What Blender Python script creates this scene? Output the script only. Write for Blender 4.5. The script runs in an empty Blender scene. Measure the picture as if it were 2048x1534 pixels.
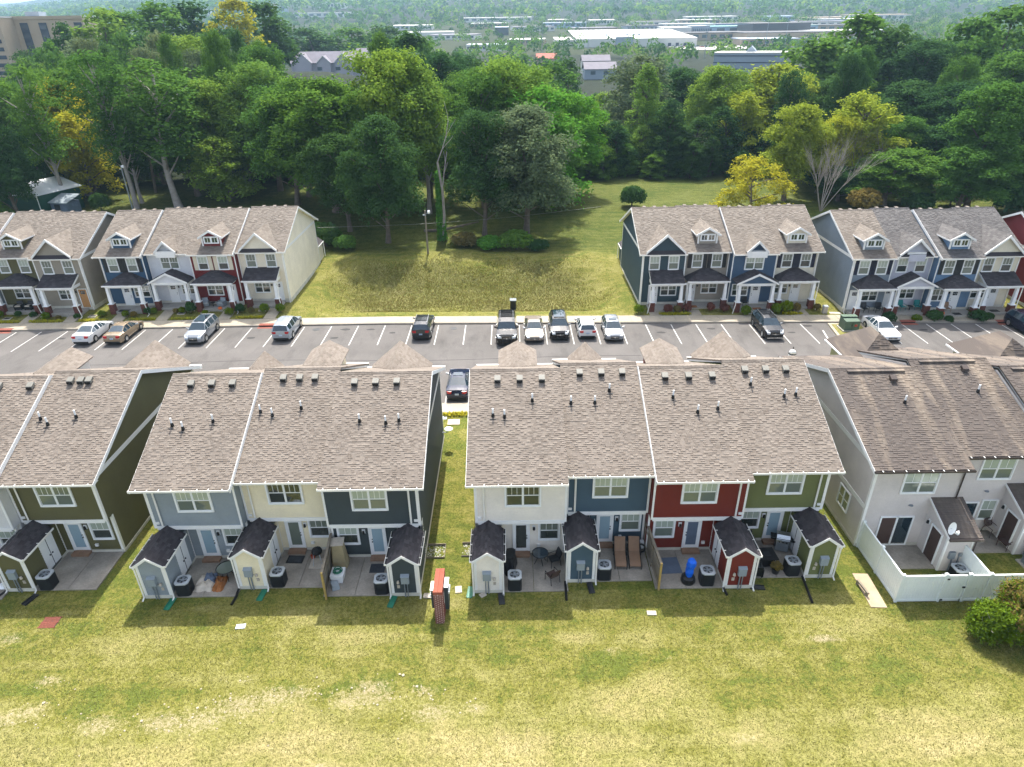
import bpy, math, random
import numpy as np
from mathutils import Matrix
R = math.radians
rng = random.Random(7)
nrng = np.random.default_rng(11)
S = bpy.context.scene
COL = S.collection

# ------------------------------------------------------------------ camera, sky, sun, exposure
cam = bpy.data.cameras.new('camera')
cam.sensor_width = 36.0
cam.lens = 1320 / 2048 * 36
cam.clip_start, cam.clip_end = 0.5, 15000
co = bpy.data.objects.new('camera', cam)
co.matrix_world = Matrix(((0.99990252, 0.01396218, 0.0, 0.0),
                          (-0.00655485, 0.4694258, -0.88294759, 0.0),
                          (-0.01232787, 0.88286153, 0.46947156, 26.6), (0, 0, 0, 1)))
COL.objects.link(co)
S.camera = co
W = bpy.data.worlds.new('World')
S.world = W
W.use_nodes = True
nt = W.node_tree
sky = nt.nodes.new('ShaderNodeTexSky')
sky.sky_type = 'NISHITA'
sky.sun_disc = False
sky.sun_elevation = R(56)
sky.sun_rotation = R(0)
sky.altitude = 200
sky.air_density = 0.8
sky.dust_density = 4.0
sky.ozone_density = 0.5
bg = nt.nodes['Background']
bg.inputs['Strength'].default_value = 0.15
hs = nt.nodes.new('ShaderNodeHueSaturation')                # milky summer sky
hs.inputs['Saturation'].default_value = .6
nt.links.new(sky.outputs[0], hs.inputs['Color'])
nt.links.new(hs.outputs[0], bg.inputs['Color'])
sl = bpy.data.lights.new('sun', 'SUN')
sl.energy = 3.2
sl.angle = R(0.5)
sl.color = (1.0, 0.955, 0.88)
so = bpy.data.objects.new('sun', sl)
so.rotation_euler = (R(-34), 0, R(1))
so.location = (0, 60, 80)
COL.objects.link(so)
S.view_settings.view_transform = 'Standard'
S.view_settings.look = 'None'
S.view_settings.exposure = 1.6
S.view_settings.gamma = 1
S.view_settings.use_curve_mapping = False
cy = S.cycles
cy.max_bounces = 6
cy.diffuse_bounces = 3
cy.glossy_bounces = 2
cy.transmission_bounces = 2
cy.volume_bounces = 0
cy.use_adaptive_sampling = True
cy.adaptive_threshold = 0.02
cy.use_denoising = True

# ------------------------------------------------------------------ materials
def lin(h):
    if not isinstance(h, str): return h
    v = [int(h[i:i+2], 16) / 255 for i in (0, 2, 4)]
    return tuple(x / 12.92 if x < .04045 else ((x + .055) / 1.055) ** 2.4 for x in v)
def mul(c, k): return tuple(min(1, max(0, x * k)) for x in c)
MATS = {}
def newmat(name):
    m = bpy.data.materials.new(name); m.use_nodes = True
    return m, m.node_tree, m.node_tree.nodes['Principled BSDF']
def mixc(nt, fac, a, b, mode='MIX'):
    n = nt.nodes.new('ShaderNodeMix'); n.data_type = 'RGBA'; n.blend_type = mode
    for s, v in ((0, fac), (6, a), (7, b)):
        if hasattr(v, 'is_linked'): nt.links.new(v, n.inputs[s])
        elif s == 0: n.inputs[0].default_value = v
        else: n.inputs[s].default_value = (*v, 1)
    return n.outputs[2]
def noise(nt, scale, detail=4, rough=.6, coord='Object', stretch=None, dist=0):
    tc = nt.nodes.new('ShaderNodeTexCoord'); o = tc.outputs[coord]
    if stretch:
        mp = nt.nodes.new('ShaderNodeMapping'); mp.inputs['Scale'].default_value = stretch
        nt.links.new(o, mp.inputs[0]); o = mp.outputs[0]
    n = nt.nodes.new('ShaderNodeTexNoise'); n.inputs['Scale'].default_value = scale
    n.inputs['Detail'].default_value = detail; n.inputs['Roughness'].default_value = rough
    n.inputs['Distortion'].default_value = dist
    nt.links.new(o, n.inputs['Vector'])
    return n.outputs[0]
def ramp(nt, fac, stops):
    n = nt.nodes.new('ShaderNodeValToRGB'); e = n.color_ramp.elements
    while len(e) < len(stops): e.new(0.5)
    for el, (p, c) in zip(e, stops):
        el.position = p; el.color = (*c, 1) if not isinstance(c, (int, float)) else (c, c, c, 1)
    nt.links.new(fac, n.inputs[0])
    return n.outputs[0]
def mat(name, col, rough=.7, var=.12, scale=3, bump=0, spec=.4, metal=0, fine=0, emit=0):
    if name in MATS: return MATS[name]
    m, nt, p = newmat(name); col = lin(col)
    p.inputs['Roughness'].default_value = rough
    p.inputs['Metallic'].default_value = metal
    p.inputs['Specular IOR Level'].default_value = spec
    if var:
        n = noise(nt, scale, 5)
        c = ramp(nt, n, [(.3, mul(col, 1 - var)), (.7, mul(col, 1 + var))])
        if fine:
            n2 = noise(nt, scale * 14, 2)
            c = mixc(nt, 1.0, c, ramp(nt, n2, [(.3, 1 - fine), (.7, 1.0)]), 'MULTIPLY')
        nt.links.new(c, p.inputs['Base Color'])
    else:
        p.inputs['Base Color'].default_value = (*col, 1)
    if bump:
        b = nt.nodes.new('ShaderNodeBump'); b.inputs['Strength'].default_value = bump; b.inputs['Distance'].default_value = .02
        nt.links.new(noise(nt, scale * 10, 3), b.inputs['Height']); nt.links.new(b.outputs[0], p.inputs['Normal'])
    MATS[name] = m
    return m
def mat_pieces(name, stops, rough=.85, big=.18, bigscale=.35, streak=None):
    """each separate piece of the mesh takes its own tone; a slow weathering on top"""
    m, nt, p = newmat(name)
    g = nt.nodes.new('ShaderNodeNewGeometry')
    c = ramp(nt, g.outputs['Random Per Island'], [(a, lin(b)) for a, b in stops])
    n = noise(nt, bigscale, 4)
    c = mixc(nt, 1.0, c, ramp(nt, n, [(.3, 1 - big), (.7, 1.0)]), 'MULTIPLY')
    n2 = noise(nt, 22, 3)
    c = mixc(nt, 1.0, c, ramp(nt, n2, [(.25, .74), (.7, 1.0)]), 'MULTIPLY')
    if streak:
        n3 = noise(nt, 1.0, 4, .6, 'Object', (1.1, .16, .1), .6)
        c = mixc(nt, ramp(nt, n3, [(.28, 0.0), (.52, .9)]), c, lin(streak))
    nt.links.new(c, p.inputs['Base Color'])
    p.inputs['Roughness'].default_value = rough
    p.inputs['Specular IOR Level'].default_value = .25
    MATS[name] = m
    return m
def M(n): return MATS[n]
mat('white_trim', 'e6e6e2', .5, .05, 2)
mat('white_paint', 'e9ebea', .45, .04, 2)
mat('white_vinyl', 'e4eae6', .38, .04, 1.2)
mat('gutter_white', 'eeece4', .4, .07, 1.5)
mat('gutter_brown', '453b36', .5, .1, 2)
mat('skirt', 'c9c6b8', .8, .14, 1.4, .2)
mat('concrete', 'aaa59b', .9, .12, .9, .25, fine=.25)
mat('patio_concrete', '968f83', .9, .3, .7, .25, fine=.2)
mat('sidewalk_concrete', 'a49a87', .9, .11, .6, .2, fine=.2)
mat('curb_concrete_shaded', '8d877c', .9, .2, .8, .2, fine=.25)  # darker than the pavement: shade on the street-side face painted in
mat('dark_metal', '2c2e31', .45, .1, 3, 0, .5, .3)
mat('black', '141416', .55, .15, 3)
mat('black_plastic', '1b1c1e', .4, .1, 3)
mat('grey_metal', '8c949a', .42, .08, 2, 0, .5, .4)
mat('pale_metal', 'b9c0c4', .38, .06, 2, 0, .5, .3)
mat('vent_grey', '77756d', .6, .1, 3)
mat('meter_grey', '8d979c', .5, .08, 2)
mat('steel', 'b7bbbd', .28, .05, 2, 0, .5, .9)
mat('rubber', '18181a', .8, .1, 4)
mat('wood_step', '8a6e57', .85, .22, 3, .2)
mat('wood_old', '7f7666', .9, .25, 2.5, .2)
mat('wood_new', 'a58c4f', .85, .18, 2.5, .2)
mat('brick', '7d3c31', .85, .3, 1.6, .2, fine=.2)
mat('brick_top', '9c5643', .85, .22, 1.6, .2)
mat('mortar', 'd8d0c6', .9, .1, 3)
mat('pier_brick', '6e4238', .9, .35, 9, .2, fine=.4)
mat('blind_grey', '97a39c', .6, .06, 1)
mat('door_blind', '93a9b3', .35, .05, 1)
mat('red_iron', '7c4234', .8, .25, 3)
mat('green_plastic', '1d6f55', .5, .15, 2)
mat('utility_green', '4d6150', .55, .12, 1.5)
mat('blue_tarp', '1464d8', .35, .1, 6, .3)
mat('tan_cover', 'a89a76', .75, .15, 2, .3)
mat('orange_brown', '8d5a30', .8, .25, 4)
mat('lounge_tan', '8b6f58', .85, .1, 4)
mat('yellow_cushion', 'd8a21d', .8, .08, 4)
mat('mat_blue', '5a6677', .9, .15, 2)
mat('mat_dark', '3a3d42', .95, .25, 6)
mat('teal', '1d7c7b', .6, .08, 2)
mat('terracotta', 'b04a2c', .8, .1, 2)
mat('tan_concrete', 'a8957c', .9, .18, 1.2, .2)
mat('stone_pale', 'b8afa0', .9, .15, 4, .2)
mat('meadow_wire', '9a9a90', .5, 0)
mat('line_paint', 'bcbab5', .7, .22, 2.5)
mat('brown_door', '4a3832', .6, .1, 2)
mat('wood_door', 'b98a56', .6, .1, 2)
mat('red_label', 'a33a30', .6, .05)
mat('number_plate', '9fb0c4', .5, .1, 8)
mat('head_lamp', 'ccd3d8', .12, .04, 3, 0, .6)
mat('tail_lamp', 'a8151a', .2, .06, 3, 0, .6)
mat('chrome', 'd5d8da', .12, 0, 1, 0, .5, 1)
mat('roof_metal_white', 'dfe3e4', .4, .05, .5)
mat('green_metal', '1f4b3d', .5, .1, .8)
mat('blue_grey_wood', '5d6b7d', .8, .2, 1.5)
for n, stops in {
    'shingle_tan': [(0, '766c62'), (.3, '7e746a'), (.7, '857b71'), (1, '8b8176')],
    'shingle_far': [(0, '70675e'), (.5, '7d746a'), (1, '887f75')],
    'shingle_greyfar': [(0, '565352'), (.5, '625f5e'), (1, '6d6a68')],
    'shingle_dark': [(0, '3b383a'), (.5, '474346'), (1, '545052')]}.items():
    mat_pieces(n, stops)
mat_pieces('shingle_old', [(0, '7f7264'), (.5, '897c6e'), (1, '918576')], big=.25, streak='504945')
def mat_glass(name, col, rough=.04):
    m, nt, p = newmat(name)
    p.inputs['Base Color'].default_value = (*lin(col), 1); p.inputs['Roughness'].default_value = rough
    p.inputs['Specular IOR Level'].default_value = .9; p.inputs['IOR'].default_value = 1.6
    n = noise(nt, 1.3, 2); b = nt.nodes.new('ShaderNodeBump'); b.inputs['Strength'].default_value = .03
    nt.links.new(n, b.inputs['Height']); nt.links.new(b.outputs[0], p.inputs['Normal'])
    MATS[name] = m
mat_glass('glass_dark', '343a36')
mat_glass('glass_blind', 'a6b1a4', .12)
mat_glass('glass_mid', '6b7468', .08)
mat_glass('glass_door', '8fa9b6', .1)
mat_glass('glass_car', '22333c', .03)  # bluish base paints in part of the sky's reflection
mat_glass('glass_far', '4a5560', .1)
SID = dict(olive='5f5c3c', bluegrey='8b9498', cream='e6dbbb', charcoal='3d4648', ivory='e6dfd2', slate='435763', red='6e281d', moss='6a7044',
           pale='cfcfcb', tan='989081', navyblue='3a566f', white='d3d5d8', maroon='6b201f', sand='d8cfb9', teal='3a4c53', taupe='979083',
           denim='42586f', butter='e4dcc6', stone='7c8790', lilac='b6b7c1', sky='627d98', vanilla='d9d2bd', barn='7c3035', vinyl='cbc4be',
           vinylgrey='8d9190', olivewall='8a8a64')
for k, v in SID.items(): mat('siding_' + k, v, .65, .09, .7, .05, .3, fine=.06)
def carpaint(name, col, metal=.2, rough=.22):
    m, nt, p = newmat(name)
    p.inputs['Base Color'].default_value = (*lin(col), 1); p.inputs['Roughness'].default_value = rough
    p.inputs['Metallic'].default_value = metal; p.inputs['Coat Weight'].default_value = .35; p.inputs['Coat Roughness'].default_value = .06; p.inputs['Specular IOR Level'].default_value = .35
    MATS[name] = m
    return m
for k, v in dict(white='cccdcd', gold='94836c', silver='8e9297', ice='9aa2aa', graphite='23282c', ink='0b0d10', champagne='93897d', coal='0e1013', navy='0f1a33', violet='1b1b2b').items():
    carpaint('paint_' + k, v, .0 if k in ('white', 'ink', 'coal', 'violet', 'navy', 'graphite') else .35)

# ------------------------------------------------------------------ mesh helpers
class MB:
    """collects faces for one mesh; xf maps each point (used to mirror or turn a piece)"""
    def __init__(s, xf=None): s.v = []; s.f = []; s.m = []; s.mi = 0; s.xf = xf; s.rev = False
    def p(s, P):
        if s.xf: P = s.xf(P)
        s.v.append(tuple(P)); return len(s.v) - 1
    def face(s, pts):
        i = [s.p(P) for P in pts]
        s.f.append(i[::-1] if s.rev else i); s.m.append(s.mi)
    def box(s, x0, y0, z0, x1, y1, z1):
        x0, x1 = min(x0, x1), max(x0, x1); y0, y1 = min(y0, y1), max(y0, y1); z0, z1 = min(z0, z1), max(z0, z1)
        s.hexa([(x0, y0, z0), (x1, y0, z0), (x1, y1, z0), (x0, y1, z0), (x0, y0, z1), (x1, y0, z1), (x1, y1, z1), (x0, y1, z1)])
        return s
    def hexa(s, P):
        i = [s.p(q) for q in P]
        for f in ((3, 2, 1, 0), (4, 5, 6, 7), (0, 1, 5, 4), (1, 2, 6, 5), (2, 3, 7, 6), (3, 0, 4, 7)):
            f = [i[k] for k in f]
            s.f.append(f[::-1] if s.rev else f); s.m.append(s.mi)
        return s
    def prism(s, poly, n0, n1, ax='y'):
        """polygon of 2-D points swept along an axis"""
        def mk(a, t): return {'y': (a[0], t, a[1]), 'x': (t, a[0], a[1]), 'z': (a[0], a[1], t)}[ax]
        A = [s.p(mk(a, n0)) for a in poly]; B = [s.p(mk(a, n1)) for a in poly]
        fs = [A[::-1], B] + [[A[k], A[(k+1) % len(poly)], B[(k+1) % len(poly)], B[k]] for k in range(len(poly))]
        for f in fs: s.f.append(f); s.m.append(s.mi)
        return s
    def tube(s, p0, p1, r, n=8, r1=None, cap=True):
        p0 = np.array(p0, float); p1 = np.array(p1, float); r1 = r if r1 is None else r1
        d = p1 - p0; d /= max(1e-9, np.linalg.norm(d)); a = np.array((0, 0, 1.) if abs(d[2]) < .9 else (1., 0, 0))
        u = np.cross(d, a); u /= np.linalg.norm(u); w = np.cross(d, u)
        A = []; B = []
        for k in range(n):
            t = 2 * math.pi * k / n; o = u * math.cos(t) + w * math.sin(t)
            A.append(s.p(p0 + o * r)); B.append(s.p(p1 + o * r1))
        for k in range(n):
            s.f.append([A[k], A[(k+1) % n], B[(k+1) % n], B[k]]); s.m.append(s.mi)
        if cap:
            s.f.append(A[::-1]); s.f.append(B); s.m += [s.mi, s.mi]
        return s
    def path(s, pts, r, n=6):
        for a, b in zip(pts, pts[1:]): s.tube(a, b, r, n)
        return s
    def lathe(s, prof, c=(0, 0, 0), n=14):
        rings = []
        for r, z in prof:
            rings.append([s.p((c[0] + r * math.cos(2*math.pi*k/n), c[1] + r * math.sin(2*math.pi*k/n), c[2] + z)) for k in range(n)])
        for A, B in zip(rings, rings[1:]):
            for k in range(n):
                s.f.append([A[k], A[(k+1) % n], B[(k+1) % n], B[k]]); s.m.append(s.mi)
        s.f.append(rings[0][::-1]); s.f.append(rings[-1]); s.m += [s.mi, s.mi]
        return s
    def mesh(s, name):
        me = bpy.data.meshes.new(name); me.from_pydata(s.v, [], s.f)
        if any(s.m): me.polygons.foreach_set('material_index', s.m)
        me.update(); return me
def smooth(me, ang=None):
    me.polygons.foreach_set('use_smooth', [True] * len(me.polygons))
    if ang is not None:
        try: me.set_sharp_from_angle(angle=R(ang))
        except Exception: pass
    return me
def add(name, data, mats, parent=None, loc=None, rz=0, sm=None):
    if isinstance(data, MB): data = data.mesh(name)
    if sm is not None: smooth(data, sm)
    if not isinstance(mats, (list, tuple)): mats = [mats]
    if len(data.materials) == 0:
        for m in mats: data.materials.append(M(m) if isinstance(m, str) else m)
    o = bpy.data.objects.new(name, data); COL.objects.link(o)
    if parent: o.parent = parent
    if loc: o.location = loc
    if rz: o.rotation_euler = (0, 0, rz)
    return o
def tag(o, label=None, cat=None, group=None, kind=None):
    if label: o['label'] = label
    if cat: o['category'] = cat
    if group: o['group'] = group
    if kind: o['kind'] = kind
    return o
def thing(name, label, cat, loc=(0, 0, 0), rz=0, group=None):
    o = bpy.data.objects.new(name, None); COL.objects.link(o)
    o.empty_display_size = .2; o.location = loc; o.rotation_euler = (0, 0, rz)
    return tag(o, label, cat, group)
def struct(name, data, mats, parent=None, sm=None):
    o = add(name, data, mats, parent, sm=sm)
    if not parent: o['kind'] = 'structure'
    return o
def copy_tree(o, parent=None):
    c = o.copy(); COL.objects.link(c)
    if parent: c.parent = parent
    for ch in list(o.children): copy_tree(ch, c)
    return c
CACHE = {}
def cached(key, fn):
    if key not in CACHE: CACHE[key] = fn()
    return CACHE[key]
def np_mesh(name, V, Q):
    """V (n,3), Q (m,k) faces of equal size"""
    me = bpy.data.meshes.new(name); V = np.asarray(V, np.float32); Q = np.asarray(Q, np.int32); k = Q.shape[1]
    me.vertices.add(len(V)); me.vertices.foreach_set('co', V.ravel())
    me.loops.add(Q.size); me.loops.foreach_set('vertex_index', Q.ravel())
    me.polygons.add(len(Q)); me.polygons.foreach_set('loop_start', np.arange(0, Q.size, k, dtype=np.int32))
    me.polygons.foreach_set('loop_total', np.full(len(Q), k, np.int32))
    me.update(calc_edges=True); return me

# ------------------------------------------------------------------ terrain
CX = [-140, -51, -32, -13.6, 12, 30.5, 50, 110]; CYV = [62.7, 63.0, 63.25, 63.45, 62.8, 62.3, 61.6, 59.6]
def curb(x): return np.interp(x, CX, CYV)
def sst(a, b, x):
    t = np.clip((x - a) / (b - a), 0, 1); return t * t * (3 - 2 * t)
def wob(X, Y, s, seed=0):
    return (np.sin(X / s + seed) * np.cos(Y / s * 1.3 + seed * 2.1) + .6 * np.sin((X * .8 + Y) / s * 1.9 + seed * 3) + .4 * np.cos((Y - .6 * X) / s * 3.1 + seed))
def terrain(X, Y):
    X = np.asarray(X, float); Y = np.asarray(Y, float); c = curb(X)
    near = .02 + .03 * wob(X, Y, 3.1) * sst(26, 22, Y) + .012 * wob(X, Y, .9, 2) * sst(25.5, 23, Y)
    z = near * (1 - sst(44.85, 45.15, Y)) - .06 * sst(44.85, 45.15, Y)
    d = Y - c
    yard = .11 + .24 * sst(2.2, 5, d) + .5 * sst(12, 24, d)
    bx = sst(-23.5, -19, X) * (1 - sst(8.5, 13.2, X))
    basin = .11 - 1.3 * sst(2.6, 7, d) + 2.5 * sst(10, 18.5, d) - .45 * sst(20, 26, d) * (1 - sst(26, 40, d)) + .06 * wob(X, Y, 1.7, 4) * sst(5, 8, d)
    back = yard * (1 - bx) + basin * bx
    back = np.where(d > 1.0, -.06 + (back + .06) * sst(1.2, 1.95, d), -.06)
    z = np.where(d > .8, back, z)
    z = z + np.where(Y > 86, .25 * wob(X, Y, 17, 1) * sst(86, 105, Y) * .35 + .004 * (Y - 86), 0)
    far = np.clip(Y - 300, 0, 460) * .017 + np.clip(Y - 760, 0, 640) * .045
    left = 10 * sst(150, 230, Y) * (1 - sst(330, 390, Y)) * sst(30, 90, -X)
    right = 5 * sst(150, 210, Y) * (1 - sst(330, 420, Y)) * sst(70, 130, X)
    hz = np.clip((Y - 1380) / 2600, 0, 1.5) ** 1.1 * 250 * (.75 + .18 * wob(X, Y, 420, 3))
    hz = hz * (.55 + .45 * sst(-.66, -.45, X / np.maximum(Y, 1)))
    return z + far + left + right + hz
def tz(x, y): return float(terrain(x, y))

BARE = [(-14.0, 18.8, 1.2), (-12.4, 19.5, 1.3), (-11.1, 19.9, 1.2), (-9.9, 20.1, 0.8), (-7.5, 19.7, 1.0), (-6.7, 20.3, 1.0), (-6.2, 19.8, 0.8), (-4.2, 20.1, 0.6), (-3.8, 19.0, 1.0), (-1.8, 19.2, 0.6), (-21.9, 20.9, 0.7), (-21.8, 19.3, 0.9), (-22.8, 18.8, 1), (-18.3, 18.6, 1.1), (-15.5, 18.7, 1.2), (-12.7, 20.8, 0.3), (4.7, 22.2, 0.5), (7.4, 21.8, 0.3), (6.0, 22.1, 0.3), (-25.4, 23.4, 0.8), (-8.1, 16.6, 0.6), (9.7, 17.6, 0.5)]
DRY = [(17.0, 23.7, 1.2), (15.8, 23.9, 1.0), (-7.8, 23.2, 1.1), (-8.0, 22.2, 1.0), (-10.5, 24.2, 0.9), (-11.2, 24.7, 0.5), (-16.1, 25.3, 0.5), (-18.4, 23.6, 1.0), (-19.5, 22.7, 1.0), (6.5, 23.1, 0.8), (3.0, 23.0, 0.6), (-3.4, 25.3, 0.5), (-3.4, 26.3, 0.4), (-4.0, 29.5, 0.4), (-0.7, 17.2, 2.0), (-9.2, 17.4, 2.0), (6.1, 20.0, 1.5), (10.0, 17.8, 1.0), (-15.2, 16.8, 1.5), (-2.9, 17.7, 1.5), (4.8, 19.3, 1.3), (18.3, 17.4, 2.0), (3.5, 17.4, 1.2), (-3.9, 41.2, 1.0), (-4.2, 39.6, 0.6)]
LUSH = [(-9.3, 21.3, 1.4), (-11.9, 22.1, 1.0), (-0.8, 22.6, 0.9), (-0.3, 23.2, 0.6), (-6.5, 21.6, 1.0), (-19.0, 19.9, 1.2), (-22.0, 20.5, 1.0), (11.2, 23.0, 0.8), (15.5, 20.7, 1.5), (10.7, 19.9, 1.2), (-3.7, 28.2, 0.7), (-4.1, 35.7, 1.0), (-3.6, 32.1, 1.0), (-19.8, 28.1, 0.5), (4.2, 21.1, 0.9)]
def blobs(X, Y, L):
    m = np.zeros_like(X)
    for x, y, r in L: m = np.maximum(m, np.exp(-(((X - x) / (1.6 * r)) ** 2 + ((Y - y) / (.75 * r)) ** 2)))
    return m
def masks(X, Y):
    c = curb(X); d = Y - c
    bare = blobs(X, Y, BARE) * .9
    b2 = np.exp(-(((X - 15.2) / 1.2) ** 2 + ((Y - 22.73) / .22) ** 2)); bare = np.maximum(bare, 1.6 * b2)
    dry = blobs(X, Y, DRY) * .42 - .62 * blobs(X, Y, LUSH)
    dry = dry + .1 * (1 - sst(16, 20.5, Y)) + .12 * (1 - sst(20, 24, Y)) + .07
    dry = dry - .35 * sst(25, 28, Y) * (1 - sst(44, 45, Y))
    bx = sst(-23, -17, X) * (1 - sst(7, 12, X))
    wv = .9 * wob(X, Y, 2.6, 7)
    rough = sst(-23, -15, X + wv) * (1 - sst(5, 12.5, X + wv)) * sst(4.2, 8.5, d + wv) * (1 - sst(14.5, 19, d + wv))
    dry = np.where(d > 1, .12 + .24 * rough - .05 * sst(18, 22, d), dry)
    return np.clip(dry, 0, 1), np.clip(bare, 0, 1.5), rough
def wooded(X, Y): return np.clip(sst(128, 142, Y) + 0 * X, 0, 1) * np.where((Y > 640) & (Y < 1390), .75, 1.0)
def lines(*segs):
    o = []
    for a, b, s in segs: o += list(np.arange(a, b, s))
    return np.array(o)
def geo(a, b, n): return list(np.geomspace(a, b, n))
xs = np.array(sorted([-v for v in geo(150, 7000, 34)] + list(lines((-148, -56, 2), (-56, 56, .55), (56, 150, 2))) + geo(150, 7000, 34)))
ys = np.array(list(lines((4, 27, .3), (27, 60, .6), (60, 90, .45), (90, 150, 2))) + geo(150, 8500, 70))
GX, GY = np.meshgrid(xs, ys)
GZ = terrain(GX, GY)
nx, ny = len(xs), len(ys)
idx = np.arange(nx * ny).reshape(ny, nx)
Q = np.stack([idx[:-1, :-1], idx[:-1, 1:], idx[1:, 1:], idx[1:, :-1]], -1).reshape(-1, 4)
gm = np_mesh('lawn', np.stack([GX, GY, GZ], -1).reshape(-1, 3), Q)
dm, bm_, rm = masks(GX, GY)
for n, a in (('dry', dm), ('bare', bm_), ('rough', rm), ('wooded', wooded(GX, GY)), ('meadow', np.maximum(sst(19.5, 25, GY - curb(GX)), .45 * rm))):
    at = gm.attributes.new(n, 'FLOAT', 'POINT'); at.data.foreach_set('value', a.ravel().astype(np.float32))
gm.polygons.foreach_set('use_smooth', [True] * len(gm.polygons))
def lawn_material():
    m, nt, p = newmat('lawn')
    L = nt.links
    def att(n):
        a = nt.nodes.new('ShaderNodeAttribute'); a.attribute_name = n; return a.outputs['Fac']
    def math_(op, a, b):
        n = nt.nodes.new('ShaderNodeMath'); n.operation = op
        for i, v in enumerate((a, b)):
            if hasattr(v, 'is_linked'): L.new(v, n.inputs[i])
            else: n.inputs[i].default_value = v
        return n.outputs[0]
    n1 = noise(nt, .11, 5, .62); n2 = noise(nt, .9, 6, .7, dist=.4); n3 = noise(nt, 6, 4, .75); n4 = noise(nt, 26, 3, .7)
    tone = math_('ADD', math_('MULTIPLY', n2, 1.25), math_('MULTIPLY', n3, .75))
    tone = math_('ADD', tone, math_('MULTIPLY', n1, .9))
    n5 = noise(nt, 1.0, 3, .5, 'Object', (.045, 1.5, 1), .3)
    tone = math_('ADD', tone, math_('MULTIPLY', math_('SUBTRACT', n5, .5), .55))
    dry = math_('ADD', math_('MULTIPLY', att('dry'), .95), math_('SUBTRACT', tone, 1.34))
    c = ramp(nt, dry, [(.0, lin('5d662b')), (.2, lin('747236')), (.42, lin('838049')), (.7, lin('918957')), (1.0, lin('a09568'))])
    dark = ramp(nt, n3, [(.28, .45), (.55, 1.0)])
    c = mixc(nt, .8, c, dark, 'MULTIPLY')
    c = mixc(nt, .75, c, ramp(nt, n4, [(.3, .36), (.6, 1.2)]), 'MULTIPLY')
    bare = math_('MULTIPLY', math_('SUBTRACT', math_('ADD', math_('MULTIPLY', att('bare'), .54), math_('ADD', math_('MULTIPLY', n3, .9), math_('MULTIPLY', n4, .8))), 1.2), 3.6)
    bare = ramp(nt, bare, [(0, 0.0), (.9, .85)])
    c = mixc(nt, bare, c, ramp(nt, n4, [(.3, lin('85785c')), (.7, lin('a89c82'))]))
    c = mixc(nt, att('meadow'), c, mixc(nt, 1.0, c, (.5, .6, .5), 'MULTIPLY'))
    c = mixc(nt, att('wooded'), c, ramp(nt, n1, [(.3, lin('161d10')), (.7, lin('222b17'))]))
    L.new(c, p.inputs['Base Color'])
    p.inputs['Roughness'].default_value = .95; p.inputs['Specular IOR Level'].default_value = .1
    b = nt.nodes.new('ShaderNodeBump'); b.inputs['Strength'].default_value = .55; b.inputs['Distance'].default_value = .06
    L.new(math_('ADD', n4, math_('MULTIPLY', n3, 1.6)), b.inputs['Height']); L.new(b.outputs[0], p.inputs['Normal'])
    MATS['lawn'] = m
lawn_material()
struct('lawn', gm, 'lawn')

# grass blades standing in the near lawn and the rough bank (uncountable)
def grass_blades(name, n, x0, x1, y0, y1, hgt, keep, stops, wf=.5):
    X = nrng.uniform(x0, x1, n); Y = nrng.uniform(y0, y1, n)
    k = keep(X, Y); X, Y = X[k], Y[k]; n = len(X)
    Z = terrain(X, Y); a = nrng.uniform(0, 6.283, n); h = hgt * nrng.uniform(.5, 1.25, n); w = h * wf
    lx = nrng.normal(0, .5, n) * h; ly = nrng.normal(0, .5, n) * h
    V = np.stack([np.stack([X - np.cos(a) * w, Y - np.sin(a) * w, Z - .01], -1), np.stack([X + np.cos(a) * w, Y + np.sin(a) * w, Z - .01], -1),
                  np.stack([X + lx, Y + ly, Z + h], -1)], 1).reshape(-1, 3)
    if name not in MATS:
        m, nt, p = newmat(name); g = nt.nodes.new('ShaderNodeNewGeometry')
        c = ramp(nt, g.outputs['Random Per Island'], [(i / (len(stops) - 1), lin(s)) for i, s in enumerate(stops)])
        nt.nodes.remove(p); d = nt.nodes.new('ShaderNodeBsdfDiffuse'); t = nt.nodes.new('ShaderNodeBsdfTranslucent'); mx = nt.nodes.new('ShaderNodeMixShader'); mx.inputs[0].default_value = .45
        nt.links.new(c, d.inputs[0]); nt.links.new(c, t.inputs[0]); nt.links.new(d.outputs[0], mx.inputs[1]); nt.links.new(t.outputs[0], mx.inputs[2]); nt.links.new(mx.outputs[0], nt.nodes['Material Output'].inputs[0])
        MATS[name] = m
    return add(name, np_mesh(name, V, np.arange(3 * n).reshape(-1, 3)), name)
def lawn_ok(X, Y):
    d, b, r = masks(X, Y)
    ok = nrng.random(len(X)) > np.clip(b * .9, 0, .95)
    return ok & (Y < 25.6 + np.where((X < 19.6) & (X > -2.2), 0, 0)) & ~((X > -4.4) & (X < -3.2) & (Y > 23.9))
o = grass_blades('short_grass', 150000, -27, 29, 15.6, 25.7, .045, lawn_ok, ['656c34', '767742', '84814b', '918b58', '9d9465'])
tag(o, 'short mown grass blades of the sunny near lawn', 'grass', kind='stuff')
o = grass_blades('rough_grass', 90000, -23, 12.5, 66, 83.5, .15, lambda X, Y: nrng.random(len(X)) < .04 + .96 * masks(X, Y)[2], ['5d642c', '6c6a34', '7a7040', '8a7f50', '636030'], .22)
tag(o, 'long rough brownish grass on the basin bank', 'grass', kind='stuff')
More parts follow.
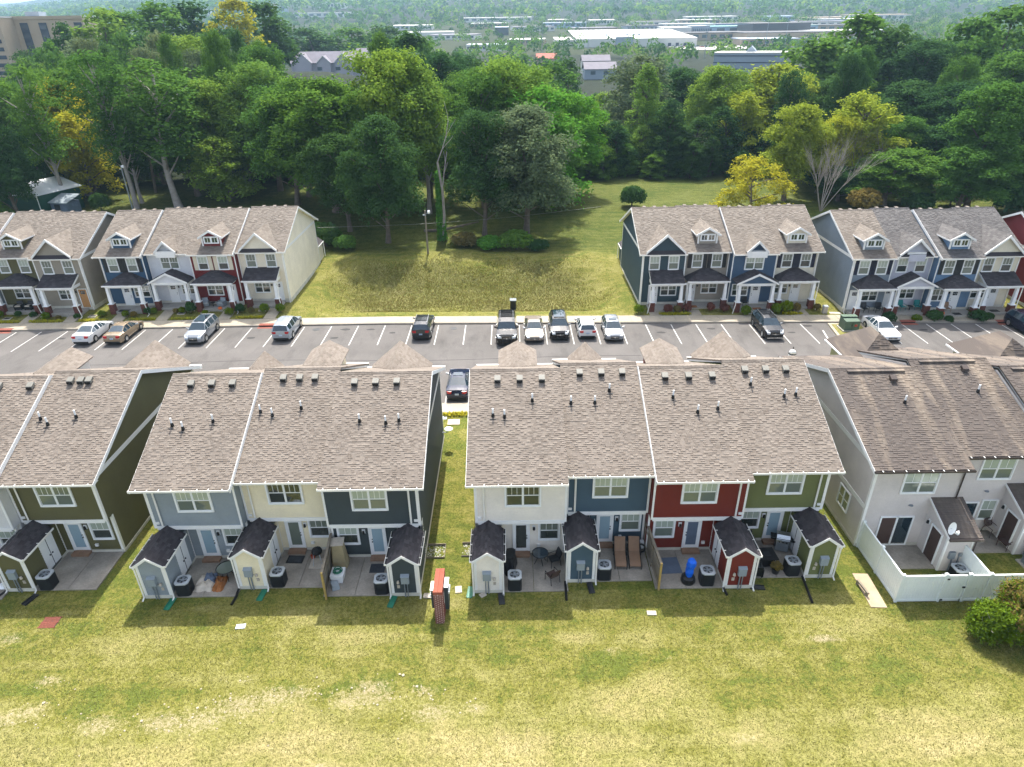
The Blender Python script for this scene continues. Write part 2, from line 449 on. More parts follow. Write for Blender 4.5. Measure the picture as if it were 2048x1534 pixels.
# pale stones lying in the bare strip (uncountable)
mb = MB()
for x, y, r in BARE[:16]:
    for k in range(int(15 * r)):
        px, py = rng.gauss(x, 1.3 * r), rng.gauss(y, .55 * r); q = rng.uniform(.012, .05) * (1.8 if rng.random() < .05 else 1); zz = tz(px, py)
        a = rng.uniform(0, 3); ca, sa = math.cos(a) * q, math.sin(a) * q
        b = [(px - ca, py - sa), (px + sa, py - ca), (px + ca * 1.1, py + sa), (px - sa, py + ca * .8)]
        mb.face([(u, v, zz + q * .45) for u, v in b])
        for i in range(4):
            (u, v), (s, t) = b[i], b[(i + 1) % 4]
            mb.face([(u * 1.15 - px * .15, v * 1.15 - py * .15, zz - .01), (s * 1.15 - px * .15, t * 1.15 - py * .15, zz - .01), (s, t, zz + q * .45), (u, v, zz + q * .45)])
tag(add('gravel', mb, mat('field_stone', '9f957f', .9, .15, 4)), 'pale stones strewn in the bare strip of the lawn', 'gravel', kind='stuff')

# ------------------------------------------------------------------ parking lot
def asphalt():
    m, nt, p = newmat('asphalt')
    n1 = noise(nt, .25, 5, .6); n2 = noise(nt, 14, 4, .7); n3 = noise(nt, .7, 5, .65, stretch=(1, .35, 1))
    c = ramp(nt, n1, [(.3, lin('565350')), (.7, lin('64605d'))])
    c = mixc(nt, .7, c, ramp(nt, n2, [(.3, .72), (.65, 1.08)]), 'MULTIPLY')
    c = mixc(nt, .8, c, ramp(nt, n3, [(.3, .66), (.5, 1.02)]), 'MULTIPLY')
    nt.links.new(c, p.inputs['Base Color']); p.inputs['Roughness'].default_value = .85; p.inputs['Specular IOR Level'].default_value = .3
    b = nt.nodes.new('ShaderNodeBump'); b.inputs['Strength'].default_value = .25; b.inputs['Distance'].default_value = .01
    nt.links.new(n2, b.inputs['Height']); nt.links.new(b.outputs[0], p.inputs['Normal'])
    MATS['asphalt'] = m
asphalt()
mat('asphalt_seal', '2f2d2c', .8, .2, 3)
X = np.arange(-140, 112, 2.0); mb = MB()
for a, b in zip(X, X[1:]): mb.face([(a, 46.55, 0), (b, 46.55, 0), (b, float(curb(b)) + .05, 0), (a, float(curb(a)) + .05, 0)])
struct('parking_lot', mb, 'asphalt')
LX = [-58.8, -56.2, -53.5, -50.9, -48.31, -45.66, -42.97, -40.31, -37.67, -34.92, -32.24, -29.56, -26.78, -24.08, -21.35, -18.56, -15.79, -13.02, -10.26, -7.49, -4.68, -1.97, .82, 3.47, 6.05, 8.61, 11.17, 13.78, 16.36, 18.89, 21.46, 24.29, 26.75, 29.46, 37.17, 39.61, 42.07, 44.53, 46.95, 49.4, 51.9, 54.4]
for x in LX:
    c = float(curb(x)); y1 = c - .25; y0 = c - 5.05; mb = MB()
    mb.face([(x - .045, y0, .005), (x + .045, y0, .005), (x + .045, y1, .005), (x - .045, y1, .005)])
    struct('parking_line', mb, 'line_paint')
for k in range(-20, 18):
    x = -5.45 + 2.75 * k; mb = MB()
    mb.face([(x - .05, 46.75, .005), (x + .05, 46.75, .005), (x + .05, 51.7, .005), (x - .05, 51.7, .005)])
    struct('parking_line', mb, 'line_paint')
mb = MB()                                                     # a faint painted arrow in the last bay before the island
mb.face([(30.6, 58.2, .005), (30.75, 58.2, .005), (31.15, 60.4, .005), (31.0, 60.4, .005)])
mb.face([(30.35, 58.3, .005), (30.65, 57.7, .005), (31.0, 58.3, .005)])
struct('painted_arrow', mb, 'line_paint')
mb = MB()                                                     # tar line where the lane was cut
for a in np.arange(-42, 12, 1.0): mb.face([(a, 55.0 + .25 * math.sin(a * .21), .004), (a + 1, 55.0 + .25 * math.sin((a + 1) * .21), .004), (a + 1, 55.09 + .25 * math.sin((a + 1) * .21), .004), (a, 55.09 + .25 * math.sin(a * .21), .004)])
struct('tar_seam', mb, 'asphalt_seal')
for x, y, r in ((-5.85, 62.2, .32), (-19.97, 62.4, .38)):
    mb = MB(); mb.lathe([(r, 0.002), (r, .012), (r * .85, .012), (r * .82, .007), (.01, .008)], (x, y, 0), 18)
    tag(add('manhole_cover', mb, 'dark_metal'), 'round iron manhole cover ' + ('beside the dark grey crossover' if r < .35 else 'two bays from the pale silver crossover') + ' near the curb', 'manhole cover')
for x, y, s in ((-17.6, 60.2, .5), (-16.9, 62.3, .6), (-14.3, 62.2, .5), (3.2, 60.6, .35), (-26, 60.5, .5), (-33.3, 61, .45), (-12, 61.3, .4), (15, 60.4, .55), (20.2, 61.2, .5), (27.8, 60, .45), (30, 61.6, .6), (41, 60.2, .5), (46, 59.6, .45), (-45.2, 61, .5)):
    mb = MB(); mb.face([(x + s * rng.uniform(.7, 1.1) * math.cos(a * .785), y + .5 * s * rng.uniform(.7, 1.1) * math.sin(a * .785), .004) for a in range(8)])
    struct('oil_stain', mb, 'asphalt_seal')
# far curb and pavement slabs
mb = MB(); X = np.arange(-70, 71, 2.5)
for a, b in zip(X, X[1:]):
    ca, cb = float(curb(a)), float(curb(b))
    mb.hexa([(a, ca, -.1), (b, cb, -.1), (b, cb + .17, -.1), (a, ca + .17, -.1), (a, ca + .03, .13), (b, cb + .03, .13), (b, cb + .17, .14), (a, ca + .17, .14)])
struct('curb', mb, 'curb_concrete_shaded')
def pavement(name, segs, label=None):
    base = MB()
    for P in segs['base']: base.hexa(P)
    r = struct(name, base, 'concrete')
    for P in segs['slabs']:
        mb = MB(); mb.hexa(P); add('paving_slab', mb, 'sidewalk_concrete', r)
X = np.arange(-62, 63, 1.52); base = []; slabs = []
for a, b in zip(X, X[1:]):
    ca, cb = float(curb(a)), float(curb(b)); g = .012; t = .15 + rng.uniform(-.003, .003)
    def hx(a, b, y0, y1, z0, z1): return [(a, ca + y0, z0), (b, cb + y0, z0), (b, cb + y1, z0), (a, ca + y1, z0), (a, ca + y0, z1), (b, cb + y0, z1), (b, cb + y1, z1), (a, ca + y1, z1)]
    base.append(hx(a, b, .175, 1.83, -.1, .128)); slabs.append(hx(a + g, b - g, .18, 1.85, .05, t))
pavement('pavement', dict(base=base, slabs=slabs))
base = []; slabs = []
def bx8(x0, y0, z0, x1, y1, z1): return [(x0, y0, z0), (x1, y0, z0), (x1, y1, z0), (x0, y1, z0), (x0, y0, z1), (x1, y0, z1), (x1, y1, z1), (x0, y1, z1)]
for k in range(44):
    x = -40 + 1.52 * k; base.append(bx8(x, 45.1, -.1, x + 1.52, 46.54, .115)); slabs.append(bx8(x + .012, 45.08, .03, x + 1.508, 46.56, .135))
pavement('near_pavement', dict(base=base, slabs=slabs))
# storm drain inlets in the curb, rust stained
for x, w in ((-52.3, 'below the olive far house at the left edge'), (-25.4, 'near the pale silver crossover'), (40.4, 'right of the white coupe'), (50.0, 'beside the black crossover cut by the right edge')):
    y = float(curb(x)); t = thing('drain_inlet', 'rusty storm drain in the far curb ' + w, 'drain', (x, y, 0), 0, 'drains in the far curb')
    add('drain_hood', MB().box(-.75, -.03, .1, .75, .5, .165), 'red_iron', t); add('throat', MB().box(-.7, -.02, .0, .7, .02, .1), 'black', t)
    add('apron', MB().box(-.8, -.5, -.02, .8, -.03, .006), 'red_iron', t)
# kerbed island with the transformer
isl = [(32.15, 61.9), (31.7, 58.2), (32.6, 57.0), (34.0, 56.75), (34.9, 57.2), (35.6, 61.7)]
mb = MB(); mb.prism(isl, -.05, .15, 'z'); struct('island_curb', mb, 'sidewalk_concrete')
ctr = (sum(p[0] for p in isl) / 6, sum(p[1] for p in isl) / 6)
mb = MB(); mb.prism([(ctr[0] + (x - ctr[0]) * .82, ctr[1] + (y - ctr[1]) * .88) for x, y in isl], .1, .17, 'z')
gi = mb.mesh('island_lawn')
for n in ('dry', 'bare'):
    at = gi.attributes.new(n, 'FLOAT', 'POINT'); at.data.foreach_set('value', [.35 if n == 'dry' else .25] * len(gi.vertices))
struct('island_lawn', gi, 'lawn')
t = thing('transformer_box', 'green utility transformer box on the kerbed grass island', 'transformer', (33.5, 60.3, .17))
add('plinth', MB().box(-.85, -.75, -.02, .85, .75, .1), 'concrete', t)
mb = MB(); mb.prism([(-.65, .1), (.65, .1), (.65, 1.2), (-.65, 1.05)], -.72, .72, 'x')
add('cabinet', mb, 'utility_green', t); add('lid', MB().box(-.75, .1, 1.2, .75, .72, 1.27), 'utility_green', t)
add('door_seam', MB().box(-.01, -.665, .15, .01, -.652, 1.0), 'dark_metal', t); add('warning_label', MB().box(.2, -.668, .5, .48, -.653, .72), 'red_label', t)
add('latch', MB().box(-.1, -.68, .55, -.04, -.652, .72), 'dark_metal', t)

# ------------------------------------------------------------------ house pieces
SL = 3.2 / 7
def shingle_tabs(mb, O, u, s, n, Ls, l, r, e, tw, th=(.008, .026), seed=1):
    """overlapping shingle tabs on a plane: O eave corner, u along the eave, s up the slope, n out of the roof"""
    q = random.Random(seed); O, u, s, n = (np.array(a, float) for a in (O, u, s, n)); k = 0; a = 0.0
    while a < Ls - .01:
        b = min(a + e + .015, Ls); x0, x1 = l(a), r(a); y0, y1 = l(b), r(b)
        x = x0 - q.uniform(0, tw * .7); first = True
        while x < x1 - .01:
            w = tw * q.choice((.75, .9, 1.0, 1.15, 1.3)); xe = x + w; k += 1
            xa, xb = max(x, x0), min(xe, x1)
            if xb - xa > .02:
                t = th[1] if (k % 2 == 0) != (q.random() < .15) else th[0]
                ta, tb = max(xa, y0), min(xb, y1)
                if tb < ta: tb = ta = min(max(.5 * (xa + xb), min(y0, y1)), max(y0, y1))
                A = O + u * xa + s * a; B = O + u * xb + s * a; C = O + u * tb + s * b + n * .005; D = O + u * ta + s * b + n * .005
                i = [mb.p(P) for P in (A + n * t, B + n * t, C, D, A, B)]
                for f in ((0, 1, 2, 3), (4, 5, 1, 0), (4, 0, 3), (5, 2, 1)):
                    f = [i[j] for j in f]; mb.f.append(f[::-1] if mb.rev else f); mb.m.append(mb.mi)
            x = xe
        a += e
def siding(mb, P0, u, n, z0, z1, l, r, course=.185, proud=.028):
    """lapped boards on a wall: P0 (x, y) where the board coordinate is 0"""
    z = z0
    while z < z1 - .005:
        zt = min(z + course, z1); a0, a1, b0, b1 = l(z), r(z), l(zt), r(zt)
        if a1 - a0 > .02:
            if b1 < b0: b0 = b1 = .5 * (b0 + b1)
            def Q(t, zz, o): return (P0[0] + u[0] * t + n[0] * o, P0[1] + u[1] * t + n[1] * o, zz)
            mb.face([Q(a0, z, proud), Q(a1, z, proud), Q(b1, zt, .004), Q(b0, zt, .004)])
            mb.face([Q(a0, z, 0), Q(a1, z, 0), Q(a1, z, proud), Q(a0, z, proud)])
        z = zt
def const(v): return lambda z: v
def window(root, x, z0, w, h, y, n=2, up='glass_blind', low='glass_dark', grid=2, rz=0, trim=.1, xf=lambda x: x, name='window'):
    def frame():
        mb = MB(); a, b = -w / 2, w / 2
        mb.box(a, -.075, 0, a + trim, .0, h); mb.box(b - trim, -.075, 0, b, .0, h)
        mb.box(a + trim, -.07, h - trim, b - trim, .0, h); mb.box(a + trim, -.085, 0, b - trim, .0, trim)
        for k in range(1, n):
            c = a + trim + (w - 2 * trim) * k / n; mb.box(c - .045, -.068, trim, c + .045, 0, h - trim)
        return mb.mesh('window')
    fo = add(name, cached(('wf', w, h, n, trim), frame), 'white_paint', root, (xf(x), y, z0), rz)
    zi0, zi1 = trim, h - trim; zm = (zi0 + zi1) / 2
    for k in range(n):
        def sash():
            mb = MB()
            a = -w / 2 + trim + (w - 2 * trim) * k / n + .02; b = -w / 2 + trim + (w - 2 * trim) * (k + 1) / n - .02
            if n == 2: a += .02 * k; b -= .02 * (1 - k)
            mb.box(a, -.05, zi0, a + .018, -.02, zi1); mb.box(b - .018, -.05, zi0, b, -.02, zi1); mb.box(a, -.052, zm - .025, b, -.02, zm + .025); mb.box(a, -.05, zi0, b, -.02, zi0 + .035)
            for g in range(1, grid + 1):
                c = a + (b - a) * g / (grid + 1); mb.box(c - .011, -.046, zm + .025, c + .011, -.03, zi1)
            return mb.mesh('sash')
        add('sash', cached(('ws', w, h, n, grid, trim, k), sash), 'white_paint', fo)
    for k in range(n):
        a = -w / 2 + trim + (w - 2 * trim) * k / n; b = -w / 2 + trim + (w - 2 * trim) * (k + 1) / n
        add('pane', cached(('wp', a, b, zm, zi1, up), lambda: MB().box(a, -.034, zm, b, -.004, zi1).mesh('pane')), up, fo)
        add('pane', cached(('wp', a, b, zi0, zm, low), lambda: MB().box(a, -.03, zi0, b, -.004, zm).mesh('pane')), low, fo)
    return fo
def door(root, x, z0, y, w=.98, h=2.1, style='full', rz=0, glass='glass_door', leaf='white_paint', hs=1, name='door'):
    def frame():
        mb = MB(); a, b = -w / 2, w / 2
        mb.box(a, -.07, 0, a + .08, 0, h); mb.box(b - .08, -.07, 0, b, 0, h); mb.box(a + .08, -.068, h - .08, b - .08, 0, h)
        return mb.mesh('door_frame')
    leaf_m = cached(('dl', w, h), lambda: MB().box(-w / 2 + .08, -.035, 0, w / 2 - .08, -.004, h - .08).mesh('door'))
    key = ('dlm', w, h, leaf)
    me = cached(key, lambda: leaf_m.copy())
    d = add(name, me, leaf, root, (x, y, z0), rz)
    add('door_frame', cached(('df', w, h), frame), 'white_paint', d)
    if style == 'full':
        add('door_pane', cached(('dp', w, h, glass), lambda: MB().box(-w / 2 + .2, -.045, .22, w / 2 - .2, -.03, h - .22).mesh('door_pane')), glass, d)
    elif style == 'six':
        def six():
            mb = MB()
            for i in range(3):
                for j in range(2): mb.box(-.24 + i * .165, -.042, h - .62 + j * .2, -.09 + i * .165, -.03, h - .44 + j * .2)
            return mb.mesh('door_pane')
        add('door_pane', cached(('d6', w, h), six), 'glass_car', d)
    add('door_handle', cached(('dh', w, hs), lambda: MB().box(hs * (w / 2 - .17) - .03, -.09, .92, hs * (w / 2 - .17) + .03, -.034, .98).box(hs * (w / 2 - .17) - .025, -.08, 1.1, hs * (w / 2 - .17) + .025, -.034, 1.15).mesh('door_handle')), 'dark_metal', d)
    return d
def wall_lamp(root, x, y, z):
    def m():
        mb = MB(); mb.box(-.09, -.04, -.02, .09, 0, .26); return mb.mesh('wall_lamp')
    o = add('wall_lamp', cached('wl', m), 'white_paint', root, (x, y - .02, z))
    add('lamp_body', cached('wlb', lambda: MB().lathe([(.03, .0), (.075, .03), (.06, .2), (.02, .24)], (0, -.11, -.02), 8).mesh('lamp_body')), 'black', o)
    return o
def downspout(root, pts, m='gutter_white'):
    mb = MB()
    for a, b in zip(pts, pts[1:]):
        d = np.array(b, float) - a
        mb.tube(a, b, .055, 4)
    return add('downspout', mb, m, root)
def gutter(root, x0, x1, y, z, m='gutter_white', hangers=True):
    mb = MB()
    mb.box(x0, y - .13, z - .12, x1, y - .01, z - .1); mb.box(x0, y - .135, z - .12, x1, y - .115, z + .005)
    mb.box(x0, y - .13, z - .1, x0 + .015, y - .01, z); mb.box(x1 - .015, y - .13, z - .1, x1, y - .01, z)
    g = add('gutter', mb, m, root)
    if hangers:
        mb = MB(); k = max(3, int((x1 - x0) / .62))
        for i in range(k): 
            c = x0 + (i + .5) * (x1 - x0) / k + rng.uniform(-.08, .08); mb.box(c - .018, y - .14, z - .0, c + .018, y + .03, z + .012)
        add('gutter_hanger', mb, 'white_trim', g)
    return g
def shell(root, W, wall, roofm, eL, eR, recess, zr=8.9, exposure=.13, tabw=.23, seed=1, bands=(5.52,), gut='gutter_white', skirt_z=-.3, hang=True, soft=False, strips=''):
    """walls, main roof, gutters and boards of one unit; the side that faces the camera is y = .45"""
    sl = (zr - 5.7) / 7; xl = -.4 if eL else .004; xr = W + .4 if eR else W - .004
    yl = .95 if recess else .45
    w = MB()
    siding(w, (0, .45), (1, 0), (0, -1), 2.75 if recess else .1, 5.62, const(.0), const(W))
    if recess:
        siding(w, (0, .95), (1, 0), (0, -1), .1, 2.75, const(0), const(W))
        w.face([(0, .45, 2.75), (W, .45, 2.75), (W, .95, 2.75), (0, .95, 2.75)])
    w.face([(0, 13.55, skirt_z), (W, 13.55, skirt_z), (W, 13.55, 5.62), (0, 13.55, 5.62)])
    for x, nx_, e in ((0, -1, eL), (W, 1, eR)):
        l = lambda z: (.95 if (recess and z < 2.74) else .45) if z < 5.62 else max(.45, (z + .12 - 5.7) / sl)
        r = lambda z: 13.55 if z < 5.62 else min(13.55, 14 - (z + .12 - 5.7) / sl)
        if e: siding(w, (x, 0), (0, 1), (nx_, 0), .1, zr - .13, l, r)
        else:
            xx = x - nx_ * .006
            w.face([(xx, yl, skirt_z), (xx, 13.55, skirt_z), (xx, 13.55, 5.6), (xx, 7, zr - .13), (xx, .45, 5.6), (xx, .45, 2.75), (xx, yl, 2.75)])
    add('wall', w, 'siding_' + wall, root)
    mb = MB(); e0 = 5.7 - .06 * sl
    mb.prism([(-.06, e0 - .1), (-.06, e0 - .004), (7, zr - .004), (14.06, e0 - .004), (14.06, e0 - .1), (7, zr - .1)], xl, xr, 'x')
    rf = add('roof', mb, roofm, root)
    L = math.hypot(7, zr - 5.7); s = (0, 7 / L, (zr - 5.7) / L); n = (0, -(zr - 5.7) / L, 7 / L)
    mb = MB(); shingle_tabs(mb, (0, -.05, 5.7 - .05 * sl), (1, 0, 0), s, n, L - .1, const(xl), const(xr), exposure, tabw, seed=seed)
    tag(add('shingles', mb, roofm, rf), kind='stuff')
    if soft or True:                                          # far slope, coarse courses
        mb = MB(); shingle_tabs(mb, (0, 14.05, 5.7 - .05 * sl), (1, 0, 0), (0, -s[1], s[2]), (0, -n[1], n[2]), L - .1, const(xl), const(xr), .3, .8, seed=seed + 50)
        tag(add('shingles', mb, roofm, rf), kind='stuff')
    mb = MB(); x = xl
    while x < xr - .02:
        b = min(x + .24, xr); q = rng.uniform(0, .012)
        mb.hexa([(x, 6.83, zr - .07), (b, 6.83, zr - .07), (b, 7.17, zr - .07), (x, 7.17, zr - .07), (x, 6.86, zr - .03 + q), (b, 6.86, zr - .035), (b, 7.14, zr - .035), (x, 7.14, zr - .03 + q)])
        mb.hexa([(x, 6.9, zr - .035), (b, 6.9, zr - .035), (b, 7.1, zr - .035), (x, 7.1, zr - .035), (x, 6.97, zr + .03 + q), (b, 6.97, zr + .02), (b, 7.03, zr + .02), (x, 7.03, zr + .03 + q)]); x = b
    tag(add('ridge_cap', mb, roofm, rf), kind='stuff')
    for x, e, sg in ((xl, eL, -1), (xr, eR, 1)):
        a, b = (x + sg * .0, x + sg * .022) if e else (x - sg * .024, x - sg * .002)
        q = -.012 if e else -.11
        mb = MB(); mb.prism([(-.07, e0 - .24), (-.07, e0 + q), (7, zr + q), (14.07, e0 + q), (14.07, e0 - .24), (7, zr - .26)], min(a, b), max(a, b), 'x')
        add('rake_board', mb, 'white_trim' if e else 'pale_metal', root)
        if not e and ('L' if sg < 0 else 'R') in strips:
            mb = MB(); mb.prism([(-.08, e0 - .26), (-.08, e0 + .01), (7, zr + .012), (14.07, e0 + .01), (14.07, e0 - .26), (7, zr - .26)], x, x + sg * .03, 'x'); add('rake_board', mb, 'white_trim', root)
        if e:                                                 # soffit under the overhang
            mb = MB(); i = 0 if sg < 0 else W
            mb.prism([(.0, 5.575), (7, zr - .13), (14, 5.575), (14, 5.56), (7, zr - .15), (0, 5.56)], min(x, i), max(x, i), 'x'); add('soffit', mb, 'white_trim', root)
    add('soffit', MB().box(xl, .0, 5.53, xr, .44, 5.55), 'white_trim', root)
    add('frieze_board', MB().box(.0, .405, 5.36, W, .47, 5.525), 'white_trim', root)
    gutter(root, xl - (.03 if eL else 0), xr + (.03 if eR else 0), -.05, 5.68, gut, hang)
    mb = MB().box(xl, 14.07, 5.55, xr, 14.19, 5.69); add('gutter', mb, gut, root)
    for x, e, sg in ((0, eL, 1), (W, eR, -1)):
        o = .035 if e else -.008
        for y, z0, z1 in (((.45, 2.72, 5.53), (.95, .1, 2.75)) if recess else ((.45, .1, 5.53),)):
            add('corner_board', MB().box(x - sg * o, y - .036, z0, x + sg * .12, y + (.11 if e else .03), z1), 'white_trim', root)
        if e: 
            for bz in bands: add('gable_band', MB().box(x - sg * .045, .57, bz - .14, x - sg * .0, 13.5, bz + .14), 'white_trim', root)
            add('skirt_board', MB().box(x - sg * .05, yl, skirt_z, x, 13.57, .2), 'skirt', root)
            add('corner_board', MB().box(x - sg * .035, 13.44, .1, x + sg * .1, 13.586, 5.53), 'white_trim', root)
    add('skirt_board', MB().box(.004, yl - .05, skirt_z, W - .004, yl + .01, .24), 'skirt', root)
    if recess: add('band_board', MB().box(.12, .4, 2.62, W - .12, .47, 2.86), 'white_trim', root)
    return sl
def roof_bits(root, W, vents, pipes, sl=SL, vm='vent_grey'):
    for f in vents:
        x = f * W; y = 6.15; z = 5.7 + sl * y
        v = add('roof_vent', cached('rv', lambda: MB().prism([(-.2, .02), (-.17, .2), (.17, .34), (.2, .18)], -.18, .18, 'x').mesh('roof_vent')), vm, root, (x, y, z))
        add('vent_mouth', cached('rvm', lambda: MB().box(-.16, -.212, .0, .16, -.19, .17).mesh('vent_mouth')), 'black', v)
    for f, y in pipes:
        x = f * W; z = 5.7 + sl * y
        v = add('vent_pipe', cached('vp', lambda: MB().tube((0, 0, .1), (0, 0, .5), .05, 8).mesh('vent_pipe')), 'white_paint', root, (x, y, z))
        add('pipe_boot', cached('vpb', lambda: MB().lathe([(.11, -.06), (.1, .04), (.065, .2), (.055, .21)], (0, 0, 0), 8).box(-.17, -.22, -.09, .17, .12, -.06).mesh('pipe_boot')), 'black_plastic', v)
def shed(root, W, wall, mirror, roofm='shingle_dark'):
    """lean storage shed on the outer corner of the patio"""
    xf = (lambda P: (W - P[0], P[1], P[2])) if mirror else None
    def mk():
        mb = MB(xf); mb.rev = mirror; return mb
    y0 = -2.04; w0, w1 = -.02, 1.4; zp = 2.85; ze = 2.36; xm = .69
    w = mk(); siding(w, (0, y0), (1, 0), (0, -1), .2, zp - .06, lambda z: w0 if z < ze else w0 + (z - ze) * (xm - w0) / (zp - ze), lambda z: w1 if z < ze else w1 - (z - ze) * (w1 - xm) / (zp - ze))
    siding(w, (w1, 0), (0, 1), (1, 0), .2, ze, const(y0), const(.95)); siding(w, (w0, 0), (0, 1), (-1, 0), .2, ze, const(y0), const(.95))
    s = add('storage_shed', w, 'siding_' + wall, root)
    rf = mk(); t = .06
    for sg, xe in ((-1, w0 - .12), (1, w1 + .12)):
        zz = ze - .1
        rf.hexa([(xe, y0 - .12, zz), (xm, y0 - .12, zp), (xm, .44, zp), (xe, .44, zz), (xe, y0 - .12, zz + t), (xm, y0 - .12, zp + t), (xm, .44, zp + t), (xe, .44, zz + t)])
    add('shed_roof', rf, roofm, s)
    mb = mk()
    for sg, xe in ((-1, w0 - .12), (1, w1 + .12)):
        dx, dz = xm - xe, zp - (ze - .1); L = math.hypot(dx, dz)
        shingle_tabs(mb, (xe, y0 - .12, ze - .1 + t + .003), (0, 1, 0), (dx / L, 0, dz / L), (-dz / L * (1 if dx > 0 else -1), 0, abs(dx) / L), L, const(0), const(2.56), .145, .29, seed=int(W * 100) + sg)
    tag(add('shingles', mb, roofm, s), kind='stuff')
    for sg, xa, xb in ((-1, w0 - .24, w0 - .12), (1, w1 + .12, w1 + .24)):
        g = mk(); g.box(xa, y0 - .12, ze - .12, xb, .42, ze - .105); o = (xa, xa + .02) if sg < 0 else (xb - .02, xb)
        g.box(o[0], y0 - .12, ze - .105, o[1], .42, ze - .01); g.box(xa, y0 - .13, ze - .12, xb, y0 - .11, ze - .01)
        for yy in (-1.7, -.9, -.1): g.box(xa, yy - .02, ze - .012, xb, yy + .02, ze + .01)
        add('shed_gutter', g, 'gutter_white', s)
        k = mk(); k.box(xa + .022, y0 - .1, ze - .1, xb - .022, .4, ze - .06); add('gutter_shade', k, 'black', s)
    b = mk()
    for sg, xe in ((-1, w0 - .12), (1, w1 + .12)):
        zz = ze - .1
        b.hexa([(xe, y0 - .15, zz - .12), (xm, y0 - .15, zp - .1), (xm, y0 - .03, zp - .1), (xe, y0 - .03, zz - .12), (xe, y0 - .15, zz + t), (xm, y0 - .15, zp + t), (xm, y0 - .03, zp + t), (xe, y0 - .03, zz + t)])
    for q_ in ((w0 - .03, y0 - .04, .2, w0 + .12, y0 + .06, ze - .06), (w1 - .12, y0 - .04, .2, w1 + .03, y0 + .06, ze - .06), (w1 - .02, .86, .2, w1 + .03, .93, ze - .05)):
        k = mk(); k.box(*q_); add('corner_board', k, 'white_trim', s)
    add('rake_board', b, 'white_trim', s)
    k = mk(); k.box(w0 - .045, y0 - .05, -.12, w1 + .045, .9, .24); add('skirt_board', k, 'skirt', s)
    k = mk(); k.box(w1 + .01, -.78, .12, w1 + .045, .36, 2.12); add('shed_door', k, 'white_paint', s)
    k = mk(); k.box(w1 + .045, -.24, .2, w1 + .052, -.2, 2.05); k.box(w1 + .045, -.36, .98, w1 + .1, -.3, 1.05); k.box(w1 + .045, -.14, .98, w1 + .1, -.08, 1.05); add('door_handle', k, 'dark_metal', s)
    k = mk(); k.box(.42, y0 - .2, 1.02, .84, y0 - .02, 1.5); k.prism([(y0 - .22, 1.5), (y0 - .02, 1.5), (y0 - .02, 1.58)], .4, .86, 'x'); add('meter_box', k, 'meter_grey', s)
    k = mk(); k.tube((.55, y0 - .09, -.1), (.55, y0 - .09, 1.02), .028, 6); k.tube((.7, y0 - .09, -.1), (.7, y0 - .09, 1.02), .036, 6); add('conduit', k, 'grey_metal', s)
    k = mk(); k.lathe([(.06, 0), (.08, .02), (.06, .16)], (1.02, y0 - .1, .98), 8); k.box(.96, y0 - .06, .6, 1.1, y0 - .02, .8); add('utility_fitting', k, 'stone_pale', s)
    for x in (w0 - .09, w1 + .09):
        k = mk(); k.path([(x, y0 - .1, ze - .1), (x, y0 - .07, 2.1), (x, y0 - .07, .12), (x, y0 - .28, .03)], .045, 4); add('shed_downspout', k, 'gutter_white', s)
    return s
def near_unit(key, label, X0, X1, yg, wall, mirror, eL, eR, vents, pipes, up, low, dlow, dglass, front, seed, lower_up='glass_blind', roofm='shingle_tan'):
    W = X1 - X0; root = thing('townhouse', label, 'townhouse', (X0, yg, 0), 0, 'townhouses in the near row')
    shell(root, W, wall, roofm, eL, eR, True, seed=seed, strips={'N0': 'R', 'N2': 'R', 'N7': 'L'}.get(key, ''))
    roof_bits(root, W, vents, pipes)
    f = (lambda x: W - x) if mirror else (lambda x: x)
    shed(root, W, wall, mirror)
    window(root, W / 2 + (.1 if not mirror else -.05), 3.83, 1.98, 1.56, .45 - .02, 2, up, low)
    k = W / 5.0
    window(root, f(4.08 * k), 1.02, 1.24, 1.45, .95 - .02, 1, lower_up, dlow)
    dr = door(root, f(2.5 * k), .26, .95 - .02, .98, 2.08, 'full', 0, dglass, hs=-1 if mirror else 1)
    wall_lamp(root, f(3.22 * k), .93, 1.85)
    add('dryer_vent', MB().box(-.09, -.1, 0, .09, 0, .16), 'white_trim', root, (f(1.85 if mirror else 3.5 * k), .93, .55))
    x = f(.48); downspout(root, [(x, .0, 5.6), (x, .36, 5.3), (x, .36, 2.95)])
    add('vent_cover', MB().box(-.1, -.06, 0, .1, 0, .14), 'white_trim', root, (f(.22), .43, 3.02))
    a, b = sorted((f(1.42), f(W - .02)))
    # slopes on the street side that stand up behind the ridge
    top_feature(root, W, front, wall, roofm)
    st = thing('patio', None, None, (X0, yg, 0)); st['kind'] = 'structure'
    m = (a + b) / 2 + rng.uniform(-.2, .2)
    add('patio_slab', MB().box(a, -2.06, -.12, m - .012, .93, .08), 'patio_concrete', st)
    add('patio_slab', MB().box(m + .012, -2.06, -.12, b, .93, .083), 'patio_concrete', st)
    s = add('door_step', MB().box(f(2.5 * k) - .5, .5, .084, f(2.5 * k) + .5, .9, .23), 'wood_step', root)
    return root
def gable_roof(mb, xc, hw, y_front, zpk, drop, sl, ycut, t=.06):
    """roof of a dormer or cross gable: ridge along y at zpk, falls by drop at half width hw, dies into the main slope"""
    for sg in (-1, 1):
        yb_r = (zpk - 5.7) / sl; yb_e = (zpk - drop - 5.7) / sl
        A = [(xc, y_front, zpk), (xc + sg * hw, y_front, zpk - drop), (xc + sg * hw, max(yb_e, y_front), zpk - drop), (xc, yb_r, zpk)]
        mb.face(A if sg > 0 else A[::-1])
        B = [(x, y, z - t) for x, y, z in A]; mb.face(B[::-1] if sg > 0 else B)
        for i in (0, 1):
            mb.face([A[i], A[i+1], B[i+1], B[i]])
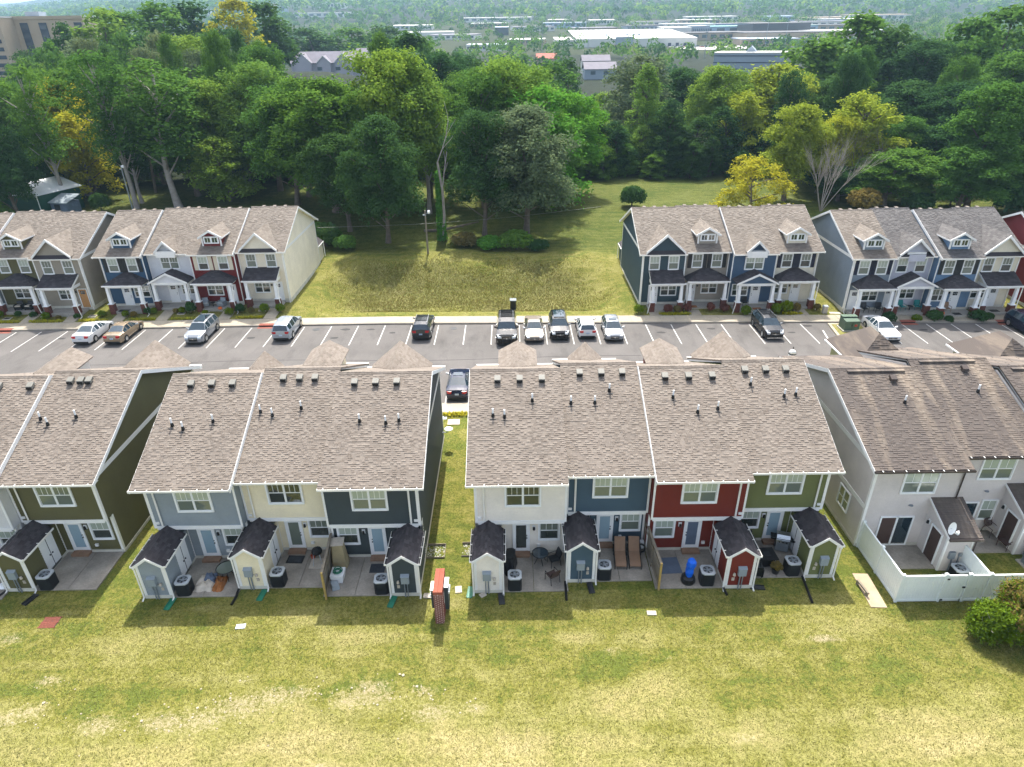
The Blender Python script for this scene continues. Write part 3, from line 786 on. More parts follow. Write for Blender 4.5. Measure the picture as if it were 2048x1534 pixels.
def gable_tabs(mb, xc, hw, yf, zpk, drop, sl, e, tw, seed):
    L = math.hypot(hw, drop)
    for sg in (-1, 1):
        s = (-sg * hw / L, 0, drop / L); n = (sg * drop / L, 0, hw / L); ye = (zpk - drop - 5.7) / sl; yr = (zpk - 5.7) / sl
        shingle_tabs(mb, (xc + sg * hw, 0, zpk - drop + .002), (0, 1, 0), s, n, L, const(yf), lambda a: max(yf, ye) + (yr - max(yf, ye)) * min(1, a / L) - .01, e, tw, (.008, .02), seed)
def top_feature(root, W, kind, wall, roofm):
    """dormer or cross gable on the street side of a near unit, built mirrored in y"""
    g = MB(lambda P: (P[0], 14 - P[1], P[2])); g.rev = True
    t = MB(lambda P: (P[0], 14 - P[1], P[2])); t.rev = True
    c = W / 2
    if kind == 'dormer':
        yf, zpk, hw, drop = .9, 8.0, 1.28, .72
        d = MB(lambda P: (P[0], 14 - P[1], P[2])); zb = 5.7 + SL * 1.2
        for x in (c - 1.02, c + 1.02): d.face([(x, 1.2, zb), (x, 1.2, 7.3), (x, (7.3 - 5.7) / SL, 7.3)])
        d.face([(c - 1.02, 1.2, zb), (c + 1.02, 1.2, zb), (c + 1.02, 1.2, 7.42), (c, 1.2, 7.95), (c - 1.02, 1.2, 7.42)])
        o = add('dormer', d, 'siding_' + wall, root)
    elif kind == 'big':
        yf, zpk, hw, drop = -.05, 7.75, 2.1, 1.8; o = add('cross_gable', MB(lambda P: (P[0], 14 - P[1], P[2])).box(c - 1.9, .3, 5.75, c + 1.9, .4, 5.95), 'siding_' + wall, root)
    else:
        yf, zpk, hw, drop = -.02, 7.1, 1.2, 1.2; o = add('cross_gable', MB(lambda P: (P[0], 14 - P[1], P[2])).box(c - 1.0, .3, 5.75, c + 1.0, .4, 5.95), 'siding_' + wall, root)
    gable_roof(g, c, hw, yf, zpk, drop, SL, 0); rr = add('gable_roof', g, roofm, o)
    gable_tabs(t, c, hw, yf, zpk, drop, SL, .16, .3, int(W * 91))
    tag(add('shingles', t, roofm, o), kind='stuff')

NEAR = {}
def NU(k, *a, **q): NEAR[k] = near_unit(k, *a, **q)
P3 = lambda a, b: [(f, 7 * (1 - ((py + 4 - 742) / 225) * .93)) for f, py in zip(a, b)]
NU('N0', 'pale grey townhouse cut off by the left edge of the near row', -32.6, -27.56, 28.1, 'pale', False, False, False, (.5, .87), [(.5, 3.8)], 'glass_blind', 'glass_dark', 'glass_dark', 'glass_door', 'dormer', 3)
NU('N1', 'dark olive townhouse with a plain olive gable wall, left in the near row', -27.54, -22.8, 28.72, 'olive', False, False, True, (.28, .41, .51), P3((.13, .25, .55), (850, 862, 847)), 'glass_mid', 'glass_mid', 'glass_dark', 'glass_door', 'big', 4)
NU('N2', 'blue-grey townhouse between the dark olive and the cream one, near row', -19.76, -14.9, 28.08, 'bluegrey', False, True, False, (.2, .45, .7), P3((.14, .28, .6), (855, 863, 848)), 'glass_blind', 'glass_mid', 'glass_dark', 'glass_door', 'small', 5)
NU('N3', 'cream townhouse between the blue-grey and the charcoal one, near row', -14.88, -10.3, 28.66, 'cream', False, False, False, (.29, .5, .7), P3((.1, .26, .6), (840, 848, 833)), 'glass_dark', 'glass_dark', 'glass_dark', 'glass_mid', 'dormer', 6, lower_up='glass_mid')
NU('N4', 'charcoal townhouse at the grass gap beside the brick sign wall', -10.28, -5.14, 28.0, 'charcoal', True, False, True, (.21, .45, .69), P3((.33, .62, .76), (850, 855, 850)), 'glass_blind', 'glass_mid', 'glass_dark', 'glass_door', 'big', 7)
NU('N5', 'ivory townhouse at the left end of the middle near block', -2.1, 2.9, 28.14, 'ivory', False, True, False, (.25, .51, .77), P3((.2, .33, .65), (845, 848, 813)), 'glass_dark', 'glass_dark', 'glass_dark', 'glass_dark', 'dormer', 8, lower_up='glass_mid')
NU('N6', 'slate blue townhouse between the ivory and the brick red one', 2.92, 7.53, 28.82, 'slate', False, False, False, (.24, .52, .79), P3((.1, .4, .6), (833, 833, 806)), 'glass_blind', 'glass_mid', 'glass_mid', 'glass_door', 'small', 9)
NU('N7', 'brick red townhouse in the middle near block', 7.55, 12.68, 28.22, 'red', True, False, False, (.28, .55, .82), P3((.33, .57, .8), (812, 845, 838)), 'glass_blind', 'glass_mid', 'glass_mid', 'mat_blue', 'dormer', 10)
NU('N8', 'moss green townhouse beside the grey vinyl one, near row', 12.7, 17.3, 28.92, 'moss', True, False, True, (.26, .53, .79), P3((.29, .67, .82), (798, 826, 823)), 'glass_blind', 'glass_mid', 'glass_dark', 'glass_door', 'big', 11)

# ------------------------------------------------------------------ far row, fronts to the camera
def rake(mb, c, hw, zpk, drop, y0, y1, w=.2):
    for sg in (-1, 1):
        a, b = (c + sg * hw, zpk - drop), (c, zpk)
        mb.hexa([(a[0], y0, a[1] - w), (b[0], y0, b[1] - w * 1.15), (b[0], y1, b[1] - w * 1.15), (a[0], y1, a[1] - w), (a[0], y0, a[1] + .02), (b[0], y0, b[1] + .03), (b[0], y1, b[1] + .03), (a[0], y1, a[1] + .02)])
def porch(root, kind, x0, x1, wall, spout):
    xm = (x0 + x1) / 2; ye = -1.35; yw = .43; ze = 2.9
    f = MB().box(x0 - .1, -1.25, -.4, x1 + .1, .38, -.0); p = add('porch', f, 'concrete', root)
    fr = MB().box(x0 + .02, -1.22, 2.6, x1 - .02, -1.0, 2.9).box(x0 + .02, -1.0, 2.6, x0 + .24, .4, 2.9).box(x1 - .24, -1.0, 2.6, x1 - .02, .4, 2.9).box(x0 + .2, -1.0, 2.86, x1 - .2, .4, 2.89)
    if kind != 'gable': fr.box(x0 - .22, ye - .06, ze - .12, x1 + .22, ye + .02, ze + .02)
    add('porch_beam', fr, 'white_trim', p)
    for x in (x0 + .18, x1 - .18):
        b = MB(); b.box(x - .27, -1.36, -.5, x + .27, -.84, .82)
        add('brick_pier', b, 'pier_brick', p)
        c = MB(); c.box(x - .3, -1.39, .82, x + .3, -.81, .88); q, r = .17, .13
        c.hexa([(x - q, -1.1 - q, .88), (x + q, -1.1 - q, .88), (x + q, -1.1 + q, .62), (x - q, -1.1 + q, .88), (x - r, -1.1 - r, 2.6), (x + r, -1.1 - r, 2.6), (x + r, -1.1 + r, 2.6), (x - r, -1.1 + r, 2.6)])
        add('porch_column', c, 'white_paint', p)
    d = MB(); t = MB(); dz = .92; e, tw = .19, .34
    if kind == 'hip':
        a0, a1 = x0 - .22, x1 + .22; r0, r1 = xm - .35, xm + .35; zt = ze + dz
        d.face([(a0, ye, ze), (a1, ye, ze), (r1, yw, zt), (r0, yw, zt)]); d.face([(a1, ye, ze), (a1, yw, ze), (r1, yw, zt)]); d.face([(a0, yw, ze), (a0, ye, ze), (r0, yw, zt)]); d.face([(a0, ye, ze - .05), (a0, yw, ze - .05), (a1, yw, ze - .05), (a1, ye, ze - .05)])
        L = math.hypot(yw - ye, dz); s = (0, (yw - ye) / L, dz / L)
        shingle_tabs(t, (a0, ye, ze + .004), (1, 0, 0), s, (0, -s[2], s[1]), L, lambda a: a / L * (r0 - a0), lambda a: (a1 - a0) - a / L * (a1 - r1), e, tw, (.008, .02), 5)
        for sg, ax, rx in ((1, a0, r0), (-1, a1, r1)):
            w = abs(rx - ax); L2 = math.hypot(w, dz); s2 = (sg * w / L2, 0, dz / L2)
            shingle_tabs(t, (ax, ye, ze + .004), (0, 1, 0), s2, (-sg * dz / L2, 0, w / L2), L2, lambda a: a / L2 * (yw - ye), const(yw - ye), e, tw, (.008, .02), 6)
    elif kind == 'shed':
        a0, a1 = x0 - .1, x1 + .1; zt = ze + dz
        d.hexa([(a0, ye, ze), (a1, ye, ze), (a1, yw, zt - .02), (a0, yw, zt - .02), (a0, ye, ze + .05), (a1, ye, ze + .05), (a1, yw, zt + .05), (a0, yw, zt + .05)])
        L = math.hypot(yw - ye, dz); s = (0, (yw - ye) / L, dz / L)
        shingle_tabs(t, (a0, ye, ze + .054), (1, 0, 0), s, (0, -s[2], s[1]), L, const(0), const(a1 - a0), e, tw, (.008, .02), 5)
        w = MB(); tr = MB()
        for x, sg in ((x0 + .03, -1), (x1 - .03, 1)):
            w.face([(x, -1.2, 2.9), (x, yw, 2.9), (x, yw, zt - .1)])
            xx = x + sg * .14
            tr.hexa([(x, ye, ze - .16), (xx, ye, ze - .16), (xx, yw, zt - .2), (x, yw, zt - .2), (x, ye, ze + .04), (xx, ye, ze + .04), (xx, yw, zt + .03), (x, yw, zt + .03)])
        add('porch_gable', w, 'siding_' + wall, p); add('porch_trim', tr, 'white_trim', p)
    else:
        zt = ze + 1.05; hw = (x1 - x0) / 2 + .25
        for sg in (-1, 1):
            A = [(xm, ye - .05, zt), (xm + sg * hw, ye - .05, ze), (xm + sg * hw, yw, ze), (xm, yw, zt)]
            d.face(A); d.face([(x, y, z - .07) for x, y, z in A][::-1])
            L = math.hypot(hw, zt - ze); s = (-sg * hw / L, 0, (zt - ze) / L)
            shingle_tabs(t, (xm + sg * hw, 0, ze + .004), (0, 1, 0), s, (sg * s[2], 0, hw / L), L, const(ye - .04), const(yw), e, tw, (.008, .02), 7)
        w = MB(); siding(w, (0, -1.2), (1, 0), (0, -1), 2.88, zt - .1, lambda z: xm - hw + .12 + (z - ze) * hw / (zt - ze), lambda z: xm + hw - .12 - (z - ze) * hw / (zt - ze), .16)
        add('porch_gable', w, 'siding_' + wall, p)
        tr = MB(); rake(tr, xm, hw, zt, zt - ze, ye - .08, ye - .02, .17); add('porch_trim', tr, 'white_trim', p)
    rf = add('porch_roof', d, 'shingle_dark', p); tag(add('shingles', t, 'shingle_dark', p), kind='stuff')
    x = x1 - .1 if spout > 0 else x0 + .1
    mb = MB(); mb.path([(x + spout * .3, -1.3, 2.8), (x + spout * .2, -1.42, .7), (x + spout * .42, -1.5, -.3), (x + spout * .42, -1.9, -.38)], .045, 5); add('downspout', mb, 'gutter_white', p)
    return p
def far_unit(label, X0, X1, yg, base, wall, kind, pk, pf, df, wf, sh, eL, eR, roofm='shingle_far', seed=1, spout=1, upw=(.28, .72), upg=('glass_blind', 'glass_dark'), wn=2, leaf='white_paint', ww=1.75):
    W = X1 - X0; root = thing('townhouse', label, 'townhouse', (X0, yg, base), 0, 'townhouses in the far row')
    shell(root, W, wall, roofm, eL, eR, False, exposure=.16, tabw=.32, seed=seed, skirt_z=-.9, hang=False, strips={30: 'R', 33: 'R', 35: 'R', 39: 'L', 43: 'L'}.get(seed, ''))
    roof_bits(root, W, (), ())
    for f in (.25, .5, .75):
        add('roof_vent', cached('rvb', lambda: MB().prism([(-.2, .2), (.2, .24), (.2, .0), (-.2, .0)], -.17, .17, 'x').mesh('roof_vent')), roofm, root, (f * W, 7.55, 5.7 + SL * (14 - 7.55) + .0))
    y = .43
    if kind == 'small': window(root, W / 2, 3.84, 2.0, 1.55, y, 2, upg[0], upg[1])
    else:
        for f in upw:
            window(root, f * W, 3.84, 1.14, 1.52, y, 1, upg[0], upg[1], trim=.08)
            if sh:
                for sg in (-1, 1):
                    def shut():
                        mb = MB().box(-.2, -.05, 0, .2, 0, 1.5)
                        for k in range(12): mb.box(-.15, -.062, .08 + k * .12, .15, -.05, .15 + k * .12)
                        return mb.mesh('shutter')
                    add('shutter', cached(('sh', sh), shut), sh, root, (f * W + sg * .8, y - .005, 3.84))
    window(root, wf * W, .95, ww, 1.35, y, wn, 'glass_mid', 'glass_dark', grid=1, trim=.08)
    door(root, df * W, .08, y, 1.02, 2.12, 'six', 0, leaf=leaf, hs=1 if df < .5 else -1)
    add('wall_lamp', MB().lathe([(.05, 0), (.08, .05), (.05, .22)], (0, -.1, 0), 6), 'black', root, (df * W + (.68 if df < .5 else -.68), y, 1.75))
    c = W / 2; sl = SL
    if kind == 'dormer':
        yf, zpk, hw, drop = .92, 7.98, 1.3, .74; zb = 5.7 + sl * 1.2
        d = MB(); siding(d, (0, 1.2), (1, 0), (0, -1), zb, 7.86, lambda z: c - 1.02 if z < 7.35 else c - 1.02 + (z - 7.35) * 1.8, lambda z: c + 1.02 if z < 7.35 else c + 1.02 - (z - 7.35) * 1.8, .16)
        for x in (c - 1.02, c + 1.02): d.face([(x, 1.2, zb), (x, 1.2, 7.3), (x, (7.3 - 5.7) / sl, 7.3)])
        o = add('dormer', d, 'siding_' + wall, root)
        tr = MB(); tr.box(c - 1.05, 1.14, zb, c - .9, 1.24, 7.3); tr.box(c + .9, 1.14, zb, c + 1.05, 1.24, 7.3); rake(tr, c, hw, zpk, drop, yf - .05, yf + .02, .18)
        for sg in (-1, 1): tr.box(c + sg * 1.28, yf, 7.12, c + sg * 1.33, 3.3, 7.24); tr.box(c + sg * 1.05, yf, 7.1, c + sg * 1.3, 3.2, 7.13)
        add('dormer_trim', tr, 'white_trim', o)
        fr = MB().box(c - .8, 1.1, 6.52, c + .8, 1.18, 6.64).box(c - .8, 1.1, 7.16, c + .8, 1.18, 7.28).box(c - .8, 1.1, 6.64, c - .66, 1.18, 7.16).box(c + .66, 1.1, 6.64, c + .8, 1.18, 7.16).box(c - .09, 1.1, 6.64, c + .09, 1.18, 7.16).box(c - .4, 1.12, 6.64, c - .36, 1.17, 7.16).box(c + .36, 1.12, 6.64, c + .4, 1.17, 7.16)
        add('dormer_window', fr, 'white_paint', o)
        add('pane', MB().box(c - .66, 1.14, 6.64, c - .09, 1.19, 7.16), 'glass_car', o); add('pane', MB().box(c + .09, 1.14, 6.64, c + .66, 1.19, 7.16), 'glass_car', o)
    else:
        if kind == 'big': yf, zpk, hw, drop, yw, zb = -.1, 7.75, 2.05, 1.85, .2, 5.98
        elif kind == 'wide': yf, zpk, hw, drop, yw, zb = -.1, 7.45, 1.75, 1.6, .36, 5.55
        else: yf, zpk, hw, drop, yw, zb = -.15, 7.05, 1.15, 1.15, .36, 5.55
        m = drop / hw; hi = hw - .12
        w = MB(); siding(w, (0, yw), (1, 0), (0, -1), zb, zpk - .1, lambda z: max(c - hi, c - hw + (z - zpk + drop) / m), lambda z: min(c + hi, c + hw - (z - zpk + drop) / m), .17)
        o = add('cross_gable', w, 'siding_' + wall, root)
        tr = MB(); rake(tr, c, hw, zpk, drop, yf - .06, yf + .02, .22)
        if kind == 'small': tr.box(c - 1.02, -.2, 5.3, c + 1.02, .36, 5.98)
        if kind == 'wide': tr.box(c - .95, -.02, 5.88, c + .95, .36, 6.08)
        add('gable_trim', tr, 'white_trim', o)
        if kind == 'wide':
            w = MB(); siding(w, (0, -.19), (1, 0), (0, -1), 5.2, 5.9, const(c - .85), const(c + .85), .17); add('gable_panel', w, 'siding_' + wall, o)
        if kind in ('big', 'wide'):
            t = MB()
            for a, b in (((c - hw + .12, c + hw - .12),) if kind == 'big' else ((c - hw + .1, c - .87), (c + .87, c + hw - .1))):
                t.hexa([(a, -.2, 5.66), (b, -.2, 5.66), (b, yw, 5.9), (a, yw, 5.9), (a, -.2, 5.72), (b, -.2, 5.72), (b, yw, 6.02), (a, yw, 6.02)])
            add('pent_roof', t, 'shingle_dark', o)  # dark shingle tone paints in the shadow lying on this strip
    g = MB(); gable_roof(g, c, hw, yf, zpk, drop, sl, 0); add('gable_roof', g, roofm, o)
    t = MB(); gable_tabs(t, c, hw, yf, zpk, drop, sl, .2, .4, seed * 7); tag(add('shingles', t, roofm, o), kind='stuff')
    porch(root, pk, pf[0] * W, pf[1] * W, wall, spout)
    for x, e in ((.1, eL), (W - .1, eR)):
        if e: downspout(root, [(x, .0, 5.6), (x, .36, 5.35), (x, .36, -.2), (x, .1, -.3)])
    return root
FB = dict(L=.55, R=.4)
FU = [  # label, X0, X1, gutter y, base, wall, kind, porch, porch extent, door, window, shutters, ends, roof, spout
 ('sage townhouse cut off by the left edge of the far row', -60.6, -55.64, 67.65, .55, 'stone', 'big', 'shed', (.15, .85), .3, .7, None, 0, 0, 'shingle_far', 1),
 ('dark olive townhouse with a dormer, at the left edge of the far row', -55.6, -50.66, 68.25, .55, 'olive', 'dormer', 'hip', (.1, .95), .88, .47, None, 0, 0, 'shingle_far', 1),
 ('tan townhouse with a big gable next to the far olive one', -50.62, -45.6, 67.65, .55, 'tan', 'big', 'shed', (.16, .86), .85, .5, None, 0, 1, 'shingle_far', 1),
 ('navy blue townhouse with a blue dormer and dark shutters, left far block', -43.75, -39.14, 68.1, .55, 'navyblue', 'dormer', 'hip', (.14, .96), .42, .78, 'dark_metal', 1, 0, 'shingle_far', 1),
 ('white townhouse with a small gable between navy blue and dark red ones', -39.1, -34.38, 68.85, .55, 'white', 'small', 'gable', (.12, .92), .42, .8, None, 0, 0, 'shingle_far', 1),
 ('dark red townhouse with cream shutters in the left far block', -34.34, -29.44, 68.4, .55, 'maroon', 'dormer', 'hip', (.1, .92), .78, .42, 'siding_sand', 0, 0, 'shingle_far', 1),
 ('cream townhouse with a big gable at the right end of the left far block', -29.4, -24.5, 69.05, .55, 'butter', 'big', 'shed', (.15, .86), .77, .42, None, 0, 1, 'shingle_far', 1),
 ('dark teal townhouse at the left end of the middle far block', 13.9, 18.46, 66.75, .4, 'teal', 'big', 'shed', (.19, .92), .3, .66, None, 1, 0, 'shingle_far', -1),
 ('taupe townhouse with dark shutters beside the dark teal one', 18.5, 23.2, 67.3, .4, 'taupe', 'dormer', 'hip', (.06, .93), .2, .62, 'dark_metal', 0, 0, 'shingle_far', -1),
 ('denim blue townhouse with a small gable in the middle far block', 23.24, 27.9, 66.4, .4, 'denim', 'small', 'gable', (.1, .93), .62, .26, None, 0, 0, 'shingle_far', -1),
 ('pale cream townhouse with navy shutters at the right end of the middle far block', 27.94, 32.4, 66.95, .4, 'vanilla', 'dormer', 'hip', (.06, .92), .6, .22, 'paint_navy', 0, 1, 'shingle_far', 1),
 ('grey townhouse with navy shutters at the left end of the right far block', 34.9, 39.0, 64.3, .4, 'stone', 'dormer', 'hip', (.1, .97), .2, .58, 'paint_navy', 1, 0, 'shingle_far', -1),
 ('lilac townhouse with two teal chairs on its porch', 39.04, 43.3, 64.85, .4, 'lilac', 'wide', 'gable', (.1, .97), .12, .56, None, 0, 0, 'shingle_greyfar', -1),
 ('sky blue townhouse with a dormer in the right far block', 43.34, 47.7, 64.05, .4, 'sky', 'dormer', 'hip', (.1, .97), .62, .24, 'dark_metal', 0, 0, 'shingle_greyfar', 1),
 ('vanilla townhouse with a big gable at the right end of the right far block', 47.74, 52.0, 64.65, .4, 'vanilla', 'big', 'shed', (.15, .95), .62, .24, None, 0, 1, 'shingle_greyfar', 1),
 ('barn red townhouse cut off by the right edge of the far row', 54.4, 59.2, 62.6, .4, 'barn', 'dormer', 'hip', (.1, .95), .3, .7, None, 1, 0, 'shingle_greyfar', 1)]
FH = {}
for i, (lb, x0, x1, yg, b, wl, kd, pk, pf, df, wf, shc, el, er, rm_, sp) in enumerate(FU):
    FH[i] = far_unit(lb, x0, x1, yg, b, wl, kd, pk, pf, df, wf, shc, bool(el), bool(er), rm_, 30 + i, sp, upg=(rng.choice(['glass_mid', 'glass_blind', 'glass_blind']) if wl != 'vanilla' else 'glass_mid', rng.choice(['glass_mid', 'glass_dark'])), leaf='white_paint' if wl != 'tan' else 'wood_door')
    W = x1 - x0; px = {'hip': .5}.get(pk, .5)
    # walk from the porch to the pavement
    xd = x0 + df * W; yp = yg - 1.3; yc = float(curb(xd)) + 1.9; wk = thing('walkway', None, None, (0, 0, 0)); wk['kind'] = 'structure'
    n = max(2, int((yp - yc) / 1.3)); xd = min(max(xd, x0 + pf[0] * W + .5), x0 + pf[1] * W - .5)
    for k in range(n):
        a, c_ = yc + (yp - yc) * k / n, yc + (yp - yc) * (k + 1) / n
        z0, z1 = .15 + (b - .2 - .15) * k / n, .15 + (b - .2 - .15) * (k + 1) / n
        mb = MB(); mb.hexa([(xd - .62, a + .01, -.2), (xd + .62, a + .01, -.2), (xd + .62, c_ - .01, -.2), (xd - .62, c_ - .01, -.2), (xd - .62, a + .01, z0), (xd + .62, a + .01, z0), (xd + .62, c_ - .01, z1), (xd - .62, c_ - .01, z1)])
        add('walkway_slab', mb, 'sidewalk_concrete', wk)
    if i in (6, 7):                                           # storage shed seen past the far corner
        sx = W - 1.5 if i == 6 else .1
        mb = MB(); mb.box(sx, 13.55, -.9, sx + 1.4, 16.0, 2.35); s = add('storage_shed', mb, 'siding_' + wl, FH[i])
        mb = MB(); mb.prism([(sx - .15, 2.3), (sx + .7, 2.95), (sx + 1.55, 2.3), (sx + 1.55, 2.22), (sx + .7, 2.86), (sx - .15, 2.22)], 13.5, 16.15); add('shed_roof', mb, 'shingle_dark', s)
        mb = MB(); xx = sx + 1.55 if i == 6 else sx - .15; mb.box(xx - .06, 13.5, 2.16, xx + .06, 16.15, 2.28); add('shed_downspout', MB().tube((xx, 16.1, 2.2), (xx, 16.1, -.5), .05, 6), 'white_trim', s); add('shed_gutter', mb, 'white_trim', s)

# ------------------------------------------------------------------ grey vinyl units at the right end of the near row
def vinyl_unit(label, X0, yg, eL, eR, seed, sat):
    W = 4.95; root = thing('townhouse', label, 'townhouse', (X0, yg, 0), 0, 'grey vinyl townhouses at the right')
    shell(root, W, 'vinyl', 'shingle_old', eL, eR, False, zr=8.25, exposure=.14, tabw=.32, seed=seed, bands=(5.5, 2.8), gut='gutter_brown')
    sl = (8.25 - 5.7) / 7
    window(root, W * .52, 3.78, 1.95, 1.52, .43, 2, 'glass_blind', 'glass_mid', 1, trim=.08)
    roof_bits(root, W, (), ((.62, 4.35),), sl)
    v = add('roof_vent', MB().prism([(-.2, .02), (-.17, .2), (.17, .34), (.2, .18)], -.18, .18, 'x'), 'gutter_brown', root, (W * .62, 6.0, 5.7 + sl * 6.0))
    add('exhaust_vent', MB().lathe([(.13, 0), (.13, .03), (.06, .05)], (0, 0, 0), 10), 'grey_metal', root, (W * .5, .4, 2.95))
    add('ridge_vent', MB().box(W * .12, 6.6, 8.14, W * .82, 6.8, 8.25), 'shingle_old', root)
    # lean-to store with a brown door on its left side
    x0, x1 = 3.6, 5.05 if eR or True else W; yf = -1.6
    w = MB(); siding(w, (0, yf), (1, 0), (0, -1), 0, 2.5, const(x0), const(x1), .12)
    siding(w, (x0, 0), (0, 1), (-1, 0), 0, 3.35, lambda z: yf if z < 2.5 else yf + (z - 2.5) * 2.05 / .85, const(.45), .12)
    siding(w, (x1, 0), (0, 1), (1, 0), 0, 3.35, lambda z: yf if z < 2.5 else yf + (z - 2.5) * 2.05 / .85, const(.45), .12)
    s = add('storage_shed', w, 'siding_vinyl', root)
    d = MB(); d.hexa([(x0 - .15, yf - .25, 2.42), (x1 + .2, yf - .25, 2.42), (x1 + .2, .44, 3.4), (x0 - .15, .44, 3.4), (x0 - .15, yf - .25, 2.5), (x1 + .2, yf - .25, 2.5), (x1 + .2, .44, 3.48), (x0 - .15, .44, 3.48)])
    add('shed_roof', d, 'shingle_old', s)
    L = math.hypot(.69 - yf, .98); sv = (0, (.69 - yf) / L, .98 / L); t = MB()
    shingle_tabs(t, (x0 - .15, yf - .25, 2.504), (1, 0, 0), sv, (0, -sv[2], sv[1]), L, const(0), const(x1 - x0 + .35), .14, .32, (.012, .02), seed=seed)
    tag(add('shingles', t, 'shingle_old', s), kind='stuff')
    tr = MB(); tr.hexa([(x0 - .18, yf - .26, 2.38), (x0 - .15, yf - .26, 2.38), (x0 - .15, .44, 3.36), (x0 - .18, .44, 3.36), (x0 - .18, yf - .26, 2.52), (x0 - .15, yf - .26, 2.52), (x0 - .15, .44, 3.5), (x0 - .18, .44, 3.5)])
    add('corner_board', MB().box(x0 - .03, yf - .03, 0, x0 + .08, yf + .07, 2.45), 'white_trim', s); add('corner_board', MB().box(x1 - .08, yf - .03, 0, x1 + .03, yf + .07, 2.45), 'white_trim', s)
    add('rake_board', tr, 'white_trim', s)
    gt = MB().box(x0 - .15, yf - .38, 2.36, x1 + .2, yf - .26, 2.48); add('shed_gutter', gt, 'gutter_brown', s)
    gt = MB(); gt.tube((x1 + .06, yf - .1, 2.4), (x1 + .06, yf - .1, .05), .05, 4); add('shed_downspout', gt, 'gutter_brown', s)
    door(root, x0 - .02, .12, -.75, 1.0, 2.1, 'plain', R(-90), leaf='brown_door', hs=-1)
    wall_lamp(root, 0, 0, 0).matrix_basis = Matrix.Translation((x0 - .03, .02, 2.0)) @ Matrix.Rotation(R(-90), 4, 'Z')
    mb = MB(); mb.box(x0 + .3, yf - .16, .95, x0 + .62, yf - .02, 1.4); mb.tube((x0 + .55, yf - .08, 0), (x0 + .55, yf - .08, .95), .04, 6); mb.box(x0 + .85, yf - .12, 1.1, x0 + 1.0, yf - .02, 1.3); mb.tube((x0 + .9, yf - .06, 0), (x0 + .9, yf - .06, 1.1), .025, 6)
    add('meter_box', mb, 'grey_metal', s)
    # sliding patio door
    def slide():
        mb = MB()
        for a, b in ((-.95, -.87), (.87, .95), (-.05, .05)): mb.box(a, -.07, 0, b, 0, 2.1)
        mb.box(-.87, -.07, 2.02, .87, 0, 2.1); mb.box(-.87, -.07, 0, .87, 0, .08)
        return mb.mesh('patio_door')
    pdr = add('patio_door', cached('slide', slide), 'white_paint', root, (1.95 if eL else 1.35, .43, .1))
    add('pane', cached('sl1', lambda: MB().box(-.87, -.03, .08, -.05, -.005, 2.02).mesh('pane')), 'brown_door', pdr); add('pane', cached('sl2', lambda: MB().box(.05, -.03, .08, .87, -.005, 2.02).mesh('pane')), 'glass_car', pdr)
    downspout(root, [(W - .12, .0, 5.6), (W - .12, .36, 5.3), (W - .12, .36, 3.4)], 'gutter_brown')
    pt = thing('patio', None, None, (X0, yg, 0)); pt['kind'] = 'structure'; add('patio_slab', MB().box(1.2, -1.5, -.1, 3.58, .38, .07), 'patio_concrete', pt)
    return root
G1 = vinyl_unit('grey vinyl townhouse behind the white privacy fence', 19.75, 28.87, True, False, 61, True)
wi = window(G1, 0, 1.15, 1.3, 1.35, 0, 2, 'glass_mid', 'glass_mid', 0, R(-90), trim=.08); wi.location = (-.02, 2.6, 1.15)
wi = window(G1, 0, 3.6, 1.0, 1.35, 0, 1, 'glass_mid', 'glass_mid', 0, R(-90), trim=.08); wi.location = (-.02, 9.2, 3.6)
G2 = vinyl_unit('grey vinyl townhouse with two slatted chairs on its patio', 24.75, 30.05, False, False, 62, False)
window(G2, 2.92, .9, .95, 1.45, .43, 1, 'glass_blind', 'glass_mid', 1, trim=.07)
G3 = vinyl_unit('grey vinyl townhouse cut off by the right edge', 29.75, 28.9, False, False, 63, False)
for root, xa, xb in ((G2, -.6, 3.6), (G3, 3.0, 7.4)):
    mb = MB().box(xa + .3, 11.6, 2.6, xb - .3, 15.6, 5.55); w = add('front_wing', mb, 'siding_olivewall', root)
    xm = (xa + xb) / 2; mb = MB(); a0, a1, b0, b1 = xa - .1, xb + .1, 11.2, 16.0; z0, zt = 5.6, 7.35; r0, r1 = (xm, 13.0), (xm, 14.3)
    mb.face([(a0, b0, z0), (a1, b0, z0), (*r0, zt)]); mb.face([(a0, b0, z0), (*r0, zt), (*r1, zt), (a0, b1, z0)]); mb.face([(a1, b0, z0), (a1, b1, z0), (*r1, zt), (*r0, zt)]); mb.face([(a0, b1, z0), (*r1, zt), (a1, b1, z0)])
    add('wing_roof', mb, 'shingle_old', w)
    t = MB(); L = math.hypot(13.0 - b0, zt - z0); sv = (0, (13.0 - b0) / L, (zt - z0) / L)
    shingle_tabs(t, (a0, b0, z0 + .004), (1, 0, 0), sv, (0, -sv[2], sv[1]), L, lambda a: a / L * (xm - a0), lambda a: (a1 - a0) - a / L * (a1 - xm), .16, .5, seed=5)
    tag(add('shingles', t, 'shingle_old', w), kind='stuff')
    mb = MB().box(a0 - .05, b0 - .1, 5.44, a1 + .05, b0 + .02, 5.58).box(a0 - .08, b0 - .1, 5.48, a0, b1, 5.58); add('wing_gutter', mb, 'white_trim', w)

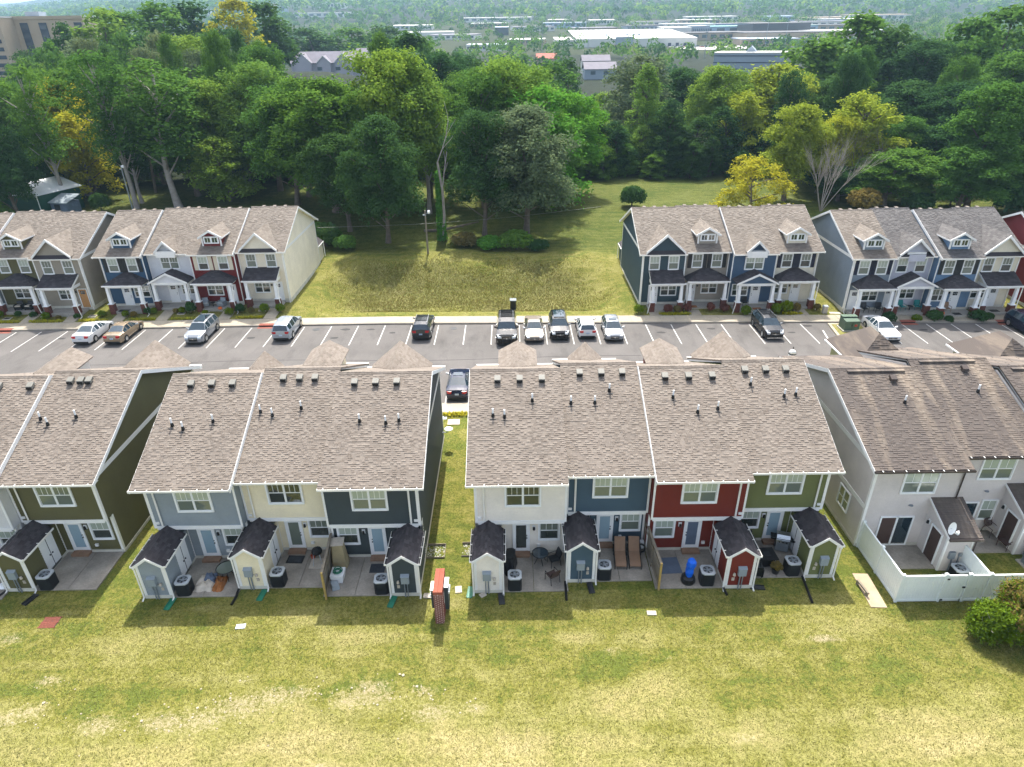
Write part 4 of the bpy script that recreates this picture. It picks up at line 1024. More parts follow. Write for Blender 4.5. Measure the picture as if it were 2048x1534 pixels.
# ------------------------------------------------------------------ cars (nose towards -y)
KINDS = {  # stations: (fraction, z top, belt z, roof half width factor), cowl, roof front, roof rear, deck
    'sedan': dict(L=4.75, W=1.82, H=1.45, st=[(0, .52, .52, .8), (.015, .66, .64, .88), (.06, .76, .74, .95), (.17, .86, .82, .95), (.28, .96, .9, .9), (.43, 1.4, .93, .66), (.52, 1.45, .94, .66), (.545, 1.45, .94, .66), (.66, 1.42, .96, .66), (.82, 1.08, .99, .82), (.9, 1.06, 1.0, .9), (.975, 1.02, .96, .92), (1, .7, .7, .85)], ws=(4, 5), rw=(8, 9), sw=[(5, 6), (7, 8)], q=[(4, 5), (8, 9)]),
    'suv': dict(L=4.6, W=1.86, H=1.7, st=[(0, .6, .6, .82), (.015, .82, .78, .9), (.06, .95, .92, .95), (.16, 1.03, 1.0, .95), (.25, 1.1, 1.05, .92), (.39, 1.62, 1.08, .7), (.53, 1.7, 1.09, .72), (.55, 1.7, 1.09, .72), (.74, 1.68, 1.1, .72), (.77, 1.68, 1.1, .72), (.93, 1.6, 1.14, .7), (.985, 1.12, 1.08, .88), (1, .72, .72, .85)], ws=(4, 5), rw=(10, 11), sw=[(5, 6), (7, 8), (9, 10)], q=[(4, 5)]),
    'big': dict(L=5.2, W=2.02, H=1.9, st=[(0, .72, .72, .88), (.012, 1.0, .95, .92), (.05, 1.12, 1.1, .96), (.16, 1.18, 1.15, .96), (.26, 1.24, 1.2, .93), (.36, 1.78, 1.22, .78), (.52, 1.9, 1.22, .8), (.54, 1.9, 1.22, .8), (.74, 1.9, 1.22, .8), (.76, 1.9, 1.22, .8), (.95, 1.84, 1.24, .78), (.99, 1.25, 1.2, .9), (1, .8, .8, .88)], ws=(4, 5), rw=(10, 11), sw=[(5, 6), (7, 8), (9, 10)], q=[]),
    'hatch': dict(L=4.25, W=1.78, H=1.5, st=[(0, .55, .55, .8), (.015, .7, .68, .88), (.06, .8, .78, .95), (.16, .89, .86, .95), (.26, .98, .93, .9), (.42, 1.43, .96, .68), (.54, 1.5, .97, .69), (.565, 1.5, .97, .69), (.74, 1.47, .98, .69), (.77, 1.46, .98, .69), (.9, 1.38, 1.02, .68), (.975, 1.0, .98, .86), (1, .66, .66, .85)], ws=(4, 5), rw=(10, 11), sw=[(5, 6), (7, 8), (9, 10)], q=[(4, 5)]),
    'coupe': dict(L=4.65, W=1.8, H=1.42, st=[(0, .5, .5, .8), (.015, .63, .6, .88), (.06, .73, .72, .95), (.18, .83, .8, .95), (.3, .93, .88, .9), (.44, 1.36, .91, .64), (.54, 1.42, .92, .64), (.555, 1.42, .92, .64), (.68, 1.38, .95, .63), (.87, 1.06, .98, .8), (.93, 1.03, .98, .88), (.98, .98, .94, .9), (1, .68, .68, .85)], ws=(4, 5), rw=(8, 9), sw=[(5, 6), (7, 8)], q=[(4, 5), (8, 9)])}
def car_meshes(kind):
    d = KINDS[kind]; L, Wd = d['L'], d['W']; hw = Wd / 2; sec = []
    for f, zt, zb, rf in d['st']:
        y = -L / 2 + f * L; e = 1 - .16 * max(0, (.06 - f) / .06) - .1 * max(0, (f - .95) / .05); h = hw * e
        lo = .2 + .1 * (f < .02 or f > .99)
        sec.append([(h * .9, y, lo), (h * .985, y, lo + .12), (h, y, (lo + zb) / 2 + .05), (h * .965, y, zb), (hw * rf * e, y, zt - .03), (hw * rf * e * .75, y, zt + .0), (0, y, zt + .02)])
    P = {k: MB() for k in ('body', 'windscreen', 'rear_window', 'side_window')}
    n = len(sec)
    for i in range(n - 1):
        for j in range(6):
            k = 'body'
            if (i, i + 1) == d['ws'] and j >= 4: k = 'windscreen'
            elif (i, i + 1) == d['rw'] and j >= 4: k = 'rear_window'
            elif (i, i + 1) in d['sw'] and j == 3: k = 'side_window'
            for sg in (1, -1):
                q = [sec[i][j], sec[i+1][j], sec[i+1][j+1], sec[i][j+1]]; q = [(x * sg, y, z) for x, y, z in q]
                if k == 'side_window':                       # paint frames round the glass
                    c = np.mean(q, 0); inn = [tuple(np.array(p) * .93 + c * .07) for p in q]
                    for t in range(4):
                        fq = [q[t], q[(t+1) % 4], inn[(t+1) % 4], inn[t]]; P['body'].face(fq if sg > 0 else fq[::-1])
                    q = inn
                elif k in ('windscreen', 'rear_window') and j == 4:
                    a, b = np.array(q[0]), np.array(q[3]); c_, e_ = np.array(q[1]), np.array(q[2])
                    m0, m1 = a * .8 + b * .2, c_ * .8 + e_ * .2
                    fq = [tuple(a), tuple(c_), tuple(m1), tuple(m0)]; P['body'].face(fq if sg > 0 else fq[::-1]); q = [tuple(m0), tuple(m1), tuple(e_), tuple(b)]
                elif (i, i + 1) in d['q'] and j == 3:        # quarter glass beside the pillars
                    c = np.mean(q, 0); inn = [tuple(np.array(p) * .72 + c * .28) for p in q]
                    for t in range(4):
                        fq = [q[t], q[(t+1) % 4], inn[(t+1) % 4], inn[t]]; P['body'].face(fq if sg > 0 else fq[::-1])
                    q = inn; k = 'side_window'
                P[k].face(q if sg > 0 else q[::-1])
    for s, rev in ((sec[0], 0), (sec[-1], 1)):
        ring = [p for p in s] + [(-x, y, z) for x, y, z in s[::-1][1:]]
        P['body'].face(ring[::-1] if rev else ring)
    out = {k: smooth(m.mesh(k), 38) for k, m in P.items()}
    und = MB().box(-hw * .88, -L / 2 + .12, .16, hw * .88, L / 2 - .12, .4); out['underbody'] = und.mesh('underbody')
    return out
def car(label, kind, paint, x, y, nose=-1, roof=None, rails=False, sunroof=False, ang=0, cat='car', low=None, plate='number_plate', grp='cars parked in the far bays'):
    """y is where the end nearest the camera stands"""
    d = KINDS[kind]; L, Wd, H = d['L'], d['W'], d['H']; hw = Wd / 2
    t = thing('parked_car', label, cat, (x, y + L / 2, .005), (0 if nose < 0 else math.pi) + ang, grp)
    me = cached(('car', kind), lambda: car_meshes(kind))
    def put(n, key, m, par=t):
        k = (n, kind, m if isinstance(m, str) else 'x')
        me_ = cached(('carm', n, kind, m), lambda: me[key].copy()); return add(n, me_, m, par)
    b = put('body', 'body', 'paint_' + paint); put('underbody', 'underbody', 'black')
    put('windscreen', 'windscreen', 'glass_car'); put('rear_window', 'rear_window', 'glass_car'); put('side_windows', 'side_window', 'glass_car')
    wr = .33 if kind in ('sedan', 'coupe', 'hatch') else .37
    for sx in (-1, 1):
        for fy in (-.31, .295):
            w = add('wheel', cached(('tyre', wr), lambda: MB().tube((-.11, 0, 0), (.11, 0, 0), wr, 16).mesh('wheel')), 'rubber', t, (sx * (hw - .085), fy * L, wr))
            add('rim', cached(('rim', wr), lambda: MB().tube((-.118, 0, 0), (.118, 0, 0), wr * .64, 12).mesh('rim')), 'steel' if paint != 'ink' else 'grey_metal', w)
            a = add('wheel_arch', cached(('arch', wr, hw), lambda: MB().tube((-.09, 0, 0), (.088, 0, 0), wr * 1.18, 16).mesh('wheel_arch')), 'black', t, (sx * (hw - .09), fy * L, wr + .01))
        z = d['st'][2][1]; zz = d['st'][1][1]
        add('headlight', cached(('hl', kind, sx), lambda: MB().hexa([(sx * hw * .5, -L/2 + .02, zz - .18), (sx * hw * .83, -L/2 + .02, zz - .16), (sx * hw * .955, -L/2 + .34, z - .14), (sx * hw * .6, -L/2 + .3, z - .14), (sx * hw * .5, -L/2 + .03, zz - .02), (sx * hw * .82, -L/2 + .04, zz - .0), (sx * hw * .945, -L/2 + .36, z + .03), (sx * hw * .6, -L/2 + .3, z + .02)]).mesh('headlight')), 'head_lamp', t)
        zr = d['st'][-2][1]
        add('tail_light', cached(('tl', kind, sx), lambda: MB().hexa([(sx * hw * .48, L/2 - .11, zr - .26), (sx * hw * .9, L/2 - .28, zr - .26), (sx * hw * .87, L/2 - .03, zr - .3), (sx * hw * .48, L/2 + .002, zr - .28), (sx * hw * .48, L/2 - .11, zr - .06), (sx * hw * .93, L/2 - .28, zr - .06), (sx * hw * .89, L/2 - .04, zr - .08), (sx * hw * .48, L/2 - .02, zr - .08)]).mesh('tail_light')), 'tail_lamp', t)
        add('mirror', cached(('mi', kind, sx), lambda: MB().hexa([(sx * (hw - .03), -L * .19, d['st'][4][2] + .02), (sx * (hw + .2), -L * .185, d['st'][4][2] + .04), (sx * (hw + .2), -L * .165, d['st'][4][2] + .04), (sx * (hw - .03), -L * .15, d['st'][4][2] + .02), (sx * (hw - .03), -L * .19, d['st'][4][2] + .12), (sx * (hw + .2), -L * .185, d['st'][4][2] + .2), (sx * (hw + .2), -L * .165, d['st'][4][2] + .2), (sx * (hw - .03), -L * .15, d['st'][4][2] + .12)]).mesh('mirror')), 'paint_' + paint, t)
        if rails: add('roof_rail', cached(('rl', kind, sx), lambda: MB().tube((sx * hw * .64, -L * .08, H + .04), (sx * hw * .64, L * .36, H + .0), .022, 6).mesh('roof_rail')), 'steel', t)
    zf = d['st'][1][1]
    add('grille', cached(('gr', kind), lambda: MB().box(-hw * .46, -L/2 - .012, .38, hw * .46, -L/2 + .1, zf - .1).mesh('grille')), 'black', t)
    add('grille_bar', cached(('gb', kind), lambda: MB().box(-hw * .4, -L/2 - .022, zf - .2, hw * .4, -L/2, zf - .16).box(-.07, -L/2 - .026, zf - .25, .07, -L/2, zf - .12).mesh('grille_bar')), 'chrome', t)
    add('bumper', cached(('bp', kind, low), lambda: MB().box(-hw * .8, L/2 - .1, .22, hw * .8, L/2 + .012, .42).box(-hw * .8, -L/2 - .01, .2, hw * .8, -L/2 + .1, .32).mesh('bumper')), low or 'black_plastic', t)
    add('number_plate', cached(('np', kind), lambda: MB().box(-.16, L/2 - .02, .62, .16, L/2 + .01, .76).mesh('number_plate')), plate, t)
    if rails: add('roof_rack', cached(('rk', kind), lambda: MB().tube((-hw * .64, L * .05, H + .06), (hw * .64, L * .05, H + .06), .02, 6).tube((-hw * .64, L * .26, H + .05), (hw * .64, L * .26, H + .05), .02, 6).mesh('roof_rack')), 'black_plastic', t)
    if sunroof: add('sunroof', cached(('sr', kind), lambda: MB().box(-hw * .42, -L * .02, H + .0, hw * .42, L * .1, H + .024).mesh('sunroof')), 'glass_car', t)
    if roof: add('roof_panel', cached(('rp', kind, roof), lambda: MB().box(-hw * .55, -L * .06, H + .004, hw * .55, L * .33, H + .022).mesh('roof_panel')), roof, t)
    return t
car('white sedan seen from behind, leftmost of the parked cars', 'sedan', 'white', -42.1, 59.15, 1)
car('gold tan sedan parked right beside the white one', 'sedan', 'gold', -39.0, 59.1, 1)
car('silver crossover facing the lane with a dark glass roof', 'suv', 'silver', -31.0, 58.9, -1, roof='glass_car', rails=False)
car('pale silver crossover seen from behind with a plain white roof', 'suv', 'ice', -22.6, 59.4, 1)
car('dark grey crossover with roof bars, alone in the middle bays', 'suv', 'graphite', -8.85, 59.2, 1, rails=True)
car('big black sport utility car with roof rails, tallest of the parked row', 'big', 'ink', -.45, 57.6, -1, rails=True)
car('champagne sedan between the big black car and the black crossover', 'sedan', 'champagne', 2.25, 58.2, -1)
car('black crossover facing out between champagne sedan and white hatchback', 'suv', 'coal', 4.75, 58.7, -1, roof='glass_car')
car('white hatchback seen from behind with red tail lights', 'hatch', 'white', 7.45, 58.9, 1)
car('silver hatchback with an open sunroof, rightmost in the middle group', 'hatch', 'silver', 10.0, 58.2, -1, sunroof=True)
car('black crossover with bright lower bumper trim in front of the cream far house', 'suv', 'coal', 25.4, 58.1, -1, low='chrome', rails=True)
car('white coupe beside the transformer island', 'coupe', 'white', 36.3, 57.2, -1)
car('black crossover cut by the right edge of the picture', 'suv', 'violet', 50.7, 57.2, -1)
car('navy blue sedan in the gap between the near blocks, tail towards the lawn', 'sedan', 'navy', -4.5, 46.95, 1, sunroof=True, grp='cars parked in the near bays')

# ------------------------------------------------------------------ back patios
def ac_unit(label, x, y, z=.083, pad=False, body='dark_metal', s=.74):
    t = thing('air_conditioner', label, 'air conditioner', (x, y, z), R(rng.uniform(-3, 3)), 'air conditioners on the back patios'); h = s / 2
    if pad: add('pad', MB().box(-h - .12, -h - .12, -.08, h + .12, h + .12, .0), 'concrete', t)
    def cab():
        mb = MB(); c = .1
        pts = [(-h + c, -h), (h - c, -h), (h, -h + c), (h, h - c), (h - c, h), (-h + c, h), (-h, h - c), (-h, -h + c)]
        mb.prism([(px * .96, py * .96) for px, py in pts], .03, .8, 'z')
        for k in range(12): mb.prism(pts, .06 + k * .062, .098 + k * .062, 'z')
        mb.prism(pts, 0, .04, 'z')
        return mb.mesh('cabinet')
    add('cabinet', cached(('acc', s), cab), body, t)
    def top():
        mb = MB(); n = 16; ro = []
        for k in range(n):
            a = 2 * math.pi * k / n + math.pi / n; q = h / max(abs(math.cos(a)), abs(math.sin(a))); q = min(q, h * 1.22); ro.append((q * math.cos(a), q * math.sin(a)))
        ri = [(.27 * math.cos(2 * math.pi * k / n + math.pi / n), .27 * math.sin(2 * math.pi * k / n + math.pi / n)) for k in range(n)]
        for k in range(n):
            a, b, c, d = ro[k], ro[(k+1) % n], ri[(k+1) % n], ri[k]
            mb.face([(*a, .86), (*b, .86), (*c, .875), (*d, .875)]); mb.face([(*a, .79), (*b, .79), (*b, .86), (*a, .86)]); mb.face([(*d, .875), (*c, .875), (*c, .83), (*d, .83)])
        return mb.mesh('top_cover')
    add('top_cover', cached(('act', s), top), 'pale_metal', t)
    add('fan_well', cached('acf', lambda: MB().lathe([(.268, .8), (.27, .825), (.01, .826)], (0, 0, 0), 16).mesh('fan_well')), 'black', t)
    def fan():
        mb = MB()
        for k in range(5):
            a = k * 1.2566; b = a + .75; mb.face([(.05 * math.cos(a), .05 * math.sin(a), .835), (.25 * math.cos(a), .25 * math.sin(a), .835), (.25 * math.cos(b), .25 * math.sin(b), .845), (.05 * math.cos(b), .05 * math.sin(b), .84)])
        mb.lathe([(.08, .835), (.08, .88), (.02, .885)], (0, 0, 0), 10); return mb.mesh('fan')
    add('fan', cached('acfan', fan), 'grey_metal', t)
    def guard():
        mb = MB()
        for k in range(20):
            a = k * math.pi / 10; mb.tube((.08 * math.cos(a), .08 * math.sin(a), .882), (.275 * math.cos(a), .275 * math.sin(a), .878), .004, 3, cap=False)
        return mb.mesh('fan_guard')
    add('fan_guard', cached('acg', guard), 'grey_metal', t)
    return t
ac_unit('air conditioner beside the dark olive shed', -25.55, 26.98); ac_unit('air conditioner beside the tarpaulin heap and blue-grey shed', -17.8, 26.4)
ac_unit('air conditioner beside the cream shed', -12.9, 26.95); ac_unit('air conditioner beside the charcoal shed', -7.15, 26.32)
ac_unit('air conditioner in front of the black covered barbecue by the ivory shed', .0, 26.45); ac_unit('air conditioner beside the slate blue shed', 4.9, 27.12)
ac_unit('air conditioner between blue wrapped punching bag and brick red shed', 10.4, 26.6); ac_unit('air conditioner beside the moss green shed', 15.25, 27.25)
ac_unit('pale air conditioner behind the white gate', 24.0, 26.55, .03, True, 'grey_metal'); ac_unit('air conditioner on a concrete pad at the right edge', 28.75, 27.5, .08, True, 'grey_metal', .8)
ac_unit('air conditioner cut by the left edge', -30.3, 26.5)

def wood_fence(label, x0, y0, x1, y1, h, face):
    t = thing('privacy_fence', label, 'fence', (x0, y0, 0), math.atan2(y1 - y0, x1 - x0), 'wooden privacy fences between patios'); L = math.hypot(x1 - x0, y1 - y0)
    for x in (0, L / 2, L - .1):
        add('post', cached(('wpost', h, x < .1), lambda: MB().box(-.05, -.05, -.1, .05, .05, h + (.06 if x < .1 else -.1)).mesh('post')), 'wood_new' if x < .1 else 'wood_old', t, (x, 0, 0))
    for z in (.4, h - .35): add('rail', MB().box(.05, -face * .085, z, L - .06, -face * .05, z + .09), 'wood_old', t)
    n = int(L / .148); bd = cached(('board', h), lambda: MB().box(-.07, -.011, .06, .07, .011, h).mesh('board'))
    for k in range(n): add('board', bd, 'wood_old', t, (.09 + k * .148, face * .062 + rng.uniform(-.004, .004), rng.uniform(-.01, .01)))
    add('cap_rail', MB().box(-.05, -.07, h, L, .07, h + .03), 'wood_old', t)
wood_fence('weathered wooden fence between the cream and the charcoal patio', -10.06, 25.75, -10.3, 28.9, 1.85, 1)
wood_fence('weathered wooden fence between the slate blue and the brick red patio', 7.72, 26.1, 7.56, 29.6, 1.85, -1)

def splash(label, x, y, m, rz=0): 
    t = thing('splash_block', label, 'splash block', (x, y, .02), rz, 'splash blocks below the downspouts')
    mb = MB(); mb.hexa([(-.16, -.4, 0), (.16, -.4, 0), (.11, .4, 0), (-.11, .4, 0), (-.16, -.4, .03), (.16, -.4, .03), (.11, .4, .05), (-.11, .4, .05)]); add('trough', mb, m, t)
    mb = MB(); mb.box(-.16, -.4, .03, -.13, .38, .08); mb.box(.13, -.4, .03, .16, .38, .08); add('rim', mb, m, t)
for q in (('black splash block below the dark olive shed', -26.0, 26.0, 'black_plastic', -.35), ('green splash block below the blue-grey shed', -18.3, 25.55, 'green_plastic', -.05), ('green splash block below the cream shed', -13.6, 26.1, 'green_plastic', -.1),
          ('green splash block left of the charcoal shed', -6.5, 25.5, 'green_plastic', -.2), ('pale splash block right of the charcoal shed', -4.5, 25.85, 'stone_pale', 1.5), ('dark splash block right of the ivory shed', -.72, 25.6, 'dark_metal', .1),
          ('green splash block left of the ivory shed', -2.4, 26.1, 'green_plastic', -.1), ('dark splash block right of the slate blue shed', 4.1, 26.3, 'dark_metal', .1), ('dark splash block right of the brick red shed', 13.05, 26.15, 'dark_metal', 1.5)): splash(*q)
def drain_pipe(label, pts):
    mb = MB()
    for a, b in zip(pts, pts[1:]):
        n = max(1, int(math.dist(a, b) / .05))
        for k in range(n):
            p = [a[i] + (b[i] - a[i]) * k / n for i in range(3)]; q = [a[i] + (b[i] - a[i]) * (k + .6) / n for i in range(3)]; mb.tube(p, q, .07, 8)
    tag(add('drain_pipe', mb, 'black_plastic'), label, 'drain pipe', 'black drain pipes on the lawn')
drain_pipe('black ribbed drain pipe curving off the cream shed', [(-15.0, 26.5, .1), (-14.95, 26.0, .08), (-15.0, 25.4, .08)])
drain_pipe('black ribbed drain pipe between ivory patio and slate blue shed', [(2.75, 26.7, .12), (2.74, 26.1, .08), (2.72, 25.4, .08)])
drain_pipe('short black ribbed drain pipe at the brick red shed', [(11.2, 26.15, .12), (11.24, 25.9, .08), (11.27, 25.6, .08)])
drain_pipe('long black ribbed drain pipe from the moss green shed', [(15.75, 26.85, .12), (15.7, 26.3, .08), (15.55, 25.0, .08)])
drain_pipe('black ribbed drain pipe at the left edge of the lawn', [(-27.7, 26.6, .1), (-27.9, 26.1, .08), (-28.3, 25.6, .08)])

# brick sign wall
t = thing('sign_wall', 'brick sign wall standing end-on in the lawn with grey boards on both faces', 'sign wall', (-3.84, 24.0, 0))
add('core', MB().box(-.217, .008, -.1, .217, 1.655, 2.0), 'mortar', t)
bw, bh, g = .205, .056, .018
bfull = MB().box(-bw / 2, 0, 0, bw / 2, .1, bh).mesh('brick'); bhalf = MB().box(-.0475, 0, 0, .0475, .1, bh).mesh('brick'); bs = MB().box(0, -bw / 2, 0, .1, bw / 2, bh).mesh('brick'); bt = MB().box(-.113, 0, 0, .113, .062, .2).mesh('brick')
rows = 27
for r in range(rows):
    z = r * (bh + g)
    if r % 2 == 0:
        for x in (-.113, .113): add('brick', bfull, 'brick', t, (x, 0, z))
    else:
        add('brick', bfull, 'brick', t, (0, 0, z))
        for x in (-.172, .172): add('brick', bhalf, 'brick', t, (x, 0, z))
    for k in range(7):
        y = .22 + k * .222 + (.11 if r % 2 else 0)
        if y < 1.62 and not (.95 < z + .3 and .5 < y < 1.4 and k % 1 == 0 and z < 1.6 and z > .7):
            add('brick', bs, 'brick', t, (.128, y, z))
            if k < 4: add('brick', bs, 'brick', t, (-.228, y, z))
for k in range(22):
    for x in (-.118, .118): add('brick', bt, 'brick_top', t, (x, .005 + k * .0755, 2.0 + rng.uniform(-.003, .003)))
for sg, y0, y1, z0, z1 in ((-1, .55, 1.15, .55, 1.75), (1, .75, 1.42, .25, 1.75)):
    a, b = sg * .229, sg * .42
    s = add('sign_board', MB().box(a, y0, z0, b, y1, z1), 'siding_charcoal', t)
    add('board_cap', MB().box(a, y0 - .02, z1, b + sg * .03, y1 + .02, z1 + .05), 'white_paint', s)
    mb = MB()
    for k in range(4): mb.lathe([(.03, -.08), (.055, -.05), (.055, .05), (.03, .08)], (b + sg * .03, y0 + .1 + k * .15, z1 - .42), 8)
    add('raised_letter', mb, 'white_paint', s)
    add('board_post', MB().box(a, y1 - .12, 0, b - sg * .04, y1 - .02, z0), 'grey_metal', s)
def flat(name, label, cat, x, y, sx, sy, m, rz=0, h=.04, zb=None):
    t = add(name, MB().hexa([(-sx / 2, -sy / 2, -.05), (sx / 2, -sy / 2, -.05), (sx / 2, sy / 2, -.05), (-sx / 2, sy / 2, -.05), (-sx / 2 + .015, -sy / 2 + .015, h), (sx / 2 - .015, -sy / 2 + .015, h), (sx / 2 - .015, sy / 2 - .015, h), (-sx / 2 + .015, sy / 2 - .015, h)]), m, None, (x, y, (tz(x, y) if zb is None else zb)), rz)
    return tag(t, label, cat)
flat('stone_slab', 'white slab on the grass right of the brick sign wall', 'slab', -3.05, 26.3, .38, .5, 'stone_pale', .1, .05)
flat('utility_cover', 'pale utility cover in the lawn below the cream patio', 'utility cover', -14.0, 23.98, .5, .32, 'pale_metal', .1)
flat('utility_cover', 'white utility cover in the lawn below the slate blue house', 'utility cover', 7.05, 24.5, .5, .3, 'stone_pale', -.05)
flat('utility_cover', 'white cover turned cornerwise at the foot of the ivory shed', 'utility cover', -1.72, 25.9, .36, .3, 'stone_pale', .6)
flat('concrete_slab', 'pale concrete slab in the grass gap behind the hedge strip', 'slab', -4.55, 43.7, .95, .8, 'stone_pale', .02, .06)
flat('grate_box', 'small square drain box in the grass gap', 'drain', -5.4, 44.4, .55, .5, 'grey_metal', 0, .03)
flat('concrete_slab', 'long concrete strip slab beside the white fence', 'slab', 18.95, 25.85, .85, 2.45, 'tan_concrete', -.06, .04)
t = thing('beam_bench', 'weathered low beam on short feet on the long concrete slab', 'beam', (18.55, 25.85, .04), .1)
add('beam', MB().box(-.06, -.5, .2, .06, .5, .3), 'wood_old', t)
for y in (-.45, .4): add('foot', MB().box(-.06, y, -.02, .06, y + .1, .2), 'wood_old', t)
t = thing('drain_grate', 'rusty red drain grate with slanted bars in the lawn, far left', 'drain grate', (-24.0, 24.42, tz(-24, 24.42) + .015), .03)
add('grate_pit', MB().box(-.42, -.33, -.06, .42, .33, .0), 'black', t); add('grate_frame', MB().box(-.45, -.36, -.05, .45, -.32, .02).box(-.45, .32, -.05, .45, .36, .02).box(-.45, -.02, .002, .45, .02, .022), 'red_iron', t)
gb = MB().hexa([(-.02, -.32, .0), (.02, -.32, .0), (.06, .32, .0), (.02, .32, .0), (-.02, -.32, .02), (.02, -.32, .02), (.06, .32, .02), (.02, .32, .02)]).mesh('grate_bar')
for k in range(12): add('grate_bar', gb, 'red_iron', t, (-.4 + k * .068, 0, 0))
def gravel_bed(label, x, y):
    t = thing('gravel_bed', label, 'gravel bed', (x, y, 0))
    add('edging', MB().box(-.55, -.55, -.05, .55, -.52, .12).box(-.55, .52, -.05, .55, .55, .16).box(.52, -.52, -.05, .55, .52, .13), 'wood_old', t)
    mb = MB()
    for k in range(90):
        px, py, q = rng.uniform(-.5, .5), rng.uniform(-.5, .5), rng.uniform(.03, .06); mb.lathe([(q, 0), (q * .8, q * .6), (q * .2, q * .8)], (px, py, .0), 5)
    tag(add('gravel', mb, 'meadow_wire', t), kind='stuff')
gravel_bed('gravel drain bed at the charcoal house', -4.55, 29.3); gravel_bed('gravel drain bed at the ivory house', -2.5, 29.4); gravel_bed('gravel drain bed between the dark olive and blue-grey houses', -21.3, 29.3)

Z = .085
def covered(label, name, cat, x, y, w, d, h, m, top=.8, rz=0, jit=.05, seed=1):
    q = random.Random(seed); rings = []; n = 14; mb = MB(); lv = 7
    for i in range(lv):
        f = i / (lv - 1); s = 1 - (1 - top) * f; rr = []
        for k in range(n):
            a = 2 * math.pi * k / n; c, s_ = math.cos(a), math.sin(a); sq = 1 / max(abs(c), abs(s_)) ** .75
            j = 1 + q.uniform(-jit, jit) + .06 * math.sin(k * 2.2 + i * .4) * (1 - f)
            rr.append(mb.p((c * sq * w / 2 * s * j, s_ * sq * d / 2 * s * j, h * f ** .9)))
        rings.append(rr)
    for A, B in zip(rings, rings[1:]):
        for k in range(n): mb.f.append([A[k], A[(k+1) % n], B[(k+1) % n], B[k]]); mb.m.append(0)
    mb.f.append(rings[-1]); mb.m.append(0)
    t = thing(name, label, cat, (x, y, Z), rz); add('cover', smooth(mb.mesh('cover'), 40), m, t); return t
covered('barbecue under a black cover beside the ivory shed', 'covered_barbecue', 'barbecue', -.25, 27.75, 1.15, .65, 1.15, 'black_plastic', .8, R(80), .07, 3)
t = covered('tall tan covered patio heater leaning against the wooden fence', 'covered_heater', 'covered heater', -9.85, 28.35, .95, .85, 1.6, 'tan_cover', .72, .1, .06, 4)
add('cover_top', MB().box(-.36, -.34, 1.6, .36, .34, 1.66), 'stone_pale', t)
t = thing('storage_bin', 'white bin with a coiled green hose on top, by the wooden fence', 'bin', (-9.7, 27.15, Z)); add('bin', MB().hexa([(-.28, -.3, 0), (.28, -.3, 0), (.28, .3, 0), (-.28, .3, 0), (-.36, -.36, .55), (.36, -.36, .55), (.36, .36, .55), (-.36, .36, .55)]), 'white_paint', t)
t = thing('garden_hose', 'coiled green garden hose lying on the white bin', 'hose', (-9.7, 27.15, Z + .56)); mb = MB()
for k in range(90):
    a, b = k * .35, (k + 1) * .35; ra, rb = .12 + .16 * (k % 40) / 40, .12 + .16 * ((k + 1) % 40) / 40; z = .03 + .04 * (k // 30)
    mb.tube((ra * math.cos(a), ra * math.sin(a), z), (rb * math.cos(b), rb * math.sin(b), z), .02, 5, cap=False)
add('coil', mb, 'green_plastic', t)
# tarpaulin heap and loose cardboard
def heap(name, label, cat, x, y, parts, seed):
    q = random.Random(seed); t = thing(name, label, cat, (x, y, Z))
    for nm, ox, oy, w, d, h, m in parts:
        mb = MB(); n = 9; V = []
        for i in range(n):
            for j in range(n):
                u, v = i / (n - 1) * 2 - 1, j / (n - 1) * 2 - 1; e = max(0, 1 - max(abs(u), abs(v)) ** 3)
                V.append(mb.p((ox + u * w / 2 * (1 + q.uniform(-.1, .1)), oy + v * d / 2 * (1 + q.uniform(-.1, .1)), h * e * q.uniform(.45, 1.0) + .005)))
        for i in range(n - 1):
            for j in range(n - 1): mb.f.append([V[i*n+j], V[(i+1)*n+j], V[(i+1)*n+j+1], V[i*n+j+1]]); mb.m.append(0)
        add(nm, mb, m, t)
heap('junk_heap', 'heap of pale plastic sheeting and brown cardboard on the blue-grey patio', 'heap', -16.65, 26.95, [('plastic_sheet', -.25, 0, 1.1, 1.2, .45, 'stone_pale'), ('blue_sheet', -.1, .25, .7, .7, .58, 'mat_blue'), ('cardboard', .5, -.05, .6, 1.1, .42, 'orange_brown')], 2)
heap('junk_heap', 'crumpled white paper beside the drain pipe at the left edge', 'heap', -28.1, 27.0, [('paper', 0, 0, .5, .5, .2, 'white_paint')], 5)
t = thing('bucket', 'small black bucket between tarpaulin heap and blue-grey shed', 'bucket', (-18.25, 26.6, Z)); add('pail', MB().lathe([(.14, 0), (.17, .3), (.15, .3), (.12, .05)], (0, 0, 0), 12), 'black_plastic', t)
def round_table(label, x, y, r=.5, glass='glass_mid', m='black'):
    t = thing('patio_table', label, 'table', (x, y, Z)); add('table_top', MB().lathe([(r * .94, .69), (r * .94, .7)], n=20), glass, t)
    mb = MB()
    for k in range(20): a, b = k * math.pi / 10, (k + 1) * math.pi / 10; mb.tube((r * math.cos(a), r * math.sin(a), .7), (r * math.cos(b), r * math.sin(b), .7), .025, 5, cap=False)
    add('table_rim', mb, m, t)
    for k in range(4):
        a = k * math.pi / 2 + .4; add('leg', MB().path([(r * .85 * math.cos(a), r * .85 * math.sin(a), .68), (.18 * math.cos(a), .18 * math.sin(a), .35), (r * .8 * math.cos(a), r * .8 * math.sin(a), 0)], .02, 5), m, t)
    return t
round_table('round glass patio table beside the tarpaulin heap', -15.9, 27.45, .52)
